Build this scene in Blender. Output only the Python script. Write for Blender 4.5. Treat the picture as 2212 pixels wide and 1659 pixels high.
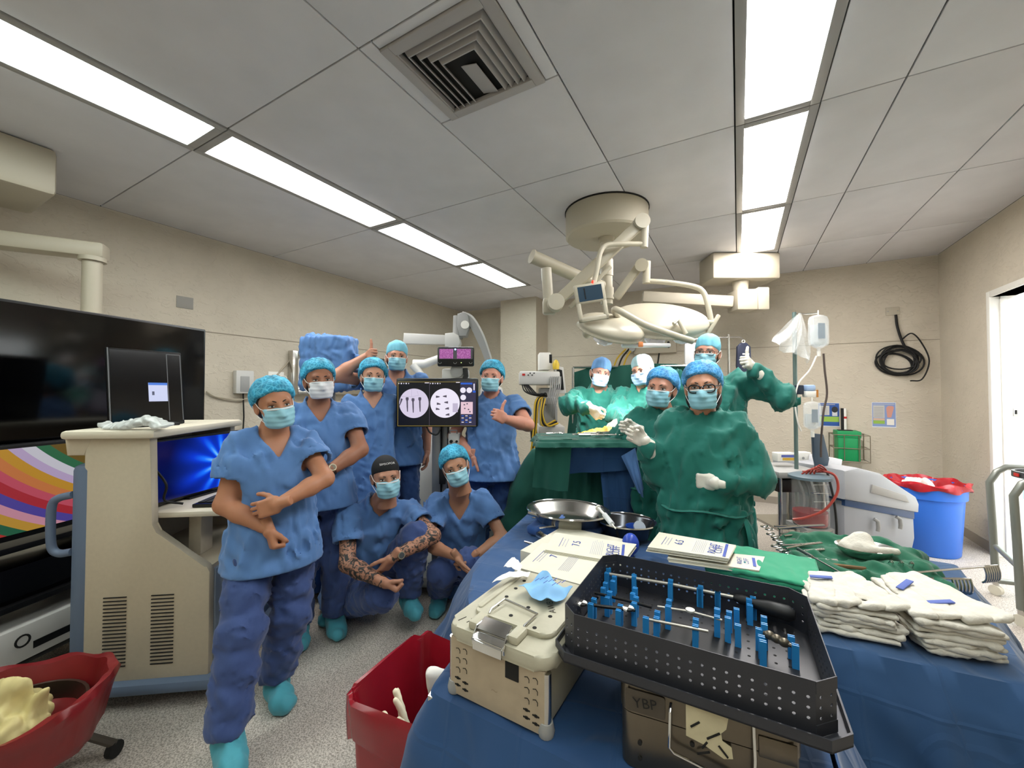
import bpy, bmesh, math, random
import numpy as np
from mathutils import Vector, Matrix, Euler
random.seed(7)
for o in list(bpy.data.objects): bpy.data.objects.remove(o, do_unlink=True)
S = bpy.context.scene
COL = S.collection
PI = math.pi
# ---------------------------------------------------------------- camera (photograph taken as 2212 x 1659)
F_PX, CXP, CYP, CAM_H, YAW = 870.0, 1106.0, 829.5, 1.45, math.radians(29.3)
PITCH = math.atan(18/870)
cam = bpy.data.cameras.new('camera'); cam.sensor_width = 36; cam.lens = F_PX/2212*36; cam.clip_start = .05
co = bpy.data.objects.new('camera', cam); COL.objects.link(co)
co.location = (0, 0, CAM_H); co.rotation_euler = (PI/2+PITCH, 0, YAW); S.camera = co
# ---------------------------------------------------------------- world, exposure
S.view_settings.view_transform = 'Standard'; S.view_settings.look = 'None'
S.view_settings.gamma = 1; S.view_settings.use_curve_mapping = False
S.view_settings.exposure = EXPOSURE = 0.0
w = bpy.data.worlds.new('world'); S.world = w; w.use_nodes = True
w.node_tree.nodes['Background'].inputs[0].default_value = (.95, .98, 1, 1)
w.node_tree.nodes['Background'].inputs[1].default_value = 9.0
PANEL = 23.5      # emission of the ceiling light panels
LAMP = 60        # surgical lamp spots, watts
# ---------------------------------------------------------------- helpers
cR = Vector((math.cos(YAW), math.sin(YAW), 0)); cF0 = Vector((-math.sin(YAW), math.cos(YAW), 0))
cF = cF0*math.cos(PITCH)+Vector((0, 0, math.sin(PITCH))); cU = -cF0*math.sin(PITCH)+Vector((0, 0, math.cos(PITCH)))
def ray(x, y): return cF+cR*((x-CXP)/F_PX)-cU*((y-CYP)/F_PX)
def P(x, y, d): return Vector((0, 0, CAM_H))+ray(x, y)*d
def onZ(x, y, z): r = ray(x, y); return Vector((0, 0, CAM_H))+r*((z-CAM_H)/r.z)
def onX(x, y, X): r = ray(x, y); return Vector((0, 0, CAM_H))+r*(X/r.x)
def onY(x, y, Y): r = ray(x, y); return Vector((0, 0, CAM_H))+r*(Y/r.y)
def hexc(h):
    h = h.lstrip('#'); c = [int(h[i:i+2], 16)/255 for i in (0, 2, 4)]
    return tuple((v/12.92 if v <= .04045 else ((v+.055)/1.055)**2.4) for v in c)
MATS = {}
def mat(name, col, rough=.6, metal=0, var=0, vscale=8, bump=0, bscale=60, trans=0, emit=None, es=1, alpha=1, sub=0, dist=.01, ior=1.45, coat=0, stretch=None):
    if name in MATS: return MATS[name]
    m = bpy.data.materials.new(name); m.use_nodes = True; MATS[name] = m
    nt = m.node_tree; b = nt.nodes['Principled BSDF']
    c = hexc(col) if isinstance(col, str) else col
    b.inputs['Base Color'].default_value = (*c, 1); b.inputs['Roughness'].default_value = rough
    b.inputs['Metallic'].default_value = metal; b.inputs['IOR'].default_value = ior
    if trans: b.inputs['Transmission Weight'].default_value = trans
    if alpha < 1: b.inputs['Alpha'].default_value = alpha
    if coat: b.inputs['Coat Weight'].default_value = coat
    if sub: b.inputs['Subsurface Weight'].default_value = sub; b.inputs['Subsurface Radius'].default_value = (.02, .008, .005); b.inputs['Subsurface Scale'].default_value = .5
    if emit:
        e = hexc(emit) if isinstance(emit, str) else emit
        b.inputs['Emission Color'].default_value = (*e, 1); b.inputs['Emission Strength'].default_value = es
    if var or bump:
        tc = nt.nodes.new('ShaderNodeTexCoord'); src = tc.outputs['Object']
        if stretch:
            mp = nt.nodes.new('ShaderNodeMapping'); mp.inputs['Scale'].default_value = stretch; nt.links.new(src, mp.inputs[0]); src = mp.outputs[0]
    if var:
        n = nt.nodes.new('ShaderNodeTexNoise'); n.inputs['Scale'].default_value = vscale; n.inputs['Detail'].default_value = 5
        nt.links.new(src, n.inputs['Vector'])
        r = nt.nodes.new('ShaderNodeMapRange'); r.inputs[1].default_value = .3; r.inputs[2].default_value = .7
        r.inputs[3].default_value = 1-var; r.inputs[4].default_value = 1+var
        nt.links.new(n.outputs[0], r.inputs[0])
        mx = nt.nodes.new('ShaderNodeVectorMath'); mx.operation = 'SCALE'; mx.inputs[0].default_value = c
        nt.links.new(r.outputs[0], mx.inputs['Scale']); nt.links.new(mx.outputs[0], b.inputs['Base Color'])
    if bump:
        n2 = nt.nodes.new('ShaderNodeTexNoise'); n2.inputs['Scale'].default_value = bscale; n2.inputs['Detail'].default_value = 4
        nt.links.new(src, n2.inputs['Vector'])
        bp = nt.nodes.new('ShaderNodeBump'); bp.inputs['Strength'].default_value = bump; bp.inputs['Distance'].default_value = dist
        nt.links.new(n2.outputs[0], bp.inputs['Height']); nt.links.new(bp.outputs[0], b.inputs['Normal'])
    return m
def nodes(m): return m.node_tree, m.node_tree.nodes['Principled BSDF']
WM = {}
def tag(o, label=None, cat=None, group=None, kind=None):
    if label: o['label'] = label
    if cat: o['category'] = cat
    if group: o['group'] = group
    if kind: o['kind'] = kind
    return o
def thing(name, label, cat, loc=(0, 0, 0), rotz=0, group=None):
    o = bpy.data.objects.new(name, None); COL.objects.link(o); o.empty_display_size = .1
    o.location = loc; o.rotation_euler = (0, 0, rotz)
    WM[o.name] = Matrix.Translation(Vector(loc)) @ Matrix.Rotation(rotz, 4, 'Z')
    return tag(o, label, cat, group)
def link(name, me, mt, parent=None, world=False, smooth=True, angle=40):
    """mesh -> object; world=True: vertices are in world coordinates and are moved into the parent's frame"""
    if mt is not None and not isinstance(mt, (list, tuple)): mt = [mt]
    for m in (mt or []): me.materials.append(m)
    o = bpy.data.objects.new(name, me); COL.objects.link(o)
    if smooth:
        me.shade_smooth(); me.set_sharp_from_angle(angle=math.radians(angle))
    if parent is not None:
        o.parent = parent; pm = WM.get(parent.name, Matrix())
        if world: me.transform(pm.inverted())
        WM[o.name] = pm
    elif len(me.vertices):
        a = np.empty(len(me.vertices)*3); me.vertices.foreach_get('co', a); a = a.reshape(-1, 3)
        lo, hi = a.min(0), a.max(0); b = Vector(((lo[0]+hi[0])/2, (lo[1]+hi[1])/2, lo[2]))
        me.transform(Matrix.Translation(-b)); o.location = b; WM[o.name] = Matrix.Translation(b)
    return o
def rotm(direction, up=(0, 0, 1)):
    z = Vector(direction).normalized(); u = Vector(up)
    if abs(z.dot(u)) > .98: u = Vector((1, 0, 0)) if abs(z.x) < .9 else Vector((0, 1, 0))
    x = u.cross(z).normalized(); y = z.cross(x)
    return Matrix((x, y, z)).transposed()
class MB:
    """collects shapes into one mesh; a matrix M moves what is added"""
    def __init__(s, M=None): s.bm = bmesh.new(); s.M = M or Matrix(); s.mi = 0
    def _add(s, vs, fs, M=None):
        m = s.M @ (M or Matrix()); bv = [s.bm.verts.new(m @ Vector(v)) for v in vs]; out = []
        for f in fs:
            try: q = s.bm.faces.new([bv[i] for i in f]); q.material_index = s.mi; out.append(q)
            except ValueError: pass
        return bv, out
    def box(s, c, d, rot=None, bev=0, seg=2):
        M = Matrix.Translation(Vector(c))
        if rot is not None: M = M @ (rot.to_4x4() if isinstance(rot, Matrix) else Euler(rot).to_matrix().to_4x4())
        x, y, z = d[0]/2, d[1]/2, d[2]/2
        vs = [(-x, -y, -z), (x, -y, -z), (x, y, -z), (-x, y, -z), (-x, -y, z), (x, -y, z), (x, y, z), (-x, y, z)]
        v, f = s._add(vs, [(3, 2, 1, 0), (4, 5, 6, 7), (0, 1, 5, 4), (1, 2, 6, 5), (2, 3, 7, 6), (3, 0, 4, 7)], M)
        if bev:
            es = list({e for q in f for e in q.edges})
            r = bmesh.ops.bevel(s.bm, geom=es, offset=min(bev, .49*min(d)), segments=seg, affect='EDGES', profile=.5)
            for q in r['faces']: q.material_index = s.mi
        return s
    def bx(s, x0, x1, y0, y1, z0, z1, bev=0): return s.box(((x0+x1)/2, (y0+y1)/2, (z0+z1)/2), (abs(x1-x0), abs(y1-y0), abs(z1-z0)), bev=bev)
    def cyl(s, a, b, r, r2=None, seg=16, caps=True):
        a, b = Vector(a), Vector(b); r2 = r if r2 is None else r2; R = rotm(b-a); vs = []
        for q, rr in ((a, r), (b, r2)):
            for i in range(seg): t = 2*PI*i/seg; vs.append(q+R @ Vector((math.cos(t)*rr, math.sin(t)*rr, 0)))
        fs = [(i, (i+1) % seg, seg+(i+1) % seg, seg+i) for i in range(seg)]
        if caps: fs += [tuple(reversed(range(seg))), tuple(range(seg, 2*seg))]
        s._add(vs, fs); return s
    def tube(s, pts, r, seg=8, closed=False, flat=1):
        pts = [Vector(p) for p in pts]; n = len(pts); vs = []; up = None
        rs = r if isinstance(r, (list, tuple)) else [r]*n
        for i in range(n):
            if closed: t = pts[(i+1) % n]-pts[i-1]
            else: t = pts[min(i+1, n-1)]-pts[max(i-1, 0)]
            if t.length < 1e-9: t = Vector((0, 0, 1))
            t.normalize()
            if up is None: R = rotm(t); up = R @ Vector((1, 0, 0))
            up = (up-t*up.dot(t)); up.normalize(); v = t.cross(up)
            for k in range(seg): a = 2*PI*k/seg; vs.append(pts[i]+(up*math.cos(a)+v*math.sin(a)*flat)*rs[i])
        fs = []
        for i in range(n if closed else n-1):
            j = (i+1) % n
            for k in range(seg): fs.append((i*seg+k, i*seg+(k+1) % seg, j*seg+(k+1) % seg, j*seg+k))
        if not closed: fs += [tuple(reversed(range(seg))), tuple(range((n-1)*seg, n*seg))]
        s._add(vs, fs); return s
    def lathe(s, prof, c=(0, 0, 0), seg=24, R=None, sx=1, sy=1, closed=False):
        vs = []; n = len(prof); R = R or Matrix.Identity(3); c = Vector(c)
        for rr, z in prof:
            for i in range(seg): t = 2*PI*i/seg; vs.append(c+R @ Vector((math.cos(t)*rr*sx, math.sin(t)*rr*sy, z)))
        fs = []
        for j in range(n-1 if not closed else n):
            q = (j+1) % n
            for i in range(seg): fs.append((j*seg+i, j*seg+(i+1) % seg, q*seg+(i+1) % seg, q*seg+i))
        if not closed:
            if prof[0][0] > 1e-6: fs.append(tuple(reversed(range(seg))))
            if prof[-1][0] > 1e-6: fs.append(tuple(range((n-1)*seg, n*seg)))
        s._add(vs, fs); return s
    def prism(s, poly, h0, h1, M=None, bev=0):
        n = len(poly); vs = [(p[0], p[1], h0) for p in poly]+[(p[0], p[1], h1) for p in poly]
        fs = [tuple(reversed(range(n))), tuple(range(n, 2*n))]+[(i, (i+1) % n, n+(i+1) % n, n+i) for i in range(n)]
        v, f = s._add(vs, fs, M)
        if bev:
            es = list({e for q in f[:2] for e in q.edges})
            bmesh.ops.bevel(s.bm, geom=es, offset=bev, segments=2, affect='EDGES', profile=.5)
        return s
    def grid(s, rows, closed=False):
        n, m = len(rows), len(rows[0]); vs = [p for r in rows for p in r]; fs = []
        for i in range(n-1):
            for j in range(m if closed else m-1): k = (j+1) % m; fs.append((i*m+j, i*m+k, (i+1)*m+k, (i+1)*m+j))
        s._add(vs, fs); return s
    def ell(s, c, r, R=None, seg=16, rings=10):
        rx, ry, rz = r; vs = []; R = R or Matrix.Identity(3); c = Vector(c)
        vs.append(c+R @ Vector((0, 0, -rz)))
        for j in range(1, rings):
            p = -PI/2+PI*j/rings
            for i in range(seg): t = 2*PI*i/seg; vs.append(c+R @ Vector((rx*math.cos(p)*math.cos(t), ry*math.cos(p)*math.sin(t), rz*math.sin(p))))
        vs.append(c+R @ Vector((0, 0, rz))); fs = []; L = len(vs)-1
        for i in range(seg): fs.append((0, 1+(i+1) % seg, 1+i)); fs.append((L, L-seg+i, L-seg+(i+1) % seg))
        for j in range(rings-2):
            for i in range(seg): a = 1+j*seg; fs.append((a+i, a+(i+1) % seg, a+seg+(i+1) % seg, a+seg+i))
        s._add(vs, fs); return s
    def text(s, body, size, M, depth=.0004):
        cu = bpy.data.curves.new('t', 'FONT'); cu.body = body; cu.size = size; cu.align_x = 'CENTER'; cu.align_y = 'CENTER'; cu.resolution_u = 2
        ob = bpy.data.objects.new('t', cu); COL.objects.link(ob)
        me = ob.to_mesh(); s._add([tuple(v.co+Vector((0, 0, depth))) for v in me.vertices], [tuple(p.vertices) for p in me.polygons], M)
        ob.to_mesh_clear(); bpy.data.objects.remove(ob); bpy.data.curves.remove(cu); return s
    def build(s, name, mt, parent=None, world=False, smooth=True, angle=40, thick=0):
        if thick: bmesh.ops.recalc_face_normals(s.bm, faces=s.bm.faces)
        me = bpy.data.meshes.new(name)
        if thick:
            bmesh.ops.solidify(s.bm, geom=s.bm.faces[:], thickness=thick)
        bmesh.ops.recalc_face_normals(s.bm, faces=s.bm.faces)
        s.bm.to_mesh(me); s.bm.free(); return link(name, me, mt, parent, world, smooth, angle)
def copy_tree(o, parent=None, loc=None, rotz=None):
    c = o.copy(); COL.objects.link(c); c.parent = parent
    if loc is not None: c.location = loc
    if rotz is not None: c.rotation_euler = (c.rotation_euler[0], c.rotation_euler[1], rotz)
    for ch in list(o.children): copy_tree(ch, c)
    return c
def arc(pts, n=8):
    """smooth Catmull-Rom through points"""
    pts = [Vector(p) for p in pts]; q = [pts[0]*2-pts[1]]+pts+[pts[-1]*2-pts[-2]]; out = []
    for i in range(1, len(q)-2):
        a, b, c, d = q[i-1], q[i], q[i+1], q[i+2]
        for k in range(n):
            t = k/n; out.append(.5*((2*b)+(c-a)*t+(2*a-5*b+4*c-d)*t*t+(3*b-a-3*c+d)*t**3))
    out.append(pts[-1]); return out
def rrect(w_, h_, r, n=4):
    out = []
    for cx, cy, a0 in ((w_/2-r, h_/2-r, 0), (-w_/2+r, h_/2-r, PI/2), (-w_/2+r, -h_/2+r, PI), (w_/2-r, -h_/2+r, 1.5*PI)):
        for i in range(n+1): a = a0+PI/2*i/n; out.append((cx+r*math.cos(a), cy+r*math.sin(a)))
    return out
def struct(o): o['kind'] = 'structure'; return o
# ---------------------------------------------------------------- signed-distance volumes (bodies, cloth, soft things)
class Vol:
    def __init__(s, lo, hi, h):
        s.h = h; s.lo = np.array(lo, float)-2*h; n = np.ceil((np.array(hi, float)+2*h-s.lo)/h).astype(int)+1
        s.n = n; s.D = np.full(tuple(n), .5, np.float32)
        s.ax = [(s.lo[i]+np.arange(n[i])*h).astype(np.float32) for i in range(3)]
    def _sub(s, lo, hi):
        a = np.clip(np.floor((np.array(lo)-s.lo)/s.h).astype(int), 0, s.n); b = np.clip(np.ceil((np.array(hi)-s.lo)/s.h).astype(int)+1, 0, s.n)
        sl = tuple(slice(a[i], b[i]) for i in range(3))
        return sl, s.ax[0][sl[0]][:, None, None], s.ax[1][sl[1]][None, :, None], s.ax[2][sl[2]][None, None, :]
    def _op(s, sl, d, k, op):
        A = s.D[sl]; B = d
        if op != '+': A = -A
        if op == '&': B = -d
        hh = np.maximum(k-np.abs(A-B), 0)/max(k, 1e-6); r = np.minimum(A, B)-hh*hh*k*.25
        s.D[sl] = r if op == '+' else -r
    def rc(s, a, ra, b, rb, k=.02, op='+', sq=None):
        a = np.array(a, float); b = np.array(b, float); m = max(ra, rb)+k+4*s.h
        if a.size == 0: return s
        sl, X, Y, Z = s._sub(np.minimum(a, b)-m, np.maximum(a, b)+m); ba = b-a; L2 = max(float(ba@ba), 1e-9)
        t = np.clip(((X-a[0])*ba[0]+(Y-a[1])*ba[1]+(Z-a[2])*ba[2])/L2, 0, 1)
        d = np.sqrt((X-a[0]-t*ba[0])**2+(Y-a[1]-t*ba[1])**2+(Z-a[2]-t*ba[2])**2)-(ra+(rb-ra)*t)
        s._op(sl, d.astype(np.float32), k, op); return s
    def el(s, c, r, R=None, k=.02, op='+'):
        c = np.array(c, float); r = np.array(r, float); m = (r.max() if R is not None else r)+k+4*s.h
        sl, X, Y, Z = s._sub(c-m, c+m); X, Y, Z = X-c[0], Y-c[1], Z-c[2]
        if R is not None: q = np.array(R).T; X, Y, Z = q[0, 0]*X+q[0, 1]*Y+q[0, 2]*Z, q[1, 0]*X+q[1, 1]*Y+q[1, 2]*Z, q[2, 0]*X+q[2, 1]*Y+q[2, 2]*Z
        k0 = np.sqrt((X/r[0])**2+(Y/r[1])**2+(Z/r[2])**2); k1 = np.sqrt((X/r[0]**2)**2+(Y/r[1]**2)**2+(Z/r[2]**2)**2)+1e-6
        s._op(sl, (k0*(k0-1)/k1).astype(np.float32), k, op); return s
    def box(s, c, hs, R=None, rd=.01, k=.01, op='+', all=False):
        c = np.array(c, float); hs = np.array(hs, float)-rd; m = (np.linalg.norm(hs) if R is not None else hs)+rd+k+4*s.h
        sl, X, Y, Z = (s._sub(s.lo, s.lo+s.n*s.h) if op == '&' else s._sub(c-m, c+m)); X, Y, Z = X-c[0], Y-c[1], Z-c[2]
        if R is not None: q = np.array(R).T; X, Y, Z = q[0, 0]*X+q[0, 1]*Y+q[0, 2]*Z, q[1, 0]*X+q[1, 1]*Y+q[1, 2]*Z, q[2, 0]*X+q[2, 1]*Y+q[2, 2]*Z
        qx, qy, qz = np.abs(X)-hs[0], np.abs(Y)-hs[1], np.abs(Z)-hs[2]
        d = np.sqrt(np.maximum(qx, 0)**2+np.maximum(qy, 0)**2+np.maximum(qz, 0)**2)+np.minimum(np.maximum(np.maximum(qx, qy), qz), 0)-rd
        s._op(sl, d.astype(np.float32), k, op); return s
    def half(s, p, n, k=.01):
        """keep the side against the normal n"""
        n = Vector(n).normalized(); X, Y, Z = s.ax[0][:, None, None], s.ax[1][None, :, None], s.ax[2][None, None, :]
        d = ((X-p[0])*n[0]+(Y-p[1])*n[1]+(Z-p[2])*n[2]).astype(np.float32); A = -s.D; d2 = -d
        hh = np.maximum(k-np.abs(A-d2), 0)/max(k, 1e-6); s.D = -(np.minimum(A, d2)-hh*hh*k*.25); return s
    def grids(s): return s.ax[0][:, None, None], s.ax[1][None, :, None], s.ax[2][None, None, :]
    def folds(s, amp, freq, seed=0, stretch=(1, 1, .45), ridge=True, calm=()):
        """crumpled-cloth relief"""
        rg = np.random.RandomState(seed); X, Y, Z = s.grids(); X = X*stretch[0]; Y = Y*stretch[1]; Z = Z*stretch[2]
        near = np.abs(s.D) < 4*s.h+amp*2; ii = np.nonzero(near)
        x, y, z = s.ax[0][ii[0]]*stretch[0], s.ax[1][ii[1]]*stretch[1], s.ax[2][ii[2]]*stretch[2]
        tot = np.zeros(len(x), np.float32)
        for o in range(5):
            d = rg.normal(size=3); d /= np.linalg.norm(d); e = rg.normal(size=3)*freq*.4; g = rg.normal(size=3)*freq*.22
            f = freq*(1+.45*o); ph = rg.rand()*6.28
            arg = (x*d[0]+y*d[1]+z*d[2])*f+1.8*np.sin(x*e[0]+y*e[1]+z*e[2]+ph)+ph; mod = .5+.5*np.sin(x*g[0]+y*g[1]+z*g[2]+2*ph)
            w_ = np.abs(np.sin(arg*.5)) if ridge else np.sin(arg)*.5+.63
            tot += (w_-.63)*mod*1.5*(1 if o % 3 else -1)/(1+.35*o)
        if calm:   # calm: (point, normal, reach) keeps hems clean
            rx_, ry_, rz_ = s.ax[0][ii[0]], s.ax[1][ii[1]], s.ax[2][ii[2]]
            for p, n, rr in calm:
                dn = np.abs((rx_-p[0])*n[0]+(ry_-p[1])*n[1]+(rz_-p[2])*n[2]); dp = np.sqrt((rx_-p[0])**2+(ry_-p[1])**2+(rz_-p[2])**2)
                tot *= np.where(dp < rr, np.clip((dn-.012)/.05, .12, 1), 1)
        s.D[ii] += amp*tot.astype(np.float32); return s
    def mesh(s):
        D = s.D; D[0] = D[-1] = .5; D[:, 0] = D[:, -1] = .5; D[:, :, 0] = D[:, :, -1] = .5
        G = D < 0; n = s.n-1
        cnt = np.zeros(tuple(n), np.int8)
        for i in (0, 1):
            for j in (0, 1):
                for k in (0, 1): cnt += G[i:n[0]+i, j:n[1]+j, k:n[2]+k]
        ids = np.argwhere((cnt > 0) & (cnt < 8)); idx = np.full(tuple(n), -1, np.int32); idx[ids[:, 0], ids[:, 1], ids[:, 2]] = np.arange(len(ids))
        acc = np.zeros((len(ids), 3)); c = np.zeros(len(ids))
        for ax in range(3):
            o1, o2 = [a for a in range(3) if a != ax]
            for u in (0, 1):
                for v in (0, 1):
                    p = ids.copy(); p[:, o1] += u; p[:, o2] += v; q = p.copy(); q[:, ax] += 1
                    da = D[p[:, 0], p[:, 1], p[:, 2]]; db = D[q[:, 0], q[:, 1], q[:, 2]]; m = (da < 0) != (db < 0)
                    t = np.where(m, da/np.where(m, da-db, 1), 0); pos = (p-ids).astype(float); pos[:, ax] += t
                    acc[m] += pos[m]; c[m] += 1
        V = s.lo+(ids+acc/c[:, None])*s.h; Fs = []
        for ax in range(3):
            o1, o2 = [(1, 2), (2, 0), (0, 1)][ax]
            A = np.take(G, range(0, s.n[ax]-1), ax); B = np.take(G, range(1, s.n[ax]), ax); e = np.argwhere(A != B)
            e = e[(e[:, o1] > 0) & (e[:, o2] > 0) & (e[:, o1] < n[o1]) & (e[:, o2] < n[o2])]
            fl = A[e[:, 0], e[:, 1], e[:, 2]]
            def cell(u, v): q = e.copy(); q[:, o1] -= u; q[:, o2] -= v; return idx[q[:, 0], q[:, 1], q[:, 2]]
            quad = np.stack([cell(1, 1), cell(0, 1), cell(0, 0), cell(1, 0)], 1); quad[~fl] = quad[~fl][:, ::-1]; Fs.append(quad)
        return V, np.concatenate(Fs)
def npmesh(name, parts):
    """parts: list of (verts, quads, material index)"""
    me = bpy.data.meshes.new(name); V = np.concatenate([p[0] for p in parts]); off = 0; Q = []; MI = []
    for v, q, mi in parts:
        Q.append(q+off); MI.append(mi if isinstance(mi, np.ndarray) else np.full(len(q), mi, np.int32)); off += len(v)
    Q = np.concatenate(Q).astype(np.int32); MI = np.concatenate(MI).astype(np.int32)
    me.vertices.add(len(V)); me.vertices.foreach_set('co', V.astype(np.float32).ravel())
    me.loops.add(Q.size); me.loops.foreach_set('vertex_index', Q.ravel()); me.polygons.add(len(Q))
    me.polygons.foreach_set('loop_start', np.arange(0, Q.size, 4, dtype=np.int32))
    me.polygons.foreach_set('material_index', MI); me.update(); me.validate(); return me
def volobj(name, vol, mt, parent=None, world=True, angle=70):
    v, q = vol.mesh(); return link(name, npmesh(name, [(v, q, 0)]), mt, parent, world, True, angle)
# ================================================================ the room
XL, XR, YB, YF, ZC = -4.62, 1.98, 6.28, -1.8, 3.0
def stucco(name, col):
    m = mat(name, col, .75, var=.05, vscale=3); nt, b = nodes(m)
    tc = nt.nodes.new('ShaderNodeTexCoord'); mp = nt.nodes.new('ShaderNodeMapping'); mp.inputs['Scale'].default_value = (1, 1, 1.7)
    n = nt.nodes.new('ShaderNodeTexNoise'); n.inputs['Scale'].default_value = 13; n.inputs['Detail'].default_value = 3; n.inputs['Distortion'].default_value = 1.2
    r = nt.nodes.new('ShaderNodeValToRGB'); r.color_ramp.elements[0].position = .52; r.color_ramp.elements[1].position = .66
    bp = nt.nodes.new('ShaderNodeBump'); bp.inputs['Strength'].default_value = .35; bp.inputs['Distance'].default_value = .012
    nt.links.new(tc.outputs['Object'], mp.inputs[0]); nt.links.new(mp.outputs[0], n.inputs['Vector']); nt.links.new(n.outputs[0], r.inputs[0])
    nt.links.new(r.outputs[0], bp.inputs['Height']); nt.links.new(bp.outputs[0], b.inputs['Normal']); return m
WALL = stucco('wall_stucco', '#c5bcab')
def floor_mat():
    m = mat('floor_vinyl', '#a59d92', .42); nt, b = nodes(m)
    tc = nt.nodes.new('ShaderNodeTexCoord')
    n = nt.nodes.new('ShaderNodeTexNoise'); n.inputs['Scale'].default_value = 160; n.inputs['Detail'].default_value = 3
    n2 = nt.nodes.new('ShaderNodeTexNoise'); n2.inputs['Scale'].default_value = 1.5
    r = nt.nodes.new('ShaderNodeValToRGB'); r.color_ramp.elements[0].position = .36; r.color_ramp.elements[0].color = (*hexc('#8a8278'), 1)
    r.color_ramp.elements[1].position = .62; r.color_ramp.elements[1].color = (*hexc('#d0c8be'), 1)
    nt.links.new(tc.outputs['Object'], n.inputs['Vector']); nt.links.new(n.outputs[0], r.inputs[0]); nt.links.new(r.outputs[0], b.inputs['Base Color'])
    bp = nt.nodes.new('ShaderNodeBump'); bp.inputs['Strength'].default_value = .15; bp.inputs['Distance'].default_value = .004
    nt.links.new(n.outputs[0], bp.inputs['Height']); nt.links.new(bp.outputs[0], b.inputs['Normal']); return m
FLOOR = floor_mat()
TILE = mat('ceiling_tile_paint', '#d2d1d4', .7, var=.04, vscale=4, bump=.08, bscale=14)
DARK = mat('dark_gap', '#1c1b1a', .9)
WHITE = mat('white_paint', '#e8e6df', .45)
IVORY = mat('ivory_enamel', '#b3ab99', .4)
struct(MB().bx(XL-.15, 5.5, YF-.15, 9.5, -.12, 0).build('floor', FLOOR))
struct(MB().bx(XL-.15, XL, YF, YB, 0, ZC).build('wall_left', WALL))
struct(MB().bx(XL-.15, XR+.15, YB, YB+.15, 0, ZC).build('wall_back', WALL))
struct(MB().bx(XL-.15, XR+.15, YF-.15, YF, 0, ZC).build('wall_front', WALL))
DY0, DY1, DZ = 3.95, 5.22, 2.3           # doorway in the right wall
wr = struct(MB().bx(XR, XR+.15, YF, DY0, 0, ZC).bx(XR, XR+.15, DY1, YB, 0, ZC).bx(XR, XR+.15, DY0, DY1, DZ, ZC).build('wall_right', WALL))
struct(MB().bx(-3.50, -2.83, 5.84, YB, 0, ZC).build('wall_column', WALL))
# thin joints between the wall panels
GROOVE = mat('panel_joint', '#8d8474', .8)
zj = onX(545, 728, XL).z
struct(MB().bx(XL, XL+.004, YF, YB, zj-.004, zj+.004).build('trim_1', GROOVE))
zk = onY(1700, 748, YB).z
struct(MB().bx(-2.83, XR, YB-.004, YB, zk-.003, zk+.003).build('trim_2', GROOVE))
struct(MB().bx(XR-.006, XR, YF, DY0-.05, 0, .09).bx(XR-.006, XR, DY1+.06, YB, 0, .09).build('baseboard_right', mat('cove_base', '#8f867a', .5)))
struct(MB().bx(-2.83, XR, YB-.006, YB, 0, .09).build('baseboard_back', MATS['cove_base']))
# doorway: white jamb, stop strip, strike plate; corridor beyond
dj = struct(MB().bx(XR-.012, XR+.162, DY1, DY1+.055, 0, DZ+.055, .004).bx(XR-.012, XR+.162, DY0-.055, DY0, 0, DZ+.055, .004).bx(XR-.012, XR+.162, DY0, DY1, DZ, DZ+.055, .004)
            .bx(XR+.05, XR+.09, DY1-.018, DY1, 0, DZ, .003).bx(XR+.05, XR+.09, DY0, DY0+.018, 0, DZ, .003).build('door_1', WHITE))
sp = onY(2183, 890, DY1)
MB().bx(XR+.115, XR+.145, DY1-.006, DY1, sp.z-.035, sp.z+.035, .002).build('strike_plate', mat('steel_satin', '#b9b9b6', .35, 1), dj, True)
MB().bx(XR+.123, XR+.137, DY1-.008, DY1-.005, sp.z-.018, sp.z+.018).build('latch_hole', DARK, dj, True)
struct(MB().bx(3.75, 3.9, YF, 9.4, 0, 3.0).build('wall_corridor', mat('corridor_white', '#eef0f0', .5)))
# corridor furniture seen through the doorway
cb = thing('corridor_cabinet', 'teal panelled cabinet glimpsed through the doorway', 'cabinet', (3.42, 7.1, 0))
MB().bx(-.3, .3, -.6, .6, .1, 1.30, .01).build('body', mat('teal_lacquer', '#3fb4bd', .3), cb)
MB().bx(-.305, -.30, -.5, .5, 1.0, 1.08).build('stripe', mat('green_lacquer', '#2ba66b', .3), cb)
MB().bx(-.27, .27, -.57, .57, 0, .1).build('plinth', WHITE, cb)
# ---------------------------------------------------------------- ceiling: slab with separate panels
ceil = struct(MB().bx(XL-.15, XR+.15, YF-.15, YB+.15, ZC+.02, ZC+.14).build('ceiling', DARK))
XS = [XL, -3.03, -2.60, -1.48, -.75, 0, .40, .74, 1.36, XR]; YS = [YF, -.15, 1.22, 2.65, 3.96, 5.19, YB]
VENT = (-1.40, -.82, 1.27, 1.80)
def tile(x0, x1, y0, y1): 
    if x1-x0 > .02 and y1-y0 > .02: MB().bx(x0+.004, x1-.004, y0+.004, y1-.004, ZC, ZC+.018, .002).build('ceiling_tile', TILE, ceil, True)
for j in range(len(YS)-1):
    for i in range(len(XS)-1):
        if i in (1, 5) and j < 5: continue
        x0, x1, y0, y1 = XS[i], XS[i+1], YS[j], YS[j+1]
        if i == 3 and j == 2: tile(x0, x1, 1.80, y1); tile(x0, VENT[0], y0, 1.80); tile(VENT[1], x1, y0, 1.80); tile(VENT[0], VENT[1], y0, VENT[2]); continue
        tile(x0, x1, y0, y1)
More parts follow.
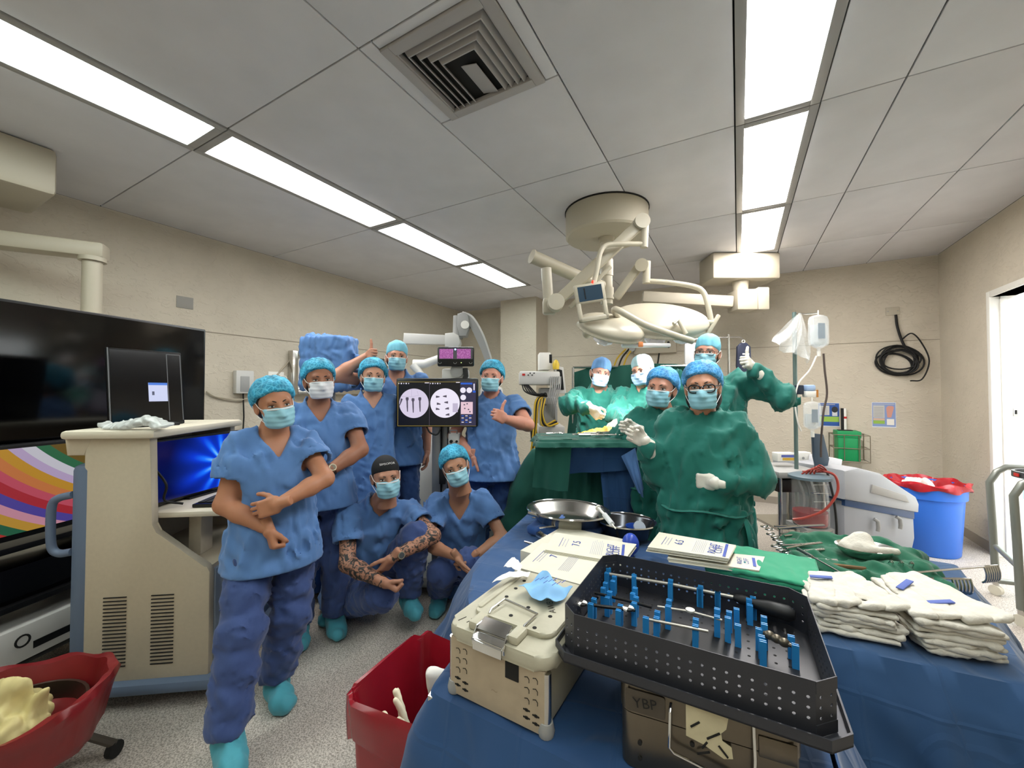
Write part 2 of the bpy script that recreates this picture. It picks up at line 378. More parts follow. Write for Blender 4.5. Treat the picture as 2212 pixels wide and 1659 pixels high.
# light panels: two strips of five, each with frame and glowing diffuser
LFRAME = mat('light_frame', '#9c9a98', .4)
def glow(name, col, k=1): 
    m = mat(name, '#f4f6f4', .5, emit=col, es=PANEL*k); return m
G1, G2, G3 = glow('diffuser_cool', '#f0fdf8', .72), glow('diffuser_warm', '#fff9f4', .85), glow('diffuser_white', '#f6fbff', .8)
H0, H1, H2 = glow('diffuser_soft', '#f4fbf8', .62), glow('diffuser_bright', '#f8fbfa', 1.1), glow('diffuser_bright_warm', '#fffaf6', 1.9)
k = 0
for si, (x0, x1, who) in enumerate(((-3.03, -2.60, 'left'), (0, .40, 'right'))):
    for j in range(5):
        y0, y1 = YS[j], YS[j+1]; nm = ['behind the camera', 'nearest in view', 'second from the front', 'third from the front', 'farthest'][j]
        t = thing('ceiling_light', 'recessed ceiling light panel, %s of the strip near the %s' % (nm, 'left wall' if si == 0 else 'surgical lamp'), 'light', ((x0+x1)/2, (y0+y1)/2, ZC), 0, 'ceiling light panels')
        hx, hy, fr = (x1-x0)/2-.003, (y1-y0)/2-.003, .045
        MB().bx(-hx, -hx+fr, -hy, hy, -.008, .02, .003).bx(hx-fr, hx, -hy, hy, -.008, .02, .003).bx(-hx+fr, hx-fr, -hy, -hy+fr, -.008, .02, .003).bx(-hx+fr, hx-fr, hy-fr, hy, -.008, .02, .003).build('frame', LFRAME, t)
        MB().bx(-hx+fr, hx-fr, -hy+fr, hy-fr, .004, .012).build('diffuser', (G1, G1, G2, G3, G1)[j] if si == 0 else (H0, H0, H1, H2, H2)[j], t)
# air vent: three-sided blades nested behind a frame
t = thing('air_vent', 'square ceiling air vent with nested sloping metal blades', 'vent', ((VENT[0]+VENT[1])/2, (VENT[2]+VENT[3])/2, ZC))
VP_ = mat('vent_paint', '#a9a5a3', .45)
hx, hy = .29, .265
MB().bx(-hx, -hx+.05, -hy, hy, -.012, .015, .003).bx(hx-.05, hx, -hy, hy, -.012, .015, .003).bx(-hx+.05, hx-.05, -hy, -hy+.05, -.012, .015, .003).bx(-hx+.05, hx-.05, hy-.05, hy, -.012, .015, .003).build('frame', VP_, t)
MB().bx(-hx+.04, hx-.04, -hy+.04, hy-.04, .115, .119).build('duct', DARK, t)
for i in range(5):
    a = hx-.052-i*.036; b = -hy+.052+i*.036; e = hy-.052; sl = .030; mb = MB()
    lo, hi = -.006, .05
    def ring(w_, yb, z): return [(-w_, e, z), (-w_, yb, z), (w_, yb, z), (w_, e, z)]
    o = ring(a, b, lo); n = ring(a-.006, b+.006, lo); p = ring(a+sl-.006, b-sl+.006, hi); q = ring(a+sl, b-sl, hi)
    if i == 0: p = ring(a-.004, b+.004, hi); q = ring(a, b, hi)
    mb.grid([o, n, p, q, o]); mb.build('blade', VP_, t, smooth=False)
MB().box((0, .11, .012), (.10, .2, .004), rot=(0, .25, 0)).build('blade_center', VP_, t)
# ================================================================ people: templates
def T3(V, M): return np.asarray(V) @ np.array(M.to_3x3()).T + np.array(M.translation)
def head_vol(h=.0048):
    v = Vol((-.11, -.14, -.19), (.11, .13, .13), h)
    v.el((0, .015, .032), (.076, .097, .086), k=.01)
    v.el((0, -.028, -.028), (.065, .068, .088), k=.03)
    v.el((0, -.05, -.08), (.042, .042, .034), k=.03)
    v.rc((-.036, -.083, .021), .012, (.036, -.083, .021), .012, k=.02)
    for sx in (-1, 1):
        v.el((.042*sx, -.066, -.034), (.026, .024, .024), k=.02)
        v.el((.032*sx, -.103, .001), (.021, .017, .012), k=.014, op='-')
        v.el((.079*sx, .016, -.012), (.010, .021, .033), R=Matrix.Rotation(-.25*sx, 3, 'Z') @ Matrix.Rotation(-.2, 3, 'X'), k=.006)
        v.el((.088*sx, .012, -.010), (.007, .011, .02), k=.006, op='-')
    v.rc((0, -.094, .004), .008, (0, -.113, -.034), .012, k=.016)
    v.rc((-.012, -.1, -.04), .007, (.012, -.1, -.04), .007, k=.01)
    v.rc((0, .02, -.05), .055, (0, .035, -.20), .057, k=.02)
    return v
HEAD = head_vol().mesh()
def tmesh(name, V, Q): return npmesh(name, [(V, Q, 0)])
def cap_bouffant(seed=0, low=0.0, big=1.0):
    v = Vol((-.15*big, -.15, -.15), (.15*big, .19*big, .21*big), .0055)
    v.el((0, .028, .052), (.098*big, .120*big, .092*big), k=.01); v.el((0, .05, .01-low), (.094*big, .1*big, .09), k=.03)
    v.half((0, -.062, .060), Vector((0, -.52+low*3, -.855)), k=.004)          # opening round the face and neck
    v.el((0, -.035, -.04), (.072, .10, .098), k=.006, op='-')
    ii = np.nonzero(np.abs(v.D) < .03); x, y, z = v.ax[0][ii[0]], v.ax[1][ii[1]], v.ax[2][ii[2]]
    px_, pz = x, z-.118; rr = np.sqrt(px_**2+(y+.075)**2+pz**2)+1e-4; an = np.arctan2(px_, (y+.075)+.6*(.118-z))
    rg = np.random.RandomState(seed); ph = rg.rand(3)*6
    v.D[ii] += (.0042*np.abs(np.sin(an*9+ph[0]+1.5*np.sin(rr*30+ph[1])))*np.clip(rr/.05, .2, 1)-.002+.0022*np.sin(rr*75+an*3+ph[2])).astype(np.float32)
    # elastic rim along the opening
    R = []
    for i in range(40): R.append(i)
    return v.mesh()
def cap_tied(h=.0055):
    v = Vol((-.12, -.14, -.08), (.12, .16, .16), h)
    v.el((0, .016, .042), (.083, .105, .088), k=.01); v.el((0, .016, .085), (.072, .094, .055), k=.02)
    v.half((0, -.09, .047), Vector((0, -.33, -.94)), k=.004)
    v.el((0, .118, .0), (.02, .014, .014), k=.01); v.folds(.003, 70, 3, (1, 1, .6)); return v.mesh()
def skull_cap():
    v = Vol((-.11, -.13, -.08), (.11, .14, .15), .005)
    v.el((0, .015, .036), (.0805, .102, .09), k=.01); v.half((0, -.09, .052), Vector((0, -.35, -.94)), k=.003)
    v.el((0, .118, -.005), (.018, .012, .016), k=.01); return v.mesh()
def mask_vol(h=.0042, seed=0):
    v = Vol((-.09, -.16, -.14), (.09, .04, .02), h)
    v.el((0, -.032, -.042), (.070, .083, .085), k=.01); v.el((0, -.058, -.078), (.055, .052, .046), k=.04)
    v.rc((0, -.1, -.012), .011, (0, -.121, -.04), .014, k=.03)
    for sx in (-1, 1): v.el((.04*sx, -.07, -.04), (.032, .03, .04), k=.02)
    v.box((0, -.09, -.06), (.066, .075, .051), rd=.006, k=.006, op='&')
    ii = np.nonzero(np.abs(v.D) < .02); x, y, z = v.ax[0][ii[0]], v.ax[1][ii[1]], v.ax[2][ii[2]]
    zz = z+.25*np.abs(x)-.35*np.abs(x)
    v.D[ii] += (.0026*np.abs(np.sin((zz*PI/.024)+seed))*np.clip((-z-.018)/.015, 0, 1)+.0012*np.sin(x*90+z*60+seed)).astype(np.float32)
    return v.mesh()
CAPB = [cap_bouffant(1), cap_bouffant(5), cap_bouffant(9, big=1.04)]; CAPT = cap_tied(); CAPS = skull_cap(); MASKV = [mask_vol(seed=0), mask_vol(seed=1.1)]
HAIRV = Vol((-.11, -.13, -.2), (.11, .17, .14), .006).el((0, .02, .034), (.0795, .0985, .088)).el((0, .035, -.02), (.078, .086, .075), k=.02).el((0, -.06, -.03), (.066, .085, .115), k=.004, op='-').half((0, 0, -.075), (0, .2, -1)).mesh()
BUNV = Vol((-.12, -.08, -.2), (.12, .17, .14), .006).el((0, .03, .03), (.082, .1, .09)).el((0, .065, -.06), (.088, .07, .085), k=.03).el((0, -.075, -.04), (.095, .105, .14), k=.004, op='-').mesh()
HP = {'relax': ((18, 28, 18), (.62, .72, -.3), 12), 'flat': ((6, 8, 5), (.7, .7, -.1), 5), 'grip': ((55, 55, 35), (.55, .62, -.55), 25), 'wrap': ((26, 34, 24), (.6, .7, -.3), 10), 'fist': ((78, 92, 60), (.35, .6, -.72), 50), 'thumb': ((80, 95, 62), (1, .12, .08), -6)}
HANDS = {}
def hand(pose):
    if pose in HANDS: return HANDS[pose]
    (a1, a2, a3), td, tb = HP[pose]; v = Vol((-.075, -.05, -.1), (.125, .2, .05), .0036)
    v.box((-.001, .048, 0), (.040, .046, .0145), rd=.013, k=.004); v.rc((0, -.04, 0), .024, (0, .01, 0), .026, k=.02)
    v.el((.024, .032, -.009), (.017, .03, .014), k=.012)
    for i, (x, L, r) in enumerate(((.030, .072, .0092), (.0105, .080, .0094), (-.0095, .075, .009), (-.029, .058, .008))):
        p = Vector((x, .088-(.006 if i in (0,) else 0)-(.012 if i == 3 else 0), .001)); ang = 0; sp = (i-1.5)*-.05*(1 if a1 < 40 else .15)
        for j, (fr, da) in enumerate(((.46, a1), (.30, a2), (.24, a3))):
            ang += math.radians(da+(i-1.5)*3); q = p+Vector((math.sin(sp), math.cos(ang), -math.sin(ang)))*L*fr
            v.rc(p, r-(.0008*j), q, r-.0008*(j+1), k=.0022); p = q
    th = {'fist': ((.026, .02, -.008), (.040, .048, -.026), (.036, .074, -.042), (.012, .084, -.052)), 'grip': ((.026, .02, -.006), (.046, .046, -.026), (.050, .072, -.048), (.038, .090, -.066)),
          'thumb': ((.022, .03, -.004), (.052, .046, -.008), (.084, .050, -.006), (.112, .046, -.002))}.get(pose, ((.026, .02, -.006), (.050, .046, -.018), (.064, .072, -.028), (.070, .095, -.036)))
    for j, r in enumerate((.0128, .0112, .0102)): v.rc(th[j], r, th[j+1], r-.0012, k=.004)
    HANDS[pose] = v.mesh(); return HANDS[pose]
def hand_M(pos, fdir, tdir, sgn, sc=1.0):
    y = Vector(fdir).normalized(); x = Vector(tdir); x = (x-y*x.dot(y)).normalized(); z = x.cross(y)*sgn
    M = Matrix((x*sc, y*sc, z*sc)).transposed().to_4x4(); M.translation = pos; return M
def placed_hand(pose, M, sgn):
    V, Q = hand(pose); return T3(V, M), (Q if sgn > 0 else Q[:, ::-1])
def col_prim(v, B, o, prof, k=.02, op='+', ex=2.4, z0=None, z1=None):
    """column with elliptical section; B: 3 axes (left, front, up) as rows; prof: (w, rx, ry, cu, cv)"""
    X, Y, Z = v.grids(); p = np.array(prof, float); o = np.array(o, float); b = np.array(B)
    X, Y, Z = X-o[0], Y-o[1], Z-o[2]
    U = b[0, 0]*X+b[0, 1]*Y+b[0, 2]*Z; W_ = b[2, 0]*X+b[2, 1]*Y+b[2, 2]*Z; Vv = b[1, 0]*X+b[1, 1]*Y+b[1, 2]*Z
    f = lambda i: np.interp(W_, p[:, 0], p[:, i]).astype(np.float32)
    rx, ry = f(1), f(2); r = (np.abs((U-f(3))/rx)**ex+np.abs((Vv-f(4))/ry)**ex)**(1/ex)
    d = (r-1)*np.minimum(rx, ry); d = np.maximum(d, np.maximum(p[0, 0]-W_, W_-p[-1, 0]))
    v._op((slice(None),)*3, d.astype(np.float32), k, op); return U, Vv, W_
def ik(s, t, l1, l2, pole):
    s, t = Vector(s), Vector(t); d = t-s; L = min(d.length, (l1+l2)*.995); d.normalize(); t = s+d*L
    a = (l1*l1-l2*l2+L*L)/(2*L); hgt = math.sqrt(max(l1*l1-a*a, 0)); p = Vector(pole); p = (p-d*p.dot(d)).normalized()
    return s+d*a+p*hgt, t
CLOTH_SEED = [11]
def cloth_mat(name, col, rough=.85, bump=.5):
    if name in MATS: return MATS[name]
    m = mat(name, col, rough, var=.07, vscale=5); nt, b = nodes(m); tc = nt.nodes.new('ShaderNodeTexCoord')
    n = nt.nodes.new('ShaderNodeTexNoise'); n.inputs['Scale'].default_value = 9; n.inputs['Detail'].default_value = 6; n.inputs['Distortion'].default_value = .9; n.noise_type = 'RIDGED_MULTIFRACTAL'; n.inputs['Lacunarity'].default_value = 2.1
    mp = nt.nodes.new('ShaderNodeMapping'); mp.inputs['Scale'].default_value = (1, 1, .5); nt.links.new(tc.outputs['Object'], mp.inputs[0]); nt.links.new(mp.outputs[0], n.inputs['Vector'])
    bp = nt.nodes.new('ShaderNodeBump'); bp.inputs['Strength'].default_value = bump; bp.inputs['Distance'].default_value = .02
    nt.links.new(n.outputs[0], bp.inputs['Height']); nt.links.new(bp.outputs[0], b.inputs['Normal'])
    b.inputs['Sheen Weight'].default_value = .15; return m
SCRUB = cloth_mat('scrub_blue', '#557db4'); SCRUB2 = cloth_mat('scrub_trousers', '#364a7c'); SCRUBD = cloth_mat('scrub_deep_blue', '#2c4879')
GOWN = cloth_mat('gown_green', '#13655a'); 
SHOEC = cloth_mat('shoe_cover_teal', '#4497a6', .7, .4)
def net_mat(name, c1, c2):
    m = mat(name, c1, .7); nt, b = nodes(m); tc = nt.nodes.new('ShaderNodeTexCoord'); w_ = nt.nodes.new('ShaderNodeTexVoronoi'); w_.inputs['Scale'].default_value = 55
    w_.feature = 'DISTANCE_TO_EDGE'; n = nt.nodes.new('ShaderNodeTexNoise'); n.inputs['Scale'].default_value = 14
    r = nt.nodes.new('ShaderNodeValToRGB'); r.color_ramp.elements[0].position = .0; r.color_ramp.elements[0].color = (*hexc(c2), 1); r.color_ramp.elements[1].position = .16; r.color_ramp.elements[1].color = (*hexc(c1), 1)
    r2 = nt.nodes.new('ShaderNodeMapRange'); r2.inputs[1].default_value = .4; r2.inputs[2].default_value = .65; r2.inputs[3].default_value = .62; r2.inputs[4].default_value = 1.25
    mx = nt.nodes.new('ShaderNodeVectorMath'); mx.operation = 'SCALE'
    nt.links.new(tc.outputs['Object'], w_.inputs['Vector']); nt.links.new(tc.outputs['Object'], n.inputs['Vector']); nt.links.new(w_.outputs['Distance'], r.inputs[0]); nt.links.new(n.outputs[0], r2.inputs[0])
    nt.links.new(r.outputs[0], mx.inputs[0]); nt.links.new(r2.outputs[0], mx.inputs['Scale']); nt.links.new(mx.outputs[0], b.inputs['Base Color']); return m
NETCAP = net_mat('bouffant_teal', '#2b93bb', '#5bc0e0'); NETCAP2 = net_mat('bouffant_blue', '#3b8fcf', '#6fb7ea')
TIECAP = mat('tied_cap_aqua', '#7cc3da', .8, var=.06, vscale=20); TIECAPB = mat('tied_cap_blue', '#6f9fd6', .8, var=.06, vscale=20); TIECAPW = mat('tied_cap_pale', '#bfe3ea', .8)
BLACKCAP = mat('black_cotton', '#17181a', .85)
MASKB = mat('mask_blue', '#93c8d8', .75, var=.04, vscale=30); MASKW = mat('mask_white', '#e6e6ea', .75); MASKL = mat('mask_lilac', '#a9c6ea', .75)
GLOVE = mat('latex_glove', '#d9d3c8', .45, var=.05, vscale=30, bump=.15, bscale=60, sub=.1)
HAIR = mat('dark_hair', '#1d1613', .6); LOOP = mat('ear_loop', '#f0efec', .7); EYEW = mat('eye_white', '#bfb6b0', .25); IRIS = mat('iris_brown', '#24140c', .2); LASH = mat('lash_line', '#1a100c', .7)
GLASSF = mat('glasses_black', '#141212', .3); LENS = mat('lens_glass', '#ffffff', .02, trans=1, ior=1.02, alpha=.25)
# face details in head space
def eye_mesh(sx, squint):
    mb = MB(); mb.ell((.032*sx, -.0795, .0), (.0155, .0115, .0085*squint), seg=14, rings=8); mb.mi = 1; mb.ell((.032*sx, -.0865, .0), (.0062, .0055, .0068*squint), seg=12, rings=8); mb.mi = 2
    up = [Vector((.032*sx+.0168*math.cos(a), -.0875+.012*abs(math.cos(a))**2, .0085*squint*math.sin(a))) for a in np.linspace(.05*PI, .95*PI, 9)]
    mb.tube(up, [.0008, .0014, .0018, .0019, .0019, .0019, .0018, .0014, .0008], 6); return mb
def brow_mesh(sx, arch=.006):
    pts = [Vector((.013*sx+.037*sx*t, -.0965+.026*t*t, .0195+arch*math.sin(PI*min(1, t*1.15)*.75))) for t in np.linspace(0, 1, 8)]
    return MB().tube(pts, [.0026, .0038, .0042, .004, .0036, .003, .0024, .0012], 6, flat=.8)
def person(label, eye, H=None, yaw=0, head=(0, 0, 0), sex='f', girth=1.0, outfit='scrub', skin='#a9735a', arms=None, cap='bouffant', capmat=None, mask=None, glasses=None,
           lean=(0, 0), legs=None, pelvis=None, chest=None, top=None, bottom=None, hem=.47, group=None, sleeve=.62, tattoo=False, hsc=1.0, bun=False, vdepth=.12, feet=None, shoulder_w=None, stance=.0):
    E = P(*eye); CLOTH_SEED[0] += 1; seed = CLOTH_SEED[0]
    tc = Vector((-E.x, -E.y, 0)).normalized(); fd = Matrix.Rotation(math.radians(yaw), 3, 'Z') @ tc
    up = Vector((0, 0, 1)); lf = up.cross(fd).normalized()
    H = H or E.z/.935; base = Vector((E.x-lean[0]*lf.x-lean[1]*fd.x, E.y-lean[0]*lf.y-lean[1]*fd.y, 0))
    root = thing('person', label, 'person', base, 0, group)
    sk = mat('skin_'+skin.strip('#'), skin, .5, var=.05, vscale=12, sub=.12)
    male = sex == 'm'
    def at(zf, u=0, v=0): return base+(lf*lean[0]+fd*lean[1])*max(0, (zf-.5)/.435)+lf*u+fd*v+up*(zf*H)
    pel = Vector(pelvis) if pelvis is not None else at(.53)
    nk = E-up*.13*hsc-fd*.022 if chest is None else Vector(chest)
    axis = (nk-pel).normalized() if pelvis is not None else ((nk-pel).normalized())
    bl = (lf-axis*lf.dot(axis)).normalized(); bf = axis.cross(bl)*-1
    if bf.dot(fd) < 0: bf = -bf
    B = [list(bl), list(bf), list(axis)]; L = (nk-pel).length     # pelvis -> neck base
    sw = shoulder_w or (.104*H if male else .095*H)
    shL, shR = nk-axis*.062+bl*sw, nk-axis*.062-bl*sw
    l1, l2 = .172*H, .150*H
    # limbs
    A = {}
    for sd, sh, sg in (('L', shL, 1), ('R', shR, -1)):
        a = (arms or {}).get(sd)
        if a is None: a = dict(w=sh-up*(l1+l2)*.96+bl*sg*.05+bf*.02, pole=-bf+bl*sg*.3, pose='relax', fd=-up+bf*.15, td=bf)
        el_, wr = ik(sh, a['w'], l1, l2, a['pole']); A[sd] = (sh, el_, wr, a, sg)
    hipL, hipR = pel+bl*.088-axis*.02, pel-bl*.088-axis*.02
    LG = {}
    for sd, hp, sg in (('L', hipL, 1), ('R', hipR, -1)):
        g = (legs or {}).get(sd)
        if g is None:
            ft = (feet or {}).get(sd); an = Vector((ft.x, ft.y, .075)) if ft is not None else Vector((base.x, base.y, .075))+lf*sg*(.10+stance)-fd*.0
            l_ = .238*H; kn, an = ik(hp, an, l_, l_, fd+lf*sg*.15)
            LG[sd] = (hp, kn, an, sg, (ft-base).normalized() if False else fd)
        else: LG[sd] = (hp, Vector(g[0]), Vector(g[1]), sg, Vector(g[2]) if len(g) > 2 else fd)
    pts = [pel, nk, shL, shR]+[q for a in A.values() for q in a[1:3]]+[q for g in LG.values() for q in g[1:3]]
    lo = np.min([list(p) for p in pts], 0)-.26; hi = np.max([list(p) for p in pts], 0)+.26
    G = girth; cw = sw*.97
    def torso_prof(g, off=0):
        return [(-.09, .15*g+off, .10*g+off, 0, 0), (0, .165*g+off, .12*g+off, 0, 0), (L*.33, .15*g+off, .115*g+off, 0, .012*G), (L*.62, .158*g+off, .118*g+off, 0, .0), (L*.80, cw*1.0+off, .100*g+off, 0, -.005), (L*.89, cw*.88+off, .082+off, 0, -.012), (L*.955, .100+off, .064+off, 0, -.012), (L*1.02, .066+off, .054+off, 0, -.01), (L*1.06, .055+off, .048+off, 0, -.01)]
    # ---- body
    v = Vol(lo, hi, .013)
    col_prim(v, B, pel, torso_prof(G*.97, -.012), k=.02)
    v.rc(nk-axis*.02, .056, E-up*.09*hsc-fd*.0, .053, k=.03)
    for sd, (sh, el_, wr, a, sg) in A.items():
        ar = (1.12 if male else .98)*(.85+.15*G)*(.78 if outfit == 'gown' else 1)
        v.rc(sh, .046*ar, el_, .039*ar, k=.03); v.rc(el_, .041*ar, el_+(wr-el_)*.35, .040*ar, k=.02); v.rc(el_+(wr-el_)*.35, .040*ar, wr, .0265*ar, k=.02)
    for sd, (hp, kn, an, sg, fdv) in LG.items(): v.rc(hp, .075, kn, .05, k=.03); v.rc(kn, .05, an, .036, k=.02); v.rc(an, .034, an+fdv*.1-up*.04, .028, k=.02)
    V, Q = v.mesh(); mi = np.zeros(len(Q), np.int32)
    if tattoo:
        C = V[Q].mean(1)
        for sd, (sh, el_, wr, a, sg) in A.items():
            for p0, p1 in ((sh, el_), (el_, wr)):
                p0, p1 = np.array(p0), np.array(p1); t = np.clip(((C-p0)@(p1-p0))/((p1-p0)@(p1-p0)), 0, 1); mi[np.linalg.norm(C-p0-t[:, None]*(p1-p0), axis=1) < .075] = 1
    parts = [(V, Q, mi)]
    hy, hpi, hr = [math.radians(a) for a in head]
    HR = Matrix.Rotation(math.atan2(tc.y, tc.x)+PI/2+hy, 4, 'Z') @ Matrix.Rotation(hr, 4, 'Y') @ Matrix.Rotation(hpi, 4, 'X')
    HM = Matrix.Translation(E) @ HR @ Matrix.Scale(hsc, 4)
    parts.append((T3(HEAD[0], HM), HEAD[1], 0))
    gloves = []
    for sd, (sh, el_, wr, a, sg) in A.items():
        f_ = a.get('fd') or (wr-el_); M_ = hand_M(wr, f_, a.get('td') or bf, sg, a.get('sc', 1.0 if male else .93)); hv, hq = placed_hand(a.get('pose', 'relax'), M_, sg)
        if outfit == 'gown':
            g = Vol(np.minimum(list(wr), list(el_))-.08, np.maximum(list(wr), list(el_))+.08, .006); dd = (el_-wr).normalized(); g.rc(wr, .031, wr+dd*.05, .037, k=.01); g.rc(wr+dd*.05, .037, wr+dd*.085, .042, k=.01)
            gv, gq = g.mesh(); gloves.append([(hv, hq, 0), (gv, gq, 0)])
        else: parts.append((hv, hq, 0))
    ms = [sk]+([TATTOO(skin)] if tattoo else [])
    body = link('body', npmesh('body', parts), ms, root, True, True, 80)
    for g in gloves: link('glove', npmesh('glove', g), GLOVE, root, True, True, 80)
    def hinst(name, V_, Q_, m, par=root):
        me = tmesh(name, T3(V_, HM), Q_); return link(name, me, m, par, True, True, 70)
    def hmb(name, mb, m, par=root):
        mb.bm.transform(HM); return mb.build(name, m, par, True, True, 60)
    for sx in (-1, 1): hmb('eye', eye_mesh(sx, .6), [EYEW, IRIS, LASH], body); hmb('eyebrow', brow_mesh(sx, .007 if not male else .004), HAIR, body)
    hinst('hair', *(BUNV if bun else HAIRV), HAIR)
    if cap == 'bouffant': co_ = hinst('bouffant_cap', *CAPB[seed % 3], capmat or NETCAP)
    elif cap == 'tied': co_ = hinst('surgical_cap', *CAPT, capmat or TIECAP)
    else: co_ = hinst('skull_cap', *CAPS, BLACKCAP)
    mk = hinst('face_mask', *MASKV[seed % 2], mask or MASKB)
    for sx in (-1, 1):
        hmb('ear_loop', MB().tube(arc([(.060*sx, -.072, -.016), (.074*sx, -.035, -.008), (.083*sx, .008, .016), (.089*sx, .034, .012), (.088*sx, .036, -.015), (.082*sx, .014, -.042), (.068*sx, -.03, -.07), (.052*sx, -.07, -.098)], 4), .0016, 6), LOOP, mk)
    hmb('nose_strip', MB().tube([Vector((x, -.118+9*x*x, -.0125+.0*x)) for x in np.linspace(-.055, .055, 11)], .0035, 6, flat=1), mat('mask_edge', '#e9eef0', .7), mk)
    if glasses:
        gm = MB(); lens = MB()
        for sx in (-1, 1):
            pr = [(.033*sx+.0265*math.copysign(abs(math.cos(t))**.75, math.cos(t)), -.112+.014*(abs(.033*sx+.0265*math.cos(t))/.06)**2, -.006+.0195*math.copysign(abs(math.sin(t))**.75, math.sin(t))) for t in np.linspace(0, 2*PI, 21)[:-1]]
            gm.tube(pr, glasses, 6, closed=True); lens.bm.faces.new([lens.bm.verts.new(p) for p in pr])
            gm.tube([(.0585*sx, -.098, .004), (.077*sx, -.04, .004), (.086*sx, .02, .006)], glasses*.8, 6)
        gm.tube([(-.008, -.113, .0), (0, -.115, .003), (.008, -.113, 0)], glasses, 6)
        go = hmb('glasses', gm, GLASSF); hmb('lens', lens, LENS, go)
    # ---- clothes
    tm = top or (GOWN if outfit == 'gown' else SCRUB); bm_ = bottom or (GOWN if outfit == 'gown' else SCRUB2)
    h_ = .0115
    if outfit == 'scrub':
        wb = hem*H-pel.z if pelvis is None else -.10
        v = Vol(np.minimum(lo, hi), hi, h_)
        pr = torso_prof(G, .014); pr = [(min(wb, -.02), .212*G, .182*G, 0, 0)]+[p for p in pr if p[0] > max(wb, -.02)+.02]
        for sd, (sh, el_, wr, a, sg) in A.items():
            se = sh+(el_-sh)*sleeve; dd = (el_-sh).normalized(); v.rc(sh, .066, sh+dd*.1, .076, k=.03); v.rc(sh+dd*.1, .076, se+dd*.06, .090, k=.02)
        for sd, (sh, el_, wr, a, sg) in A.items():
            se = sh+(el_-sh)*sleeve; dd = (el_-sh).normalized(); v.box(se+dd*.14, (.13, .13, .14), R=rotm(dd), rd=.002, k=.003, op='-')
        U, Vv, W_ = col_prim(v, B, pel, pr, k=.035, ex=2.3)
        cl = [(A[q][0]+(A[q][1]-A[q][0])*sleeve, (A[q][1]-A[q][0]).normalized(), .16) for q in A]+([(pel+axis*wb, (0, 0, 1), .4)] if pelvis is None else []); v.folds(.013, 46, seed, (1, 1, .55), calm=cl); v.folds(.007, 105, seed+50, (1, 1, .5), calm=cl)
        for sd, (sh, el_, wr, a, sg) in A.items():
            se = sh+(el_-sh)*sleeve; dd = (el_-sh).normalized(); v.rc(se-dd*.025, .066, se+dd*.12, .070, k=.004, op='-')
        if pelvis is None: v.half(pel+axis*(wb+.012), (0, 0, -1), k=.003)
        # neck opening and V
        v.rc(nk-axis*.0, .068, nk+axis*.2, .085, k=.01, op='-')
        vz = L-vdepth; dv = np.maximum(np.maximum(np.abs(U)-(W_-vz)*.62, .03-Vv), -(W_-vz)); v._op((slice(None),)*3, dv.astype(np.float32), .004, '-')
        tn = volobj('tunic', v, tm, root)
        # trousers
        v = Vol(lo, np.maximum(hi, 0) if False else hi, .0125)
        col_prim(v, B, pel, [(-.12, .145*G, .105*G, 0, 0), (0, .142*G, .10*G, 0, 0), (.12, .13*G, .09*G, 0, 0)], k=.03)
        for sd, (hp, kn, an, sg, fdv) in LG.items():
            v.rc(hp, .090*min(G, 1.1), kn, .084, k=.05); v.rc(kn, .085, an+up*.03+(kn-an)*.05, .080, k=.03)
        v.folds(.011, 48, seed+7, (1, 1, 1.1)); v.folds(.007, 110, seed+9, (1, 1, 1))
        for sd, (hp, kn, an, sg, fdv) in LG.items(): v.el(an-up*.03, (.13, .13, .055), k=.015, op='-')
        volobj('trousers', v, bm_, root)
    else:
        v = Vol(np.minimum(lo, list(base+Vector((-.3, -.3, .1)))), hi, .0125); wb = .24*H-pel.z
        pr = torso_prof(G*1.06, .02)[1:-1]
        for sd, (sh, el_, wr, a, sg) in A.items():
            v.rc(sh, .068, el_, .072, k=.03); dd = (el_-wr).normalized(); v.rc(el_, .074, wr+dd*.05, .056, k=.03)
        U, Vv, W_ = col_prim(v, B, pel, pr, k=.04, ex=2.3)
        pb = Vector((base.x, base.y, pel.z)); off_ = pel-pb
        U, Vv, W_ = col_prim(v, [list(lf), list(fd), [0, 0, 1]], pb, [(wb, .23*G, .19*G, 0, .01), (-.25, .21*G, .175*G, 0, .01), (.06, .178*G, .142*G, off_.dot(lf)*.5, off_.dot(fd)*.5)], k=.05, ex=2.2)
        ang = np.arctan2(U, Vv+1e-6); near = np.abs(v.D) < .08
        v.D += (near*.011*np.sin(ang*13+2.2*np.sin(W_*5+seed))*np.clip((.12-W_)/.25, .15, 1)).astype(np.float32)
        cl = [(A[q][2], (A[q][2]-A[q][1]).normalized(), .13) for q in A]; v.folds(.019, 44, seed, (1, 1, .42), calm=cl); v.folds(.011, 100, seed+50, (1, 1, .45), calm=cl)
        v.rc(nk-axis*.005, .064, nk+axis*.2, .08, k=.01, op='-')
        tn = volobj('gown', v, tm, root)
        tb = MB()   # waist ties
        ring_ = [pel+axis*(.03+.008*math.sin(t*5))+bl*(.186*G+.012)*math.copysign(abs(math.cos(t))**.85, math.cos(t))+bf*(.150*G+.016)*math.copysign(abs(math.sin(t))**.85, math.sin(t)) for t in np.linspace(0, 2*PI, 33)[:-1]]
        tb.tube(ring_, .011, 6, closed=True, flat=.45)
        kn_ = pel+axis*.03+bl*.16*G+bf*.10*G
        tb.ell(kn_, (.018, .018, .022), seg=10, rings=6)
        for q in ((.03, .02, -.32), (.06, -.01, -.26)): tb.tube(arc([kn_, kn_+bl*q[0]*.7+bf*(q[1]+.03)+axis*q[2]*.35, kn_+bl*q[0]+bf*q[1]+axis*q[2]], 6), .010, 6, flat=.3)
        tb.build('waist_tie', tm, root, True)
        v = Vol(np.array([base.x-.3, base.y-.3, 0]), np.array([base.x+.3, base.y+.3, .62*H]), .014)
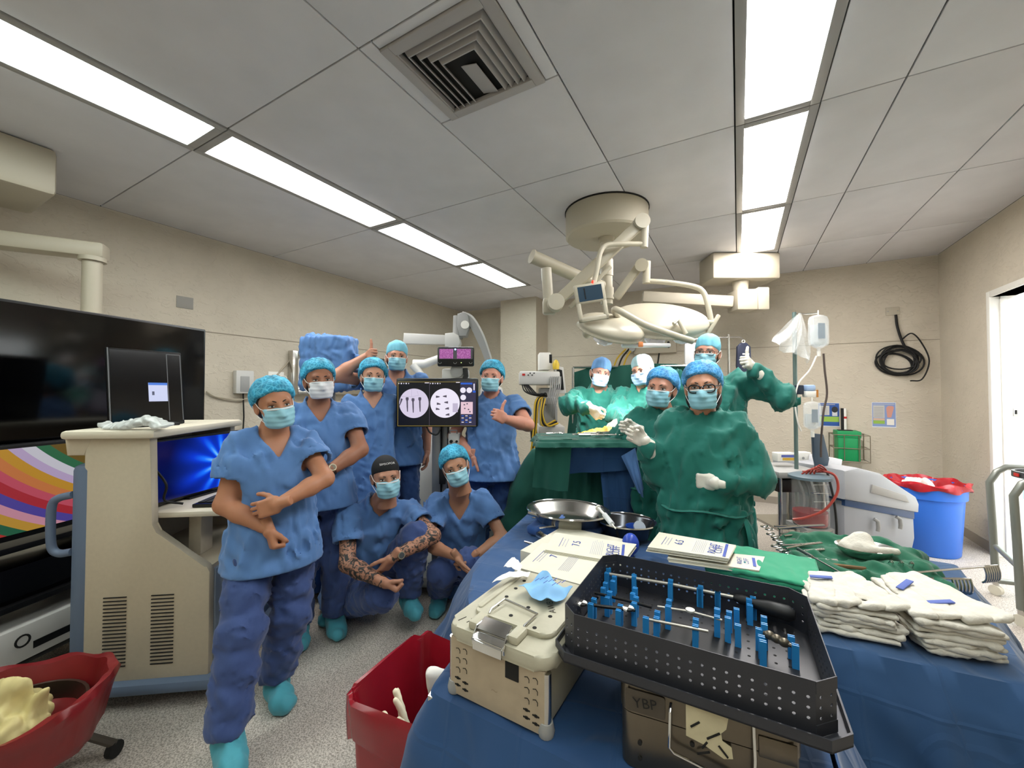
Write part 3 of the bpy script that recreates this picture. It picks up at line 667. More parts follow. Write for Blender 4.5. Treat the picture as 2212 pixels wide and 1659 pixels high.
        for sd, (hp, kn, an, sg, fdv) in LG.items(): v.rc(hp, .095, kn, .08, k=.04); v.rc(kn, .08, an+up*.03, .078, k=.03)
        v.folds(.01, 22, seed+7)
        volobj('trousers', v, SCRUBD, root)
    for sd, (hp, kn, an, sg, fdv) in LG.items():
        fl = Vector((fdv.x, fdv.y, 0)).normalized(); R = Matrix((fl, up.cross(fl), up)).transposed(); c = Vector((an.x, an.y, max(an.z-.03, .045)))+fl*.045
        v = Vol(np.array(c)-.2, np.array(c)+.2, .0075)
        v.el(c, (.135, .053, .05), R=R, k=.01); v.el(c+fl*.06-up*.008, (.075, .05, .042), R=R, k=.02); v.rc(an+up*.01, .052, an+up*.045, .056, k=.03); v.folds(.006, 60, seed+int(sg), (1, 1, .6))
        v.half((0, 0, max(an.z-.075, 0)+.002), (0, 0, -1), k=.004)
        volobj('shoe_cover', v, SHOEC, root)
    return root, dict(A=A, LG=LG, pel=pel, nk=nk, bl=bl, bf=bf, axis=axis, HM=HM, H=H, base=base)
def TATTOO(skin):
    m = mat('tattooed_skin', skin, .5); nt, b = nodes(m); tc = nt.nodes.new('ShaderNodeTexCoord'); n = nt.nodes.new('ShaderNodeTexNoise'); n.inputs['Scale'].default_value = 26; n.inputs['Detail'].default_value = 2.5; n.inputs['Distortion'].default_value = 2.2
    r = nt.nodes.new('ShaderNodeValToRGB'); r.color_ramp.elements[0].position = .44; r.color_ramp.elements[0].color = (*hexc('#33312f'), 1); r.color_ramp.elements[1].position = .56; r.color_ramp.elements[1].color = (*hexc(skin), 1)
    nt.links.new(tc.outputs['Object'], n.inputs['Vector']); nt.links.new(n.outputs[0], r.inputs[0]); nt.links.new(r.outputs[0], b.inputs['Base Color']); return m
def watch(root, info, sd, strap, face):
    sh, el_, wr, a, sg = info['A'][sd]; d = (wr-el_).normalized(); c = wr-d*.03; R = rotm(d); out = (cF*-1); out = (out-d*out.dot(d)).normalized()
    w_ = MB().lathe([(.036, -.010), (.039, -.010), (.039, .010), (.036, .010)], c, 20, R, closed=True).build('watch_strap', strap, root, True)
    MB().cyl(c+out*.036, c+out*.047, .020, seg=18).build('watch_case', mat('watch_steel', '#a79c82', .4, .4), w_, True); MB().cyl(c+out*.047, c+out*.0475, .016, seg=18).build('watch_dial', face, w_, True)
# ================================================================ people: placed
SC = 'staff in blue scrubs'; GG = 'surgical team in green gowns'
R1, F1 = cR, -cF0      # to the picture's right, toward the camera
UPV = Vector((0, 0, 1))
PE = []
def add(*a, **k): r = person(*a, **k); PE.append(r); return r
add('person in short-sleeved blue scrubs and teal bouffant cap standing foremost, arms crossed at waist', (594, 873, 1.9), yaw=14, hsc=.95, head=(12, 4, -8), skin='#b07a5c', girth=1.0, shoulder_w=.128, hem=.435, sleeve=.6, vdepth=.13, stance=.02,
    arms=dict(R=dict(w=P(580, 1143, 1.73), pole=-R1*1.0+F1*.1, pose='fist', fd=Vector((.15, 0, -1))+R1*.25, td=R1*.6+F1*.6), L=dict(w=P(603, 1088, 1.70), pole=R1*1+F1*.1-UPV*.6, pose='wrap', fd=-R1*1-UPV*.30+F1*.12, td=UPV*.9-F1*.1)),
    feet=dict(R=onZ(488, 1655, 0), L=onZ(596, 1505, 0)), group=SC)
_r = add('person in blue scrubs with a white face mask standing behind the foremost one, hands clasped', (690, 822, 2.45), yaw=6, head=(8, 0, -4), sex='m', skin='#9c6a52', girth=1.08, mask=MASKW, sleeve=.6, vdepth=.13,
    arms=dict(L=dict(w=P(704, 1022, 2.25), pole=R1-UPV*.5-F1*.3, pose='wrap', fd=-R1*.75-UPV*.6+F1*.1, td=UPV*.6-R1*.2), R=dict(w=P(668, 1020, 2.26), pole=-R1-UPV*.4, pose='fist', fd=R1*.4-UPV*.9, td=F1+UPV*.2)), group=SC)
watch(_r[0], _r[1], 'L', mat('watch_leather', '#241a17', .5), mat('watch_gold', '#6e6450', .5))
add('slim person in blue scrubs standing with arms behind the back, between two others', (806, 814, 2.95), yaw=4, head=(4, 0, 2), skin='#c49178', girth=.92, hem=.40, vdepth=.11, sleeve=.6,
    arms=dict(L=dict(w=P(822, 990, 3.2), pole=R1*.35-F1, pose='relax', fd=-R1-UPV*.4, td=-F1), R=dict(w=P(798, 990, 3.2), pole=-R1*.35-F1, pose='relax', fd=R1-UPV*.4, td=-F1)), group=SC)
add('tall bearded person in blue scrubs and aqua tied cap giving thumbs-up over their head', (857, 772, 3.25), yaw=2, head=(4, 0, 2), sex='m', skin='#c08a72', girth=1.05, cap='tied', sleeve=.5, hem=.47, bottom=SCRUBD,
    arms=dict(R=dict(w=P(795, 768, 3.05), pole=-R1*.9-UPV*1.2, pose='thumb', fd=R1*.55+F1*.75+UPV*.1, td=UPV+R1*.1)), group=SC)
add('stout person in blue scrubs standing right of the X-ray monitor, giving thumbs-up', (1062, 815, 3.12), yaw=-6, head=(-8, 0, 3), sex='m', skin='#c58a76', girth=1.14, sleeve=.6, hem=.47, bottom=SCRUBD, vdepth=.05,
    arms=dict(L=dict(w=P(1091, 905, 2.72), pole=R1-UPV*.75-F1*.1, pose='thumb', fd=-R1*.6+F1*.5+UPV*.35, td=UPV), R=dict(w=P(1024, 985, 2.98), pole=-R1-F1*.5, pose='relax', fd=-UPV, td=F1)), group=SC)
_r = add('person in blue scrubs and black skull cap squatting in front, both arms tattooed', (834, 1029, 2.42), H=1.72, yaw=10, head=(8, 2, -4), sex='m', skin='#b07f66', girth=1.1, cap='skull', sleeve=.6, tattoo=True, vdepth=.07,
    chest=P(822, 1085, 2.5), pelvis=P(775, 1262, 2.74),
    legs=dict(R=(P(825, 1285, 2.28), P(742, 1318, 2.62), F1*.6-R1*.3), L=(P(897, 1160, 2.42), P(882, 1290, 2.55), F1*.8+R1*.5)),
    arms=dict(R=dict(w=P(828, 1258, 2.20), pole=-R1*1-UPV*.6, pose='fist', fd=R1*.9-UPV*.5, td=F1*.6+UPV*.4), L=dict(w=P(850, 1203, 2.26), pole=R1*1-UPV*.1, pose='relax', fd=-R1*.6-UPV*.75, td=-R1*.5+F1*.6)), group=SC)
watch(_r[0], _r[1], 'L', mat('watch_black', '#121212', .5), mat('watch_dark', '#4a4f50', .3))
CAPTXT = _r
add('person in blue scrubs with a wide V-neck squatting beside the draped table, head tilted', (984, 1008, 2.62), H=1.62, yaw=-4, head=(0, 2, -16), skin='#a87a5f', girth=.95, sleeve=.6, vdepth=.16,
    chest=P(992, 1065, 2.7), pelvis=P(1000, 1228, 2.92),
    legs=dict(R=(P(955, 1235, 2.5), P(950, 1285, 2.72), F1), L=(P(1015, 1215, 2.5), P(1020, 1280, 2.75), F1)),
    arms=dict(R=dict(w=P(988, 1203, 2.42), pole=-R1-UPV*.5, pose='relax', fd=R1*.6-UPV*.8, td=F1), L=dict(w=P(1020, 1205, 2.46), pole=R1-UPV*.5, pose='grip', fd=-R1*.6-UPV*.7, td=F1)), group=SC)
add('person in green gown and blue tied cap bending over the operating table', (1297, 806, 3.5), yaw=4, head=(10, 6, 10), sex='m', skin='#b98a78', girth=1.02, outfit='gown', cap='tied', capmat=TIECAPB, mask=MASKL, lean=(.02, .16),
    arms=dict(R=dict(w=P(1278, 882, 3.1), pole=-R1*1.2-UPV*.2, pose='grip', fd=R1*.7-UPV*.8+F1*.2, td=F1*.3+R1*.6), L=dict(w=P(1335, 912, 3.05), pole=R1-UPV*.6, pose='grip', fd=-R1*.4-UPV*.4+F1*.5, td=-R1+UPV*.3)), group=GG)
add('person in brightly lit green gown, pale cap and glasses behind the other surgeons', (1388, 802, 3.3), yaw=-28, head=(-26, 6, -8), sex='m', skin='#d09a80', outfit='gown', cap='tied', capmat=TIECAPW, mask=MASKL, glasses=.0014, lean=(0, .08),
    arms=dict(R=dict(w=P(1352, 918, 2.98), pole=-R1-UPV, pose='grip', fd=-R1*.6+F1*.4-UPV*.3, td=UPV), L=dict(w=P(1440, 960, 3.05), pole=R1-UPV, pose='grip')), group=GG)
add('person in green gown and bright blue bouffant cap standing between two gowned colleagues', (1428, 840, 2.5), yaw=-16, head=(-14, 0, 6), skin='#b5806a', outfit='gown', capmat=NETCAP2,
    arms=dict(R=dict(w=P(1372, 925, 2.45), pole=-R1-UPV, pose='grip', fd=-R1*.9+UPV*.1, td=UPV), L=dict(w=P(1450, 1040, 2.3), pole=R1-UPV, pose='grip')), group=GG)
add('person in green gown and thick black glasses, foremost of the gowned team', (1517, 836, 2.08), yaw=0, head=(-2, 2, -3), skin='#b98468', outfit='gown', capmat=NETCAP2, glasses=.0036, bun=True, girth=1.08,
    arms=dict(R=dict(w=P(1392, 952, 2.06), pole=-R1*.3-UPV*1.2, pose='grip', fd=-R1*.8+UPV*.42-F1*.1, td=UPV*.6+R1*.4), L=dict(w=P(1545, 1043, 1.90), pole=R1*1-UPV*.5, pose='relax', fd=-R1*.8-F1*.8, td=UPV)), group=GG)
add('tall person in green gown, glasses and aqua cap giving a gloved thumbs-up at right', (1527, 763, 2.85), yaw=4, head=(-8, 0, 4), sex='m', skin='#b5806a', outfit='gown', cap='tied', glasses=.0018, girth=1.22,
    arms=dict(L=dict(w=P(1622, 790, 2.62), pole=R1*1.0-UPV*1.5, pose='thumb', fd=-R1*.6+F1*.6+UPV*.25, td=UPV-R1*.15), R=dict(w=P(1475, 1010, 2.75), pole=-R1-UPV, pose='relax')), group=GG)
# ================================================================ equipment
STEEL = mat('stainless', '#c4c2bd', .22, 1, var=.04, vscale=20); CHROME = mat('chrome', '#d8d8d6', .08, 1); BLACKP = mat('black_plastic', '#0d0d0f', .35); BLACKM = mat('black_rubber', '#151515', .7)
GREYP = mat('grey_plastic', '#9a9a98', .45); LGREY = mat('light_grey_plastic', '#c9c8c4', .45); BEIGE = mat('beige_shell', '#bdb29c', .5, var=.03, vscale=60, bump=.06, bscale=300, dist=.002); BLUEG = mat('blue_grey_trim', '#5f6f86', .5)
def crease_mat(name, col):
    m = cloth_mat(name, col, .8, .45); nt, b = nodes(m); bp = [n for n in nt.nodes if n.type == 'BUMP'][0]; tc = [n for n in nt.nodes if n.type == 'TEX_COORD'][0]
    sx = nt.nodes.new('ShaderNodeSeparateXYZ'); nt.links.new(tc.outputs['Object'], sx.inputs[0]); nz = nt.nodes.new('ShaderNodeTexNoise'); nz.inputs['Scale'].default_value = 3; nt.links.new(tc.outputs['Object'], nz.inputs['Vector'])
    def M(op, a, b_=None, c_=None):
        n = nt.nodes.new('ShaderNodeMath'); n.operation = op
        for i, q in enumerate((a, b_, c_)):
            if q is None: continue
            if isinstance(q, (int, float)): n.inputs[i].default_value = q
            else: nt.links.new(q, n.inputs[i])
        return n.outputs[0]
    wob = M('MULTIPLY', nz.outputs[0], .05); tot = None
    for s_, per in ((M('ADD', sx.outputs['Z'], wob), .13), (M('ADD', M('ADD', sx.outputs['X'], M('MULTIPLY', sx.outputs['Y'], .25)), wob), .19), (M('ADD', M('SUBTRACT', sx.outputs['Y'], M('MULTIPLY', sx.outputs['X'], .2)), wob), .21)):
        l = M('SUBTRACT', 1, M('MINIMUM', M('DIVIDE', M('PINGPONG', s_, per/2), .007), 1)); tot = l if tot is None else M('MAXIMUM', tot, l)
    b2 = nt.nodes.new('ShaderNodeBump'); b2.inputs['Strength'].default_value = .22; b2.inputs['Distance'].default_value = .006; nt.links.new(tot, b2.inputs['Height']); nt.links.new(bp.outputs[0], b2.inputs['Normal']); nt.links.new(b2.outputs[0], b.inputs['Normal']); return m
GREEND = cloth_mat('drape_green', '#0f5044', .85, .5); BLUED = crease_mat('drape_blue', '#204673'); CABLE = MATS['black_rubber']
LAMPP = mat('lamp_enamel', '#b5ae9b', .35); RED = mat('red_plastic', '#c0241f', .4)
def emis(name, col, s=1.0): return mat(name, '#050505', .3, emit=col, es=s)
class Fr:
    """a frame facing the camera station: x to the right, y away, z up; px/py read off the photograph at distance d"""
    def __init__(s, px, d): s.px, s.d = px, d; p = P(px, 847, d); s.loc = Vector((p.x, p.y, 0))
    def X(s, px): return (px-s.px)*s.d/F_PX
    def Z(s, py): return CAM_H-(py-847.5)*s.d/F_PX
    def thing(s, name, label, cat, group=None, rot=0): return thing(name, label, cat, s.loc, YAW+math.radians(rot), group)
# ---------------------------------------------------------------- surgical lamp
fr = Fr(1312, 3.42); cz = Vector((-.97, 3.38, ZC))
t = thing('surgical_lamp', 'cream ceiling-mounted surgical lamp with jointed arms and two leaf-shaped heads', 'lamp', cz)
MB().lathe([(0, -.23), (.20, -.235), (.33, -.23), (.345, -.215), (.345, 0)], cz, 48).build('canopy', LAMPP, t, True)
MB().lathe([(.347, -.012), (.352, -.012), (.352, 0), (.347, 0)], cz, 48, closed=True).build('canopy_ring', DARK, t, True)
MB().cyl(cz+Vector((0, 0, -.20)), cz+Vector((0, 0, -.27)), .075, .06, 24).cyl(cz+Vector((0, 0, -.27)), cz+Vector((0, 0, -.80)), .05, seg=24).cyl(cz+Vector((0, 0, -.42)), cz+Vector((0, 0, -.56)), .056, seg=24).cyl(cz+Vector((0, 0, -.66)), cz+Vector((0, 0, -.76)), .06, seg=24).build('stem', LAMPP, t, True)
a0, a1 = P(1300, 620, 3.40), P(1163, 560, 3.15)
a = MB().cyl(a0, a1+(a1-a0).normalized()*.05, .052, seg=20).cyl(a1+(a1-a0).normalized()*.05, a1+(a1-a0).normalized()*.062, .056, seg=20).build('upper_arm', LAMPP, t, True)
b0, b1 = P(1180, 580, 3.13), P(1186, 668, 3.13)
MB().cyl(b0, b1, .04, seg=16).box(b1+Vector((0, 0, .02)), (.1, .1, .12), rot=(0, 0, YAW), bev=.02).build('knuckle', LAMPP, t, True)
c0, c1 = P(1200, 655, 3.05), P(1384, 482, 2.95)
def flatarm(p0, p1, w_, h_, name, par, m=LAMPP):
    d = p1-p0; R = rotm(d, (0, 0, 1)); return MB().box((p0+p1)/2, (w_, h_, d.length), rot=R, bev=min(w_, h_)*.35).build(name, m, par, True)
sp_ = flatarm(c0, c1, .055, .085, 'spring_arm', t)
MB().cyl(c0-cF0*.06, c0+cF0*.05, .062, seg=24).build('joint_cap', LAMPP, sp_, True); MB().cyl(c1-cF0*.05, c1+cF0*.05, .055, seg=24).build('joint_cap', LAMPP, sp_, True)
flatarm(P(1230, 665, 3.1), P(1320, 575, 3.02), .02, .03, 'brace_bar', t)
d0, d1 = P(1394, 478, 2.93), P(1391, 535, 2.93)
MB().cyl(d0, d1, .027, seg=16).build('drop_tube', LAMPP, t, True)
MB().tube(arc([P(1390, 527, 2.93), P(1345, 527, 2.9), P(1310, 530, 2.88), P(1296, 548, 2.86), P(1288, 590, 2.85), P(1281, 618, 2.84)], 6), .018, 10).build('monitor_tube', LAMPP, t, True)
# control monitor with grip
f2 = Fr(1277, 2.82); Mx = Matrix.Translation(P(1277, 652, 2.82)) @ Matrix.Rotation(YAW, 4, 'Z') @ Matrix.Rotation(math.radians(-9), 4, 'Y')
mm = MB(Mx); k_ = 2.82/870
mm.M = Mx @ Matrix.Rotation(PI/2, 4, 'X')
o = rrect(68*k_, 78*k_, .02, 5); 
mm.box((0, 19*k_, 0), (66*k_, 42*k_, .035), bev=.012).box((-28*k_, -20*k_, 0), (10*k_, 44*k_, .03), bev=.012).box((28*k_, -20*k_, 0), (10*k_, 44*k_, .03), bev=.012).box((0, -36*k_, 0), (66*k_, 12*k_, .03), bev=.012)
cmn = mm.build('control_monitor', LAMPP, t, True)
MB(Mx @ Matrix.Rotation(PI/2, 4, 'X')).box((0, 18*k_, .018), (52*k_, 32*k_, .004)).build('screen', mat('lcd_dark', '#26323c', .15, emit='#2a4a60', es=.35), cmn, True)
MB(Mx @ Matrix.Rotation(PI/2, 4, 'X')).box((-12*k_, 18*k_, .021), (3*k_, 24*k_, .001)).build('screen_line', mat('lcd_line', '#101820', .2), cmn, True)
MB().cyl(P(1281, 606, 2.82), P(1280, 616, 2.82), .008, .016, 12).build('status_light', mat('status_red', '#e0402a', .4, emit='#ff3a20', es=.8), t, True)
# second arm and yoke
flatarm(P(1330, 645, 3.3), P(1386, 568, 3.2), .05, .07, 'spring_arm', t)
MB().cyl(P(1386, 572, 3.14), P(1386, 572, 3.26), .05, seg=20).cyl(P(1397, 565, 3.2), P(1396, 612, 3.2), .03, seg=16).build('knuckle', LAMPP, t, True)
MB().tube(arc([P(1396, 607, 3.2), P(1440, 610, 3.17), P(1495, 618, 3.12), P(1518, 630, 3.1), P(1528, 655, 3.08), P(1537, 698, 3.06)], 7), .02, 10).build('yoke_tube', LAMPP, t, True)
MB().cyl(P(1518, 697, 3.06), P(1545, 697, 3.06), .022, seg=14).build('yoke_pivot', LAMPP, t, True)
flatarm(P(1528, 722, 3.05), P(1553, 680, 3.05), .025, .03, 'handle_blade', t)
def leaf(c, rx, ry, rz, tilt, yaw_, name):
    R = Matrix.Rotation(YAW+math.radians(yaw_), 3, 'Z') @ Matrix.Rotation(math.radians(tilt[0]), 3, 'X') @ Matrix.Rotation(math.radians(tilt[1]), 3, 'Y')
    v = Vol(np.array(c)-max(rx, ry)-.05, np.array(c)+max(rx, ry)+.05, .009)
    v.el(c, (rx, ry, rz), R=R, k=.01); v.el(Vector(c)-R @ Vector((0, 0, rz*.55)), (rx*1.02, ry*1.04, rz*.42), R=R, k=.02)
    v.half(Vector(c)-R @ Vector((0, 0, rz*.75)), -(R @ Vector((0, 0, 1))), k=.02)
    return volobj(name, v, LAMPP, t), R
h1c, h2c = P(1425, 690, 3.12), P(1322, 706, 2.98)
hd1, R1_ = leaf(h1c, .37, .21, .085, (40, 6), -10, 'lamp_head'); hd2, R2_ = leaf(h2c, .27, .17, .07, (38, 5), 16, 'lamp_head')
MB().tube(arc([h1c+R1_ @ Vector((-.33, -.12, .05)), P(1330, 668, 2.86), P(1390, 700, 2.84), P(1450, 722, 2.86), P(1496, 737, 2.9)], 6), .023, 12).build('grab_rail', LAMPP, t, True)
MB().tube([P(1455, 700, 2.92), P(1466, 692, 2.93), P(1482, 722, 2.9)], .016, 10).build('rail_bracket', LAMPP, t, True)
LED = emis('led_glow', '#fff2ec', 9); PODG = mat('pod_glass', '#efeaf0', .15)
for q, (px, py, d, hh, RR) in enumerate(((1303, 730, 2.98, hd2, R2_), (1415, 733, 3.08, hd1, R1_), (1472, 727, 3.1, hd1, R1_))):
    c = P(px, py, d); pd = MB().lathe([(0, -.035), (.055, -.035), (.075, -.02), (.08, .0), (.06, .03), (0, .045)], c, 8, RR).build('lamp_pod', PODG, hh, True, angle=20)
    for i in range(5): a = 2*PI*i/5; p = c+RR @ Vector((.036*math.cos(a), .036*math.sin(a), -.036)); MB().ell(p, (.014, .014, .008), seg=10, rings=6).build('led', LED, t, True)
c = P(1268, 720, 3.05); MB().cyl(c, c+Vector((0, 0, .1)), .022, seg=14).ell(c, (.035, .035, .04), seg=14, rings=8).build('pod_bracket', LAMPP, hd2, True)
MB().box(P(1395, 746, 3.0), (.36, .05, .03), rot=(0, 0, YAW), bev=.01).build('lower_bar', mat('lamp_white', '#f0eef0', .35), t, True)
MB().box(P(1384, 744, 2.96), (.035, .012, .04), rot=(0, 0, YAW), bev=.004).build('orange_tag', mat('orange_label', '#e08a52', .5), t, True)
for px, py, d, e in ((1303, 735, 2.98, 1), (1440, 732, 3.08, 1.3)):
    L_ = bpy.data.lights.new('surgical_spot', 'SPOT'); L_.energy = LAMP*e; L_.spot_size = math.radians(84); L_.spot_blend = .7; L_.shadow_soft_size = .09; L_.color = (1, .97, .92)
    lo_ = bpy.data.objects.new('surgical_spot', L_); COL.objects.link(lo_); p = P(px, py, d)-Vector((0, 0, .05)); tgt = P(1308, 890, 3.3)
    lo_.rotation_euler = (tgt-p).to_track_quat('-Z', 'Y').to_euler(); lo_.parent = t; lo_.location = p-cz
# ---------------------------------------------------------------- supply pendant over the IV side
f = Fr(1600, 4.55); t = f.thing('ceiling_pendant', 'cream ceiling pendant box with stem and side arm near the right light strip', 'pendant')
X, Z = f.X, f.Z
MB().bx(X(1530), X(1672), -.14, .2, Z(607), ZC-.002, .02).build('ceiling_box', IVORY, t)
MB().cyl((X(1602), 0, Z(607)), (X(1602), 0, Z(632)), .085, .075, 20).build('stem', IVORY, t)
MB().bx(X(1584), X(1627), -.11, .11, Z(672), Z(628), .012).bx(X(1627)+.004, X(1652), -.11, .11, Z(672), Z(624), .012).build('joint_box', IVORY, t)
M_ = (Vector((X(1398), .15, Z(634))), Vector((X(1584), 0, Z(652)))); d_ = M_[1]-M_[0]
MB().box((M_[0]+M_[1])/2, (.11, .13, d_.length), rot=rotm(d_), bev=.02).build('arm', IVORY, t)
MB().bx(X(1589), X(1598), -.113, -.11, Z(637), Z(632)).build('label_sticker', WHITE, t)
t.location.z = ZC
for ch in t.children: ch.location.z -= ZC
# ---------------------------------------------------------------- left pendant that carries the big screen
t = thing('screen_pendant', 'cream ceiling pendant with horizontal beam and pipe carrying the big black screen', 'pendant', (-3.9, .5, ZC))
MB().bx(-4.35, -3.78, -.05, .80, 2.70, ZC-.002, .03).build('ceiling_box', IVORY, t, True)
b0, b1 = P(-160, 478, 2.55), P(232, 520, 2.95); b1.z = b0.z = 2.47
MB().box((b0+b1)/2, (.14, .11, (b1-b0).length), rot=rotm(b1-b0), bev=.02).build('beam', IVORY, t, True)
MB().cyl((b0.x, b0.y, 2.5), (b0.x, b0.y, 2.72), .07, seg=20).build('beam_post', IVORY, t, True)
pp = P(200, 560, 2.9); MB().cyl((pp.x, pp.y, 2.42), (pp.x, pp.y, 1.98), .055, seg=24).cyl((pp.x, pp.y, 2.42), (pp.x, pp.y, 2.39), .075, seg=24).cyl((pp.x, pp.y, 2.02), (pp.x, pp.y, 1.98), .07, seg=24).build('drop_pipe', IVORY, t, True)
# big screen
e0, e1 = P(445, 712, 3.0), P(-210, 640, 1.72); zt = e0.z; dv = Vector((e0.x-e1.x, e0.y-e1.y, 0)); L_ = dv.length; mid = (e0+e1)/2
t = thing('wall_screen', 'very large black glossy screen hanging from the pendant pipe at far left', 'screen', (mid.x, mid.y, zt-.84), math.atan2(dv.y, dv.x))
MB().bx(-L_/2, L_/2, 0, .05, 0, .84, .008).build('casing', BLACKP, t)
MB().bx(-L_/2+.015, L_/2-.015, -.003, .001, .02, .825).build('glass', mat('screen_black', '#020203', .10), t)
MB().bx(-.2, .2, .05, .14, .25, .70, .01).build('mount', BLACKM, t)
# ---------------------------------------------------------------- endoscopy trolley behind the cart
rz = math.radians(21); cpt = P(60, 1100, 1.98)
t = thing('endoscopy_trolley', 'black equipment trolley with striped screen, behind the beige workstation', 'trolley', (cpt.x, cpt.y, 0), rz)
# local +x faces the room; y along the front
scr = MB().bx(-.05, 0, -.62, .46, .74, 1.20, .01).build('monitor', BLACKP, t)
def serape():
    m = mat('striped_picture', '#ffffff', .4); nt, b = nodes(m); tc = nt.nodes.new('ShaderNodeTexCoord'); mp = nt.nodes.new('ShaderNodeMapping')
    mp.inputs['Location'].default_value = (0, -.62, -1.62); nt.links.new(tc.outputs['Object'], mp.inputs[0]); ln = nt.nodes.new('ShaderNodeVectorMath'); ln.operation = 'LENGTH'
    mp.inputs['Scale'].default_value = (0, .8, 1); nt.links.new(mp.outputs[0], ln.inputs[0]); r = nt.nodes.new('ShaderNodeMapRange'); r.inputs[1].default_value = .30; r.inputs[2].default_value = 1.12
    nt.links.new(ln.outputs['Value'], r.inputs[0]); cr = nt.nodes.new('ShaderNodeValToRGB'); cr.color_ramp.interpolation = 'CONSTANT'
    cols = ['#c9302a', '#e9a3b8', '#d9a53a', '#d9d2f0', '#2a4bb8', '#d8483a', '#f0c9b0', '#e8eaf8', '#1f6b4a', '#7a5f1c', '#7a5f1c', '#7a5f1c', '#2f7a50', '#f0eefa', '#d9c0ea', '#e0a52e', '#e88a4a', '#e05a70', '#c42b3a', '#5a4bb0', '#e9a3b8', '#d9a53a', '#1f6b4a', '#c9302a']
    els = cr.color_ramp.elements
    while len(els) < len(cols): els.new(.5)
    for i, c in enumerate(cols): els[i].position = i/len(cols); els[i].color = (*hexc(c), 1)
    nt.links.new(r.outputs[0], cr.inputs[0]); nt.links.new(cr.outputs[0], b.inputs['Emission Color']); b.inputs['Emission Strength'].default_value = .5; b.inputs['Base Color'].default_value = (.02, .02, .02, 1); return m
MB().bx(0, .003, -.60, .44, .77, 1.18).build('striped_screen', serape(), scr)
for y in (-.6, .44): MB().bx(-.5, -.02, y-.02, y+.02, .06, .76, .004).build('post', BLACKP, t)
for z in (.12, .40, .68): MB().bx(-.5, 0, -.6, .44, z, z+.03, .004).build('shelf', BLACKP, t)
MB().bx(-.45, -.03, -.5, .40, .43, .60, .01).build('drawer_unit', mat('black_gloss', '#08080a', .15), t)
for s_ in (-.55, .4):
    for x in (-.45, -.05): MB().cyl((x, s_, .04), (x, s_+.03, .04), .04, seg=14).cyl((x, s_+.015, .05), (x, s_+.015, .12), .012, seg=8).build('caster', BLACKM, t)
t2 = thing('processor_box', 'grey rack processor with round power button and slot on black trolley', 'device', (cpt.x, cpt.y, .15), rz)
MB().bx(-.4, .02, -.52, .42, 0, .17, .008).build('casing', LGREY, t2); MB().lathe([(.022, 0), (.030, 0), (.030, .004), (.022, .004)], (.02, -.02, .10), 18, Matrix.Rotation(PI/2, 3, 'Y'), closed=True).build('power_button', BLACKM, t2)
MB().bx(.018, .023, .02, .26, .04, .075).build('slot', BLACKP, t2); MB().bx(.018, .024, .17, .21, .11, .13).build('badge', mat('badge_red', '#6a2520', .4), t2)
# ---------------------------------------------------------------- beige workstation cart
c0 = onZ(168, 1532, 0); t = thing('workstation_cart', 'tall beige imaging workstation cart with blue-grey trim and sloped front', 'cart', (c0.x, c0.y, 0), YAW+math.radians(7))
prof = [(.02, .10), (.55, .10), (.56, .12), (.56, .60), (.545, .63), (.32, .79), (.30, .83), (.30, 1.24), (.02, 1.24)]
XZ = lambda y: Matrix(((1, 0, 0, 0), (0, 0, 1, y), (0, 1, 0, 0), (0, 0, 0, 1)))
WD = .66
for i, y in enumerate((0, WD)): MB().prism(prof, -.02, .02, XZ(y), bev=.008).build('side_panel', BEIGE, t)
MB().bx(-.035, .055, -.024, WD+.024, .06, 1.12, .03).build('rear_column', BLUEG, t)
MB().bx(-.04, .62, -.06, WD+.06, .07, .125, .02).build('base', BLUEG, t)
MB().bx(-.06, .33, -.05, WD+.05, 1.235, 1.275, .015).build('top', mat('beige_top', '#cfc7b4', .45), t)
MB().prism([(-.05, 1.16), (.02, 1.16), (.05, 1.236), (-.06, 1.236)], -.022, WD+.02, XZ(0), bev=.006).build('rear_corbel', BEIGE, t)
MB().bx(.06, .55, .02, WD-.02, .60, .62).bx(.05, .07, .02, WD-.02, .2, 1.23).build('inner_panel', BEIGE, t)
MB().bx(.53, .565, .02, WD-.02, .12, .60, .004).build('front_door', mat('blue_grey_panel', '#8591a0', .5), t)
MB().bx(.10, .64, .03, WD-.01, .845, .875, .012).build('keyboard_shelf', mat('beige_top', '#cfc7b4'), t)
MB().bx(.36, .42, .15, .25, .62, .85, .006).build('shelf_bracket', BEIGE, t)
for cxx in (.16, .36):
    for i in range(20): MB().bx(cxx-.048, cxx+.048, -.0235, -.019, .19+i*.0165, .1945+i*.0165).build('vent_slot', DARK, t)
MB().tube(arc([(-.03, -.01, .98), (-.09, -.01, .965), (-.115, -.01, .93), (-.118, -.01, .82), (-.11, -.01, .74), (-.08, -.01, .715), (-.03, -.01, .72)], 5), .017, 10).build('push_handle', BLUEG, t)
for x, y in ((.02, .05), (.56, .05), (.02, WD-.05), (.56, WD-.05)):
    w_ = MB().cyl((x-.018, y, .035), (x+.018, y, .035), .035, seg=16).build('caster', BLACKM, t)
MB().tube([(.60, -.01, .005), (.60, .3, .02), (.58, .5, .04)], .008, 6).build('brake_bar', BLACKM, t)
CW = WM[t.name]
def on_cart(name, label, cat): o = thing(name, label, cat); return o
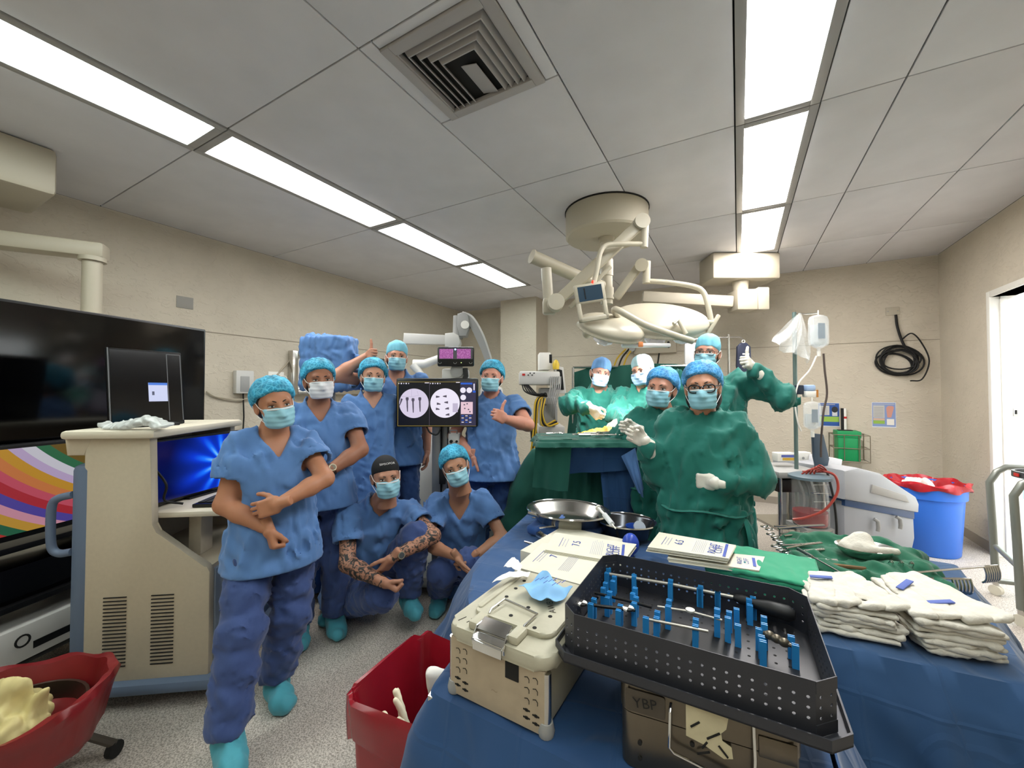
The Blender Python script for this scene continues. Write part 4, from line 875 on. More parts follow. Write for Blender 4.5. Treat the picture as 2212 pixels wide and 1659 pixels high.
# monitor in the alcove (blue desktop picture)
def desk_mat():
    m = mat('blue_desktop', '#02030a', .2); nt, b = nodes(m); tc = nt.nodes.new('ShaderNodeTexCoord'); sx = nt.nodes.new('ShaderNodeSeparateXYZ'); nt.links.new(tc.outputs['Object'], sx.inputs[0])
    def M(op, a, b_=None):
        n = nt.nodes.new('ShaderNodeMath'); n.operation = op
        for i, q in enumerate((a, b_)):
            if q is None: continue
            if isinstance(q, (int, float)): n.inputs[i].default_value = q
            else: nt.links.new(q, n.inputs[i])
        return n.outputs[0]
    u = M('SUBTRACT', sx.outputs['Y'], .14); w_ = M('SUBTRACT', sx.outputs['Z'], -.01); rr = M('SQRT', M('ADD', M('MULTIPLY', u, u), M('MULTIPLY', w_, w_)))
    an = M('ARCTAN2', w_, M('MULTIPLY', u, -1)); rays = M('POWER', M('ABSOLUTE', M('SINE', M('MULTIPLY', an, 5.5))), 3)
    fall = M('POWER', M('MAXIMUM', M('SUBTRACT', 1, M('MULTIPLY', rr, 2.9)), 0), 1.4); v = M('MULTIPLY', fall, M('ADD', M('MULTIPLY', rays, .75), .45))
    cr = nt.nodes.new('ShaderNodeValToRGB'); e = cr.color_ramp.elements; e[0].color = (*hexc('#020a45'), 1); e[1].position = .95; e[1].color = (*hexc('#7fd0ff'), 1); k = e.new(.35); k.color = (*hexc('#0836d0'), 1); k = e.new(.6); k.color = (*hexc('#1a74ff'), 1)
    nt.links.new(v, cr.inputs[0]); nt.links.new(cr.outputs[0], b.inputs['Emission Color']); b.inputs['Emission Strength'].default_value = 1.0; return m
ml = CW @ Vector((.30, .35, 1.05)); t = thing('desktop_monitor', 'monitor showing a glowing blue desktop inside the workstation alcove', 'monitor', (ml.x, ml.y, ml.z), YAW+math.radians(7-14))
MB().bx(-.03, 0, -.27, .27, -.165, .165, .008).build('casing', BLACKP, t); so = MB().bx(0, .002, -.258, .258, -.15, .152).build('blue_screen', desk_mat(), t)
MB().bx(-.08, -.03, -.06, .06, -.17, .0, .01).bx(-.14, .02, -.09, .09, -.174, -.165).build('stand', BLACKP, t)
ml = CW @ Vector((.50, .33, .876)); t = thing('keyboard', 'black keyboard on the pull-out shelf of the workstation', 'keyboard', ml, YAW+math.radians(7))
MB().bx(-.09, .11, -.24, .26, 0, .018, .005).build('body', BLACKP, t)
for i in range(5): MB().bx(-.075+i*.036, -.045+i*.036, -.22, .24, .018, .024, .003).build('key_row', BLACKM, t)
ml = CW @ Vector((.18, .30, .876)); t = thing('alcove_box', 'dark computer box with cables inside the workstation alcove', 'computer', ml, YAW+math.radians(7)); MB().bx(-.09, .06, -.24, -.10, 0, .30, .01).build('body', BLACKP, t)
MB().tube(arc([(.05, -.2, .2), (.12, -.22, .12), (.10, -.2, .04), (.16, -.16, .01)], 5), .006, 6).build('cable', CABLE, t)
# laptop-like screen on top of the cart
q0, q1 = P(238, 905, 1.97), P(400, 900, 2.25); dv = q1-q0; f_ = math.atan2(dv.y, dv.x); W_ = Vector((dv.x, dv.y)).length
t = thing('top_monitor', 'black monitor showing one small white dialog box, standing on the workstation', 'monitor', (q0.x, q0.y, 1.278), f_)
Mt = Matrix.Rotation(math.radians(-8), 4, 'X')
MB(Mt).bx(0, W_, 0, .03, .0, .40, .005).build('casing', BLACKP, t)
MB(Mt).bx(.008, W_-.008, -.002, .001, .015, .392).build('glass', mat('screen_off', '#0b0c10', .12), t)
MB(Mt).bx(0, .004, -.003, .002, 0, .40).build('bezel_strip', mat('bezel_edge', '#6f7175', .4), t)
MB(Mt).bx(W_-.072, W_-.069, -.003, .0, .02, .385).bx(W_-.010, W_-.007, -.003, 0, .02, .385).bx(W_-.072, W_-.007, -.003, 0, .382, .385).build('frame_lines', mat('bezel_edge', '#6f7175', .4), t)
MB(Mt).bx(W_*.50, W_*.50+.082, -.004, -.002, .125, .225).build('dialog_box', emis('dialog_white', '#cfd6f5', .95), t)
MB(Mt).bx(W_*.50, W_*.50+.082, -.005, -.0035, .212, .225).build('dialog_bar', emis('dialog_blue', '#3f7be0', .9), t)
MB(Mt).bx(W_*.50+.014, W_*.50+.024, -.005, -.0035, .158, .178).build('dialog_icon', emis('dialog_grey', '#5a607a', .8), t)
MB().bx(W_*.15, W_*.8, -.09, .10, -.003, .012, .004).build('stand', BLACKP, t)
bp_ = P(300, 912, 1.90); v = Vol(np.array((bp_.x, bp_.y, 1.27))-.22, np.array((bp_.x, bp_.y, 1.27))+.22, .006)
for i in range(7):
    a = random.uniform(0, 6); v.el((bp_.x+cR.x*(-.13+i*.04), bp_.y+cR.y*(-.13+i*.04), 1.285+.008*i*(.8 if i < 6 else .2)), (.045, .045, .012), R=Matrix.Rotation(a, 3, 'Z') @ Matrix.Rotation(.5*math.sin(a), 3, 'X'), k=.02)
v.folds(.007, 120, 3); v.half((0, 0, 1.277), (0, 0, -1)); tag(volobj('plastic_sheet', v, mat('clear_film', '#cfd3d0', .25, alpha=.7)), 'crumpled clear plastic film lying on the workstation top', 'plastic film')
MB().tube([CW @ Vector((-.02, -.03, 1.285)), CW @ Vector((.16, -.035, 1.285)), CW @ Vector((.2, -.02, 1.285))], .007, 6)
# ---------------------------------------------------------------- C-arm viewing station
f = Fr(945, 2.95); X, Z = f.X, f.Z; t = f.thing('xray_station', 'mobile X-ray viewing stand with grey column, wide monitor and small upper display', 'medical stand')
mo = MB().bx(X(857), X(1033), -.02, .03, Z(922), Z(817), .012).build('monitor', BLACKP, t)
def sq(name, x0, x1, y0, y1, m, par, dy=-.0215, th=.001): return MB().bx(X(x0), X(x1), dy, dy+th, Z(y1), Z(y0)).build(name, m, par)
scn = sq('screen', 861, 1029, 825, 919.5, emis('xr_black', '#0b0d16', .9), mo, -.0212)
YL = emis('xr_yellow', '#b09a4a', .8); WHT = emis('xr_white', '#ece6f6', 1.0); LIL = emis('xr_lilac', '#c9bfd8', .9); DKG = emis('xr_dark', '#5d5668', .8); BLU = emis('xr_blue', '#2a63d8', .9)
MB().bx(X(861), X(1029), -.0225, -.0215, Z(825.6), Z(824.8)).bx(X(861), X(1029), -.0225, -.0215, Z(919.6), Z(918.8)).bx(X(861), X(861.8), -.0225, -.0215, Z(919.6), Z(824.8)).build('image_border', YL, mo)
for cx, cy in ((896, 871), (962.5, 870.5)): MB().cyl((X(cx), -.0222, Z(cy)), (X(cx), -.0235, Z(cy)), 31.5*f.d/870, seg=48).build('xray_image', WHT if cx > 900 else emis('xr_pale', '#dcd2ea', .95), mo)
def ln(name, pts, r, m):
    rs = r if isinstance(r, list) else [r]*len(pts); L_, R_ = [], []
    for i, (a, b) in enumerate(pts):
        q0, q1 = pts[max(i-1, 0)], pts[min(i+1, len(pts)-1)]; dx, dz = q1[0]-q0[0], q1[1]-q0[1]; n = math.hypot(dx, dz) or 1; nx, nz = -dz/n*rs[i], dx/n*rs[i]
        L_.append((X(a+nx), -.0243, Z(b+nz))); R_.append((X(a-nx), -.0243, Z(b-nz)))
    MB().grid([L_, R_]).build(name, m, mo, smooth=False, thick=.0006)
for a, b in ((881.5, 862), (894, 864), (908.5, 862)): ln('screw_shadow', [(a, b-4), (a, b), (a, b+4), (a+.4, b+16), (a+.8, b+27)], [2.6, 3.4, 1.6, 1.5, .9], DKG)
ln('screw_shadow', [(870, 861), (868, 868), (865, 876)], [2.2, 1.5, .8], DKG); ln('fabric_line', [(868, 856), (890, 857), (906, 854), (903, 845)], .5, LIL); ln('fabric_line', [(891, 842), (891, 857)], .4, LIL)
for a, b, s_ in ((943, 857, 1), (966, 856, -1), (945, 872, 1), (969, 869, -1), (943, 883, 1), (971, 882, -1), (972, 895, -1)): ln('screw_shadow', [(a, b), (a+3*s_, b), (a+8*s_, b+(1 if b > 870 else 0))], [2.6, 2.0, .9], DKG)
sq('ruler_shadow', 979, 990, 871, 890, LIL, mo, -.0242); sq('divider', 928.6, 929.4, 825, 919, DKG, mo, -.0235)
for i in range(5):
    for x0 in (863.5, 931): MB().cyl((X(x0+i*5.2), -.022, Z(828.5)), (X(x0+i*5.2), -.0235, Z(828.5)), 1.6*f.d/870, seg=6 if i % 2 else 3).build('tool_icon', WHT, mo)
pn = sq('side_panel', 995, 1028.5, 825, 919, emis('xr_panel', '#34324e', .9), mo, -.023)
sq('blue_bar', 996, 1021, 827, 830.5, BLU, mo, -.0245); sq('name_bar', 919, 928, 826.6, 828, WHT, mo, -.0245); sq('name_bar', 986, 994, 825.6, 827, WHT, mo, -.0245)
for cx, cy in ((1001, 843), (1014.5, 843), (1001.5, 858.5)): MB().cyl((X(cx), -.0245, Z(cy)), (X(cx), -.0255, Z(cy)), 6*f.d/870, seg=24).build('thumbnail', WHT, mo)
sq('body_diagram', 996.5, 1022, 868, 894, emis('xr_pink', '#e9c9d6', .95), mo, -.0245)
for a, b in ((1004, 874), (1010, 872), (1013, 884), (1005, 882), (1016, 889)): MB().ell((X(a), -.0262, Z(b)), (.006, .0008, .005), seg=8, rings=5).build('diagram_blot', DKG, mo)
for i in range(4):
    for j in range(3): sq('panel_mark', 998+j*8, 1003+j*8, 897+i*4.5, 898.6+i*4.5, WHT if (i+j) % 2 else BLU, mo, -.0245)
sq('edge_marks', 1023.5, 1026, 829, 843, WHT, mo, -.0245); sq('blue_chip', 1022, 1028, 844, 848, BLU, mo, -.0245)
# small upper display
sd_ = MB().bx(X(943), X(1023), .02, .055, Z(791), Z(748), .012).build('upper_display', BLACKP, t)
PINK = mat('pink_screen', '#0a0508', .2, emit='#b25aa8', es=.75)
def noise_em(m, c1, c2, sc):
    nt, b = nodes(m); tc = nt.nodes.new('ShaderNodeTexCoord'); n = nt.nodes.new('ShaderNodeTexNoise'); n.inputs['Scale'].default_value = sc; r = nt.nodes.new('ShaderNodeValToRGB')
    r.color_ramp.elements[0].color = (*hexc(c1), 1); r.color_ramp.elements[1].color = (*hexc(c2), 1); r.color_ramp.elements[0].position = .35; r.color_ramp.elements[1].position = .65
    nt.links.new(tc.outputs['Object'], n.inputs['Vector']); nt.links.new(n.outputs[0], r.inputs[0]); nt.links.new(r.outputs[0], b.inputs['Emission Color'])
noise_em(PINK, '#a04a98', '#d584cc', 160)
MB().bx(X(946), X(1020), .0185, .0195, Z(775), Z(752)).build('display_panel', mat('panel_grey', '#55555c', .3), sd_)
for a, b in ((948, 978), (986, 1016)): MB().bx(X(a), X(b), .017, .018, Z(774), Z(753)).build('pink_field', PINK, sd_)
MB().ell((X(982.5), .0165, Z(754)), (.007, .004, .007), seg=10, rings=6).build('blue_lamp', emis('lamp_blue', '#9ab4ff', 3), sd_); MB().ell((X(995.5), .018, Z(783)), (.004, .003, .004), seg=8, rings=5).build('green_lamp', emis('lamp_green', '#cfe890', 1.5), sd_)
for a in (949, 982, 1016): MB().tube([(X(a)+.011*math.cos(q), .018, Z(782)+.011*math.sin(q)) for q in np.linspace(PI, 2*PI, 9)], .0016, 5).build('knob_mark', GREYP, sd_)
# column, carriage, control box, base
MB().bx(X(925), X(945), .14, .28, .12, Z(850), .01).bx(X(947), X(960), .16, .26, .12, Z(850), .006).build('column', mat('column_grey', '#8d8f90', .35, .3), t)
MB().bx(X(945), X(947), .13, .2, .12, Z(850)).bx(X(960), X(962), .15, .2, .12, Z(850)).build('column_groove', BLACKM, t)
MB().bx(X(951), X(1008), .06, .2, Z(830), Z(795), .015).build('carriage', LGREY, t); MB().cyl((X(985), .05, Z(800)), (X(985), .07, Z(800)), .05, seg=20).build('carriage_boss', GREYP, t)
MB().tube([(X(1003), .05, Z(795)), (X(1005), .04, Z(812)), (X(1000), .03, Z(826))], .02, 8).build('clamp', BLACKM, t)
cb_ = MB().bx(X(966), X(990), .05, .16, Z(985), Z(938), .008).build('control_box', LGREY, t)
for a, b, r in ((973, 955, .012), (985, 955, .009)): MB().cyl((X(a), .05, Z(b)), (X(a), .035, Z(b)), r, seg=14).build('knob', BLACKM, cb_)
MB().tube([(X(970), .06, Z(939)), (X(970), .05, Z(931)), (X(985), .05, Z(931)), (X(985), .06, Z(939))], .006, 6).build('box_handle', GREYP, cb_)
MB().bx(X(944), X(958), .1, .14, Z(1052), Z(996), .004).build('black_label', BLACKM, t)
MB().tube(arc([(X(922), .0, Z(922)), (X(930), -.01, Z(934)), (X(945), -.01, Z(938)), (X(954), 0, Z(922))], 6), .006, 6).build('loop_cable', CABLE, t)
MB().bx(X(880), X(1010), -.05, .5, .05, .13, .02).build('base', GREYP, t)
for x, y in ((890, 0), (1000, 0), (890, .45), (1000, .45)): MB().cyl((X(x)-.015, y, .035), (X(x)+.015, y, .035), .035, seg=14).build('caster', BLACKM, t)
# C-arm arc rising behind
f = Fr(1000, 3.75); X, Z = f.X, f.Z; t = f.thing('c_arm', 'grey C-arm bow rising behind the X-ray viewing stand', 'x-ray arm')
MB().cyl((X(988), 0, Z(725)), (X(988), 0, Z(682)), .045, .04, 18).cyl((X(988), 0, Z(732)), (X(988), 0, Z(724)), .05, seg=18).build('tube_neck', GREYP, t)
MB().prism([(X(990), Z(680)), (X(1003), Z(676)), (X(1012), Z(682)), (X(1016), Z(705)), (X(1008), Z(728)), (X(994), Z(728)), (X(989), Z(705))], -.07, .07, XZ(0), bev=.01).build('elbow_housing', GREYP, t)
MB().cyl((X(1006), -.08, Z(704)), (X(1006), -.07, Z(704)), .038, seg=20).build('elbow_cap', WHITE, t)
ou = arc([(X(1000), Z(674), 0), (X(1022), Z(684), 0), (X(1042), Z(715), 0), (X(1056), Z(752), 0), (X(1066), Z(790), 0), (X(1070), Z(840), 0)], 6); inn = arc([(X(1003), Z(690), 0), (X(1016), Z(706), 0), (X(1030), Z(735), 0), (X(1043), Z(765), 0), (X(1050), Z(790), 0), (X(1054), Z(840), 0)], 6)
MB().prism([(p.x, p.y) for p in ou]+[(p.x, p.y) for p in reversed(inn)], -.05, .05, XZ(0), bev=.006).build('bow', GREYP, t)
MB().prism([(p.x, p.y) for p in ou]+[(p.x+(q.x-p.x)*.2, p.y+(q.y-p.y)*.2) for p, q in reversed(list(zip(ou, inn)))], -.054, .054, XZ(0)).build('bow_edge', LGREY, t)
MB().bx(X(1040), X(1085), -.15, .25, 0, Z(835), .03).build('lower_cabinet', LGREY, t)
MB().prism([(X(963), Z(750)), (X(963), Z(722)), (X(980), Z(720)), (X(992), Z(726)), (X(996), Z(742)), (X(990), Z(754))], -.07, .06, XZ(0), bev=.01).build('joint_head', LGREY, t)
MB().prism([(X(870), Z(742)), (X(872), Z(719)), (X(964), Z(724)), (X(964), Z(744))], -.03, .05, XZ(.02), bev=.006).build('side_arm', LGREY, t)
# white jointed arm and equipment behind the tall one
f = Fr(900, 3.7); X, Z = f.X, f.Z; t = f.thing('boom_unit', 'white jointed boom arm on a wheeled unit behind the X-ray monitor', 'medical arm')
MB().tube([(X(955), 0, Z(772)), (X(918), 0, Z(786)), (X(893), 0, Z(787))], [.035, .04, .045], 12).build('upper_link', WHITE, t); MB().tube([(X(893), -.02, Z(788)), (X(915), -.02, Z(815)), (X(940), -.02, Z(850))], [.04, .03, .028], 12).build('lower_link', WHITE, t)
MB().bx(X(878), X(960), .05, .4, Z(1110), Z(940), .02).build('cabinet', mat('cabinet_white', '#d5d3cd', .4), t); MB().bx(X(906), X(915), .03, .06, Z(985), Z(962), .004).build('red_switch', RED, t)
MB().tube([(X(938), .1, Z(945)), (X(938), .1, Z(850))], .03, 10).build('post', WHITE, t)
# ---------------------------------------------------------------- left wall: view box, sockets, wrapped unit
a, b = onX(626, 757, XL+.04), onX(832, 765, XL+.04); c = onX(700, 852, XL+.04)
t = thing('xray_viewbox', 'steel-framed wall light box for X-ray films behind the blue wrapped unit', 'light box', (XL, (a.y+b.y)/2, c.z))
hw = (b.y-a.y)/2; hh = a.z-c.z
MB().bx(0, .10, -hw, -hw+.07, 0, hh, .006).bx(0, .10, hw-.07, hw, 0, hh, .006).bx(0, .10, -hw+.07, hw-.07, hh-.06, hh, .006).bx(0, .10, -hw+.07, hw-.07, 0, .08, .006).build('frame', STEEL, t); MB().bx(.02, .05, -hw+.06, hw-.06, .06, hh-.05).build('panel', mat('milk_glass', '#d4d4d2', .3), t)
bp_ = P(712, 790, 3.55); f = Fr(712, 3.55)
v = Vol((bp_.x-.5, bp_.y-.5, f.Z(855)), (bp_.x+.5, bp_.y+.5, f.Z(700)), .011); RR = Matrix.Rotation(YAW, 3, 'Z'); zc_ = (f.Z(722)+f.Z(850))/2
v.box((bp_.x, bp_.y, zc_), (.21, .13, (f.Z(735)-f.Z(850))/2), R=RR, rd=.03); v.rc(P(672, 728, 3.5), .02, P(735, 738, 3.5), .015, k=.06); v.rc(P(735, 740, 3.5), .02, P(772, 770, 3.5), .02, k=.05); v.folds(.018, 45, 4, (1, 1, .5)); v.folds(.008, 100, 5)
tg = thing('wrapped_unit', 'tall unit wrapped in crumpled light blue drape in front of the wall light box', 'wrapped equipment', (bp_.x, bp_.y, 0), YAW); volobj('wrap', v, SCRUB, tg); MB().cyl((0, .05, .05), (0, .05, f.Z(845)), .03, seg=14).build('post', GREYP, tg); MB().bx(-.25, .25, -.2, .25, 0, .06, .02).build('foot', GREYP, tg)
a, b = onX(503, 800, XL), onX(541, 850, XL); t = thing('wall_box', 'small grey wall junction box with a hanging black lead', 'junction box', (XL, (a.y+b.y)/2, b.z))
hw = (b.y-a.y)/2; MB().bx(0, .07, -hw, hw, 0, a.z-b.z, .01).build('body', LGREY, t); MB().bx(.07, .076, -hw*.55, hw*.45, .02, (a.z-b.z)*.75, .003).build('cover', GREYP, t); MB().tube([(.03, 0, 0), (.03, .01, -.25), (.02, .0, -.6)], .008, 6).build('lead', CABLE, t)
a, b = onX(583, 805, XL), onX(608, 820, XL); t = thing('wall_socket', 'white wall socket plate with one white plug', 'socket', (XL, (a.y+b.y)/2, (a.z+b.z)/2)); MB().bx(0, .012, -.09, .09, -.05, .05, .004).build('plate', WHITE, t); MB().bx(.012, .05, .02, .05, -.015, .015, .004).tube(arc([(.05, .035, 0), (.07, .08, -.01), (.05, .1, -.12), (.02, .09, -.3)], 5), .006, 6).build('plug', WHITE, t)
for q in (-.045, -.03): MB().cyl((.0125, q, .01), (.0135, q, .01), .005, seg=8).build('socket_hole', DARK, t)
MB().tube(arc([onX(446, 850, XL+.02), onX(475, 862, XL+.02), onX(503, 860, XL+.02)], 6), .007, 6)
cbl = MB().tube(arc([onX(446, 846, XL+.02), onX(470, 858, XL+.02), onX(530, 862, XL+.03), onX(575, 835, XL+.02), onX(640, 762, XL+.02)], 8), .009, 6).build('wall_cable', mat('putty_cable', '#a89f8c', .6)); tag(cbl, 'pale cable looping along the left wall past the junction box', 'cable')
a, b = onX(381, 638, XL), onX(417, 669, XL); tag(MB().bx(XL, XL+.006, a.y, b.y, b.z, a.z, .002).build('blank_plate', mat('blank_grey', '#8f8c86', .5)), 'grey blank square plate high on the left wall', 'wall plate')
# blue draped trolley between the standing people
def drape(name, label, poly, zt, zb, flare, m, folds=26, amp=.03, seed=1, crease=True, parent=None, cat='drape', thick=.004, n=160, exclude=None, rise=0):
    """cloth laid over a table: poly = corner points (world xy), skirt falls from the edge"""
    rg = random.Random(seed); pts = []; L = []; k = len(poly); per = [(Vector(poly[i]), Vector(poly[(i+1) % k])) for i in range(k)]; tot = sum((b-a).length for a, b in per)
    for a, b in per:
        m_ = max(4, int(n*(b-a).length/tot))
        for i in range(m_): pts.append(a.lerp(b, i/m_))
    N = len(pts); sm = pts
    for _ in range(3): sm = [(sm[i-1]+sm[i]*2+sm[(i+1) % N])/4 for i in range(N)]
    c = sum(sm, Vector((0, 0)))/N; nor = []
    for i in range(N): tg = sm[(i+1) % N]-sm[i-1]; nn = Vector((tg.y, -tg.x)).normalized(); nor.append(nn if nn.dot(sm[i]-c) > 0 else -nn)
    for _ in range(6): nor = [(nor[i-1]+nor[i]+nor[(i+1) % N]).normalized() for i in range(N)]
    ph = [rg.uniform(0, 6.28) for _ in range(8)]; rows = []
    for s_ in (.02, .3, .6, .85, .96): rows.append([(c.x+(p.x-c.x)*s_, c.y+(p.y-c.y)*s_, zt+.003*math.sin(p.x*40+s_*9)+.003*math.sin(p.y*33)) for p in sm])
    for j, tt in enumerate(np.linspace(0, 1, 30)):
        row = []
        for i in range(N):
            s_ = i/N*2*PI; w_ = (math.sin(s_*folds+ph[0]+1.5*math.sin(3*s_+ph[1]))*.5+math.sin(s_*folds*.43+ph[2])*.6+.35*math.sin(s_*folds*2.3+ph[3]+tt*2))*amp*min(1, tt*1.6)**.8
            fl = (flare(sm[i], nor[i]) if callable(flare) else flare)*(tt**.75)
            zz = zt-(zt-zb)*tt; px_, py_ = sm[i]; wr = .5*amp*min(1, tt*3)*(abs(math.sin(px_*9+zz*14+ph[4]+math.sin(py_*8)))+abs(math.sin(py_*11-zz*9+ph[5]+1.3*math.sin(zz*7+px_*5)))+.6*abs(math.sin(px_*23+py_*19+zz*21+ph[6]))-1.6)
            q = sm[i]+nor[i]*(.012*min(1, tt*8)+fl+w_-wr); row.append((q.x, q.y, max(zb, zt-.012*(tt > 0)-(zt-zb)*tt+.0*w_)))
        rows.append(row)
    o = MB().grid(rows, closed=True).build(name, m, parent, parent is not None, True, 60, thick=thick)
    if parent is None: tag(o, label, cat)
    return o
def rect(cx, cy, w_, d_, rot=0):
    R = Matrix.Rotation(rot, 2); return [Vector((cx, cy))+R @ Vector(p) for p in ((-w_/2, -d_/2), (w_/2, -d_/2), (w_/2, d_/2), (-w_/2, d_/2))]
def table(name, label, poly, zt, cat='table'):
    c = sum((Vector(p) for p in poly), Vector((0, 0)))/len(poly); t = thing(name, label, cat, (c.x, c.y, 0))
    MB().prism([(p.x, p.y) for p in poly], zt-.035, zt-.006).build('tabletop', STEEL, t, True)
    for p in poly: q = Vector(p).lerp(c, .12); MB().cyl((q.x, q.y, 0), (q.x, q.y, zt-.03), .016, seg=10).build('leg', STEEL, t, True)
    return t
b_ = P(722, 1040, 3.05); pl = rect(b_.x, b_.y, .55, .4, YAW); table('side_trolley', 'small steel trolley under dark blue drape behind the standing staff', pl, .84, 'trolley')
drape('trolley_drape', 'dark blue drape over a small trolley behind the standing staff', pl, .845, .06, .03, cloth_mat('drape_navy', '#274f8c', .85, .5), seed=5, n=110)
# ---------------------------------------------------------------- operating table, screen, mayo stand
pl = rect(-.98, 2.98, .72, .62, 0); tt_ = table('operating_table', 'operating table hidden under green surgical drapes below the lamp', pl, 1.02)
def fl_(p, n): return .05+max(0, -n.x)*.34+max(0, -n.y)*.10
drape('operating_drape', 'green surgical drape covering the operating table and spreading toward the floor', pl, 1.03, .04, fl_, GREEND, folds=17, amp=.035, seed=3)
s0, s1 = P(1238, 792, 4.05), P(1530, 785, 3.75); v = None
t = thing('drape_screen', 'upright green drape screen hung behind the two surgeons', 'screen', ((s0.x+s1.x)/2, (s0.y+s1.y)/2, 0), 0)
rows = []
for j in range(15):
    row = []; z = 1.71-j*.075
    for i in range(60):
        u = i/59; p = s0.lerp(s1, u); nrm = Vector((-(s1-s0).y, (s1-s0).x, 0)).normalized(); dd = .028*math.sin(u*23+j*.25)*(j/14)**.6+.02*math.sin(u*9+j*.5)+.008*math.sin(u*47)
        row.append((p.x+nrm.x*dd-(.10*cR.x*(1-u)*(j/14)), p.y+nrm.y*dd-(.10*cR.y*(1-u)*(j/14)), z-.015*math.sin(u*6+1)-.05*max(0, .12-u)*8*(1-j/14)))
    rows.append(row)
MB().grid(rows).build('cloth', GREEND, t, True, thick=.004)
MB().tube([(s0.x, s0.y, 1.70), (s1.x, s1.y, 1.70)], .012, 8).build('bar', STEEL, t, True)
for p in (s0, s1): MB().cyl((p.x, p.y, 0), (p.x, p.y, 1.70), .014, seg=10).build('upright', STEEL, t, True)
f = Fr(1285, 2.58); X, Z = f.X, f.Z; t = f.thing('mayo_stand', 'mayo stand with raised tray under a green cloth in front of the surgeons', 'instrument stand')
MB().bx(X(1170), X(1405), -.16, .18, 1.150, 1.165, .006).build('tray', STEEL, t); MB().cyl((X(1395), .1, .05), (X(1395), .1, 1.15), .018, seg=12).tube([(X(1300), -.15, .05), (X(1395), .1, .05), (X(1300), .3, .05)], .018, 8).build('post', STEEL, t)
MW = WM[t.name]; pl = [(MW @ Vector(p)).xy for p in ((X(1160), -.18, 0), (X(1408), -.18, 0), (X(1408), .20, 0), (X(1160), .20, 0))]
drape('mayo_cover', 'green cloth covering the mayo tray, hanging over its edges', pl, 1.168, 1.128, .012, GREEND, folds=22, amp=.012, seed=8, n=120)
def sheet(name, label, corners, m, nu=24, nv=18, amp=.02, seed=0, cat='drape', freq=5, thick=.004):
    """hanging cloth panel; corners: top-left, top-right, bottom-right, bottom-left (world)"""
    rg = random.Random(seed); a, b, c, d = [Vector(q) for q in corners]; rows = []; n = (b-a).cross(d-a).normalized(); ph = [rg.uniform(0, 6) for _ in range(4)]
    for j in range(nv+1):
        v_ = j/nv; row = []
        for i in range(nu+1):
            u = i/nu; p = a.lerp(b, u).lerp(d.lerp(c, u), v_); row.append(p+n*amp*(.15+v_**.7)*(math.sin(u*freq*2+ph[0]+.8*math.sin(v_*4+ph[1]))+.5*math.sin(u*freq*4.7+ph[2]+v_*2)+.35*math.sin(v_*7+u*3+ph[3])))
        rows.append(row)
    return tag(MB().grid(rows).build(name, m, thick=thick, angle=60), label, cat)
q = lambda px, py, d: P(px, py, d)
sheet('hanging_cloth', 'green cloth flap hanging from the left end of the mayo tray', (q(1158, 950, 2.47), q(1236, 948, 2.40), q(1226, 1062, 2.42), q(1150, 1052, 2.50)), GREEND, amp=.006, seed=2, freq=4)
sheet('blue_sheet', 'broad blue drape hanging in front below the mayo tray', (q(1230, 958, 2.44), q(1402, 955, 2.40), q(1396, 1012, 2.44), q(1226, 1024, 2.48)), BLUED, amp=.006, seed=4, freq=4)
sheet('blue_sheet', 'long narrow blue drape falling from the mayo stand toward the floor', (q(1296, 1000, 2.50), q(1400, 990, 2.46), q(1440, 1200, 2.46), q(1312, 1200, 2.50)), BLUED, amp=.022, seed=6, freq=7)
sheet('blue_sheet', 'small light blue drape corner folded over at the right of the mayo stand', (q(1342, 985, 2.40), q(1372, 968, 2.37), q(1396, 1085, 2.38), q(1378, 1060, 2.38)), SCRUB, amp=.008, seed=9, freq=3)
# instruments on the mayo tray
def instr(name, label, cat, a, b, r=.004, kind='forceps', par=None, m=None):
    a, b = Vector(a), Vector(b); mid = (a+b)/2; t = thing(name, label, cat, (mid.x, mid.y, min(a.z, b.z)-r)); d = (b-a).normalized(); s_ = d.cross(UPV).normalized(); L = (b-a).length; m = m or STEEL
    if kind == 'forceps':
        for sg in (-1, 1):
            MB().tube([a+s_*sg*.004, a+d*L*.45+s_*sg*.004, a+d*L*.8+s_*sg*.016], [r*.7, r, r], 6).build('shank', m, t, True)
            c = b+s_*sg*.02-d*.012; MB().tube([c+d*.016*math.cos(q_)+s_*.012*math.sin(q_) for q_ in np.linspace(0, 2*PI, 13)[:-1]], r*.7, 6, closed=True).build('finger_ring', m, t, True)
        MB().cyl(a+d*L*.42-UPV*r*1.2, a+d*L*.42+UPV*r*1.2, r*1.6, seg=10).build('pivot', m, t, True)
    elif kind == 'rod': MB().tube([a, a+d*L*.5, b], [r, r, r*.6], 8).build('shaft', m, t, True); MB().tube([a, a+d*L*.32], r*2.2, 8).build('handle', m, t, True)
    elif kind == 'hammer': MB().tube([a, b], r, 8).build('handle', m, t, True); MB().cyl(b-s_*.025, b+s_*.025, .016, seg=14).build('head', m, t, True)
    return t
zt_ = 1.178
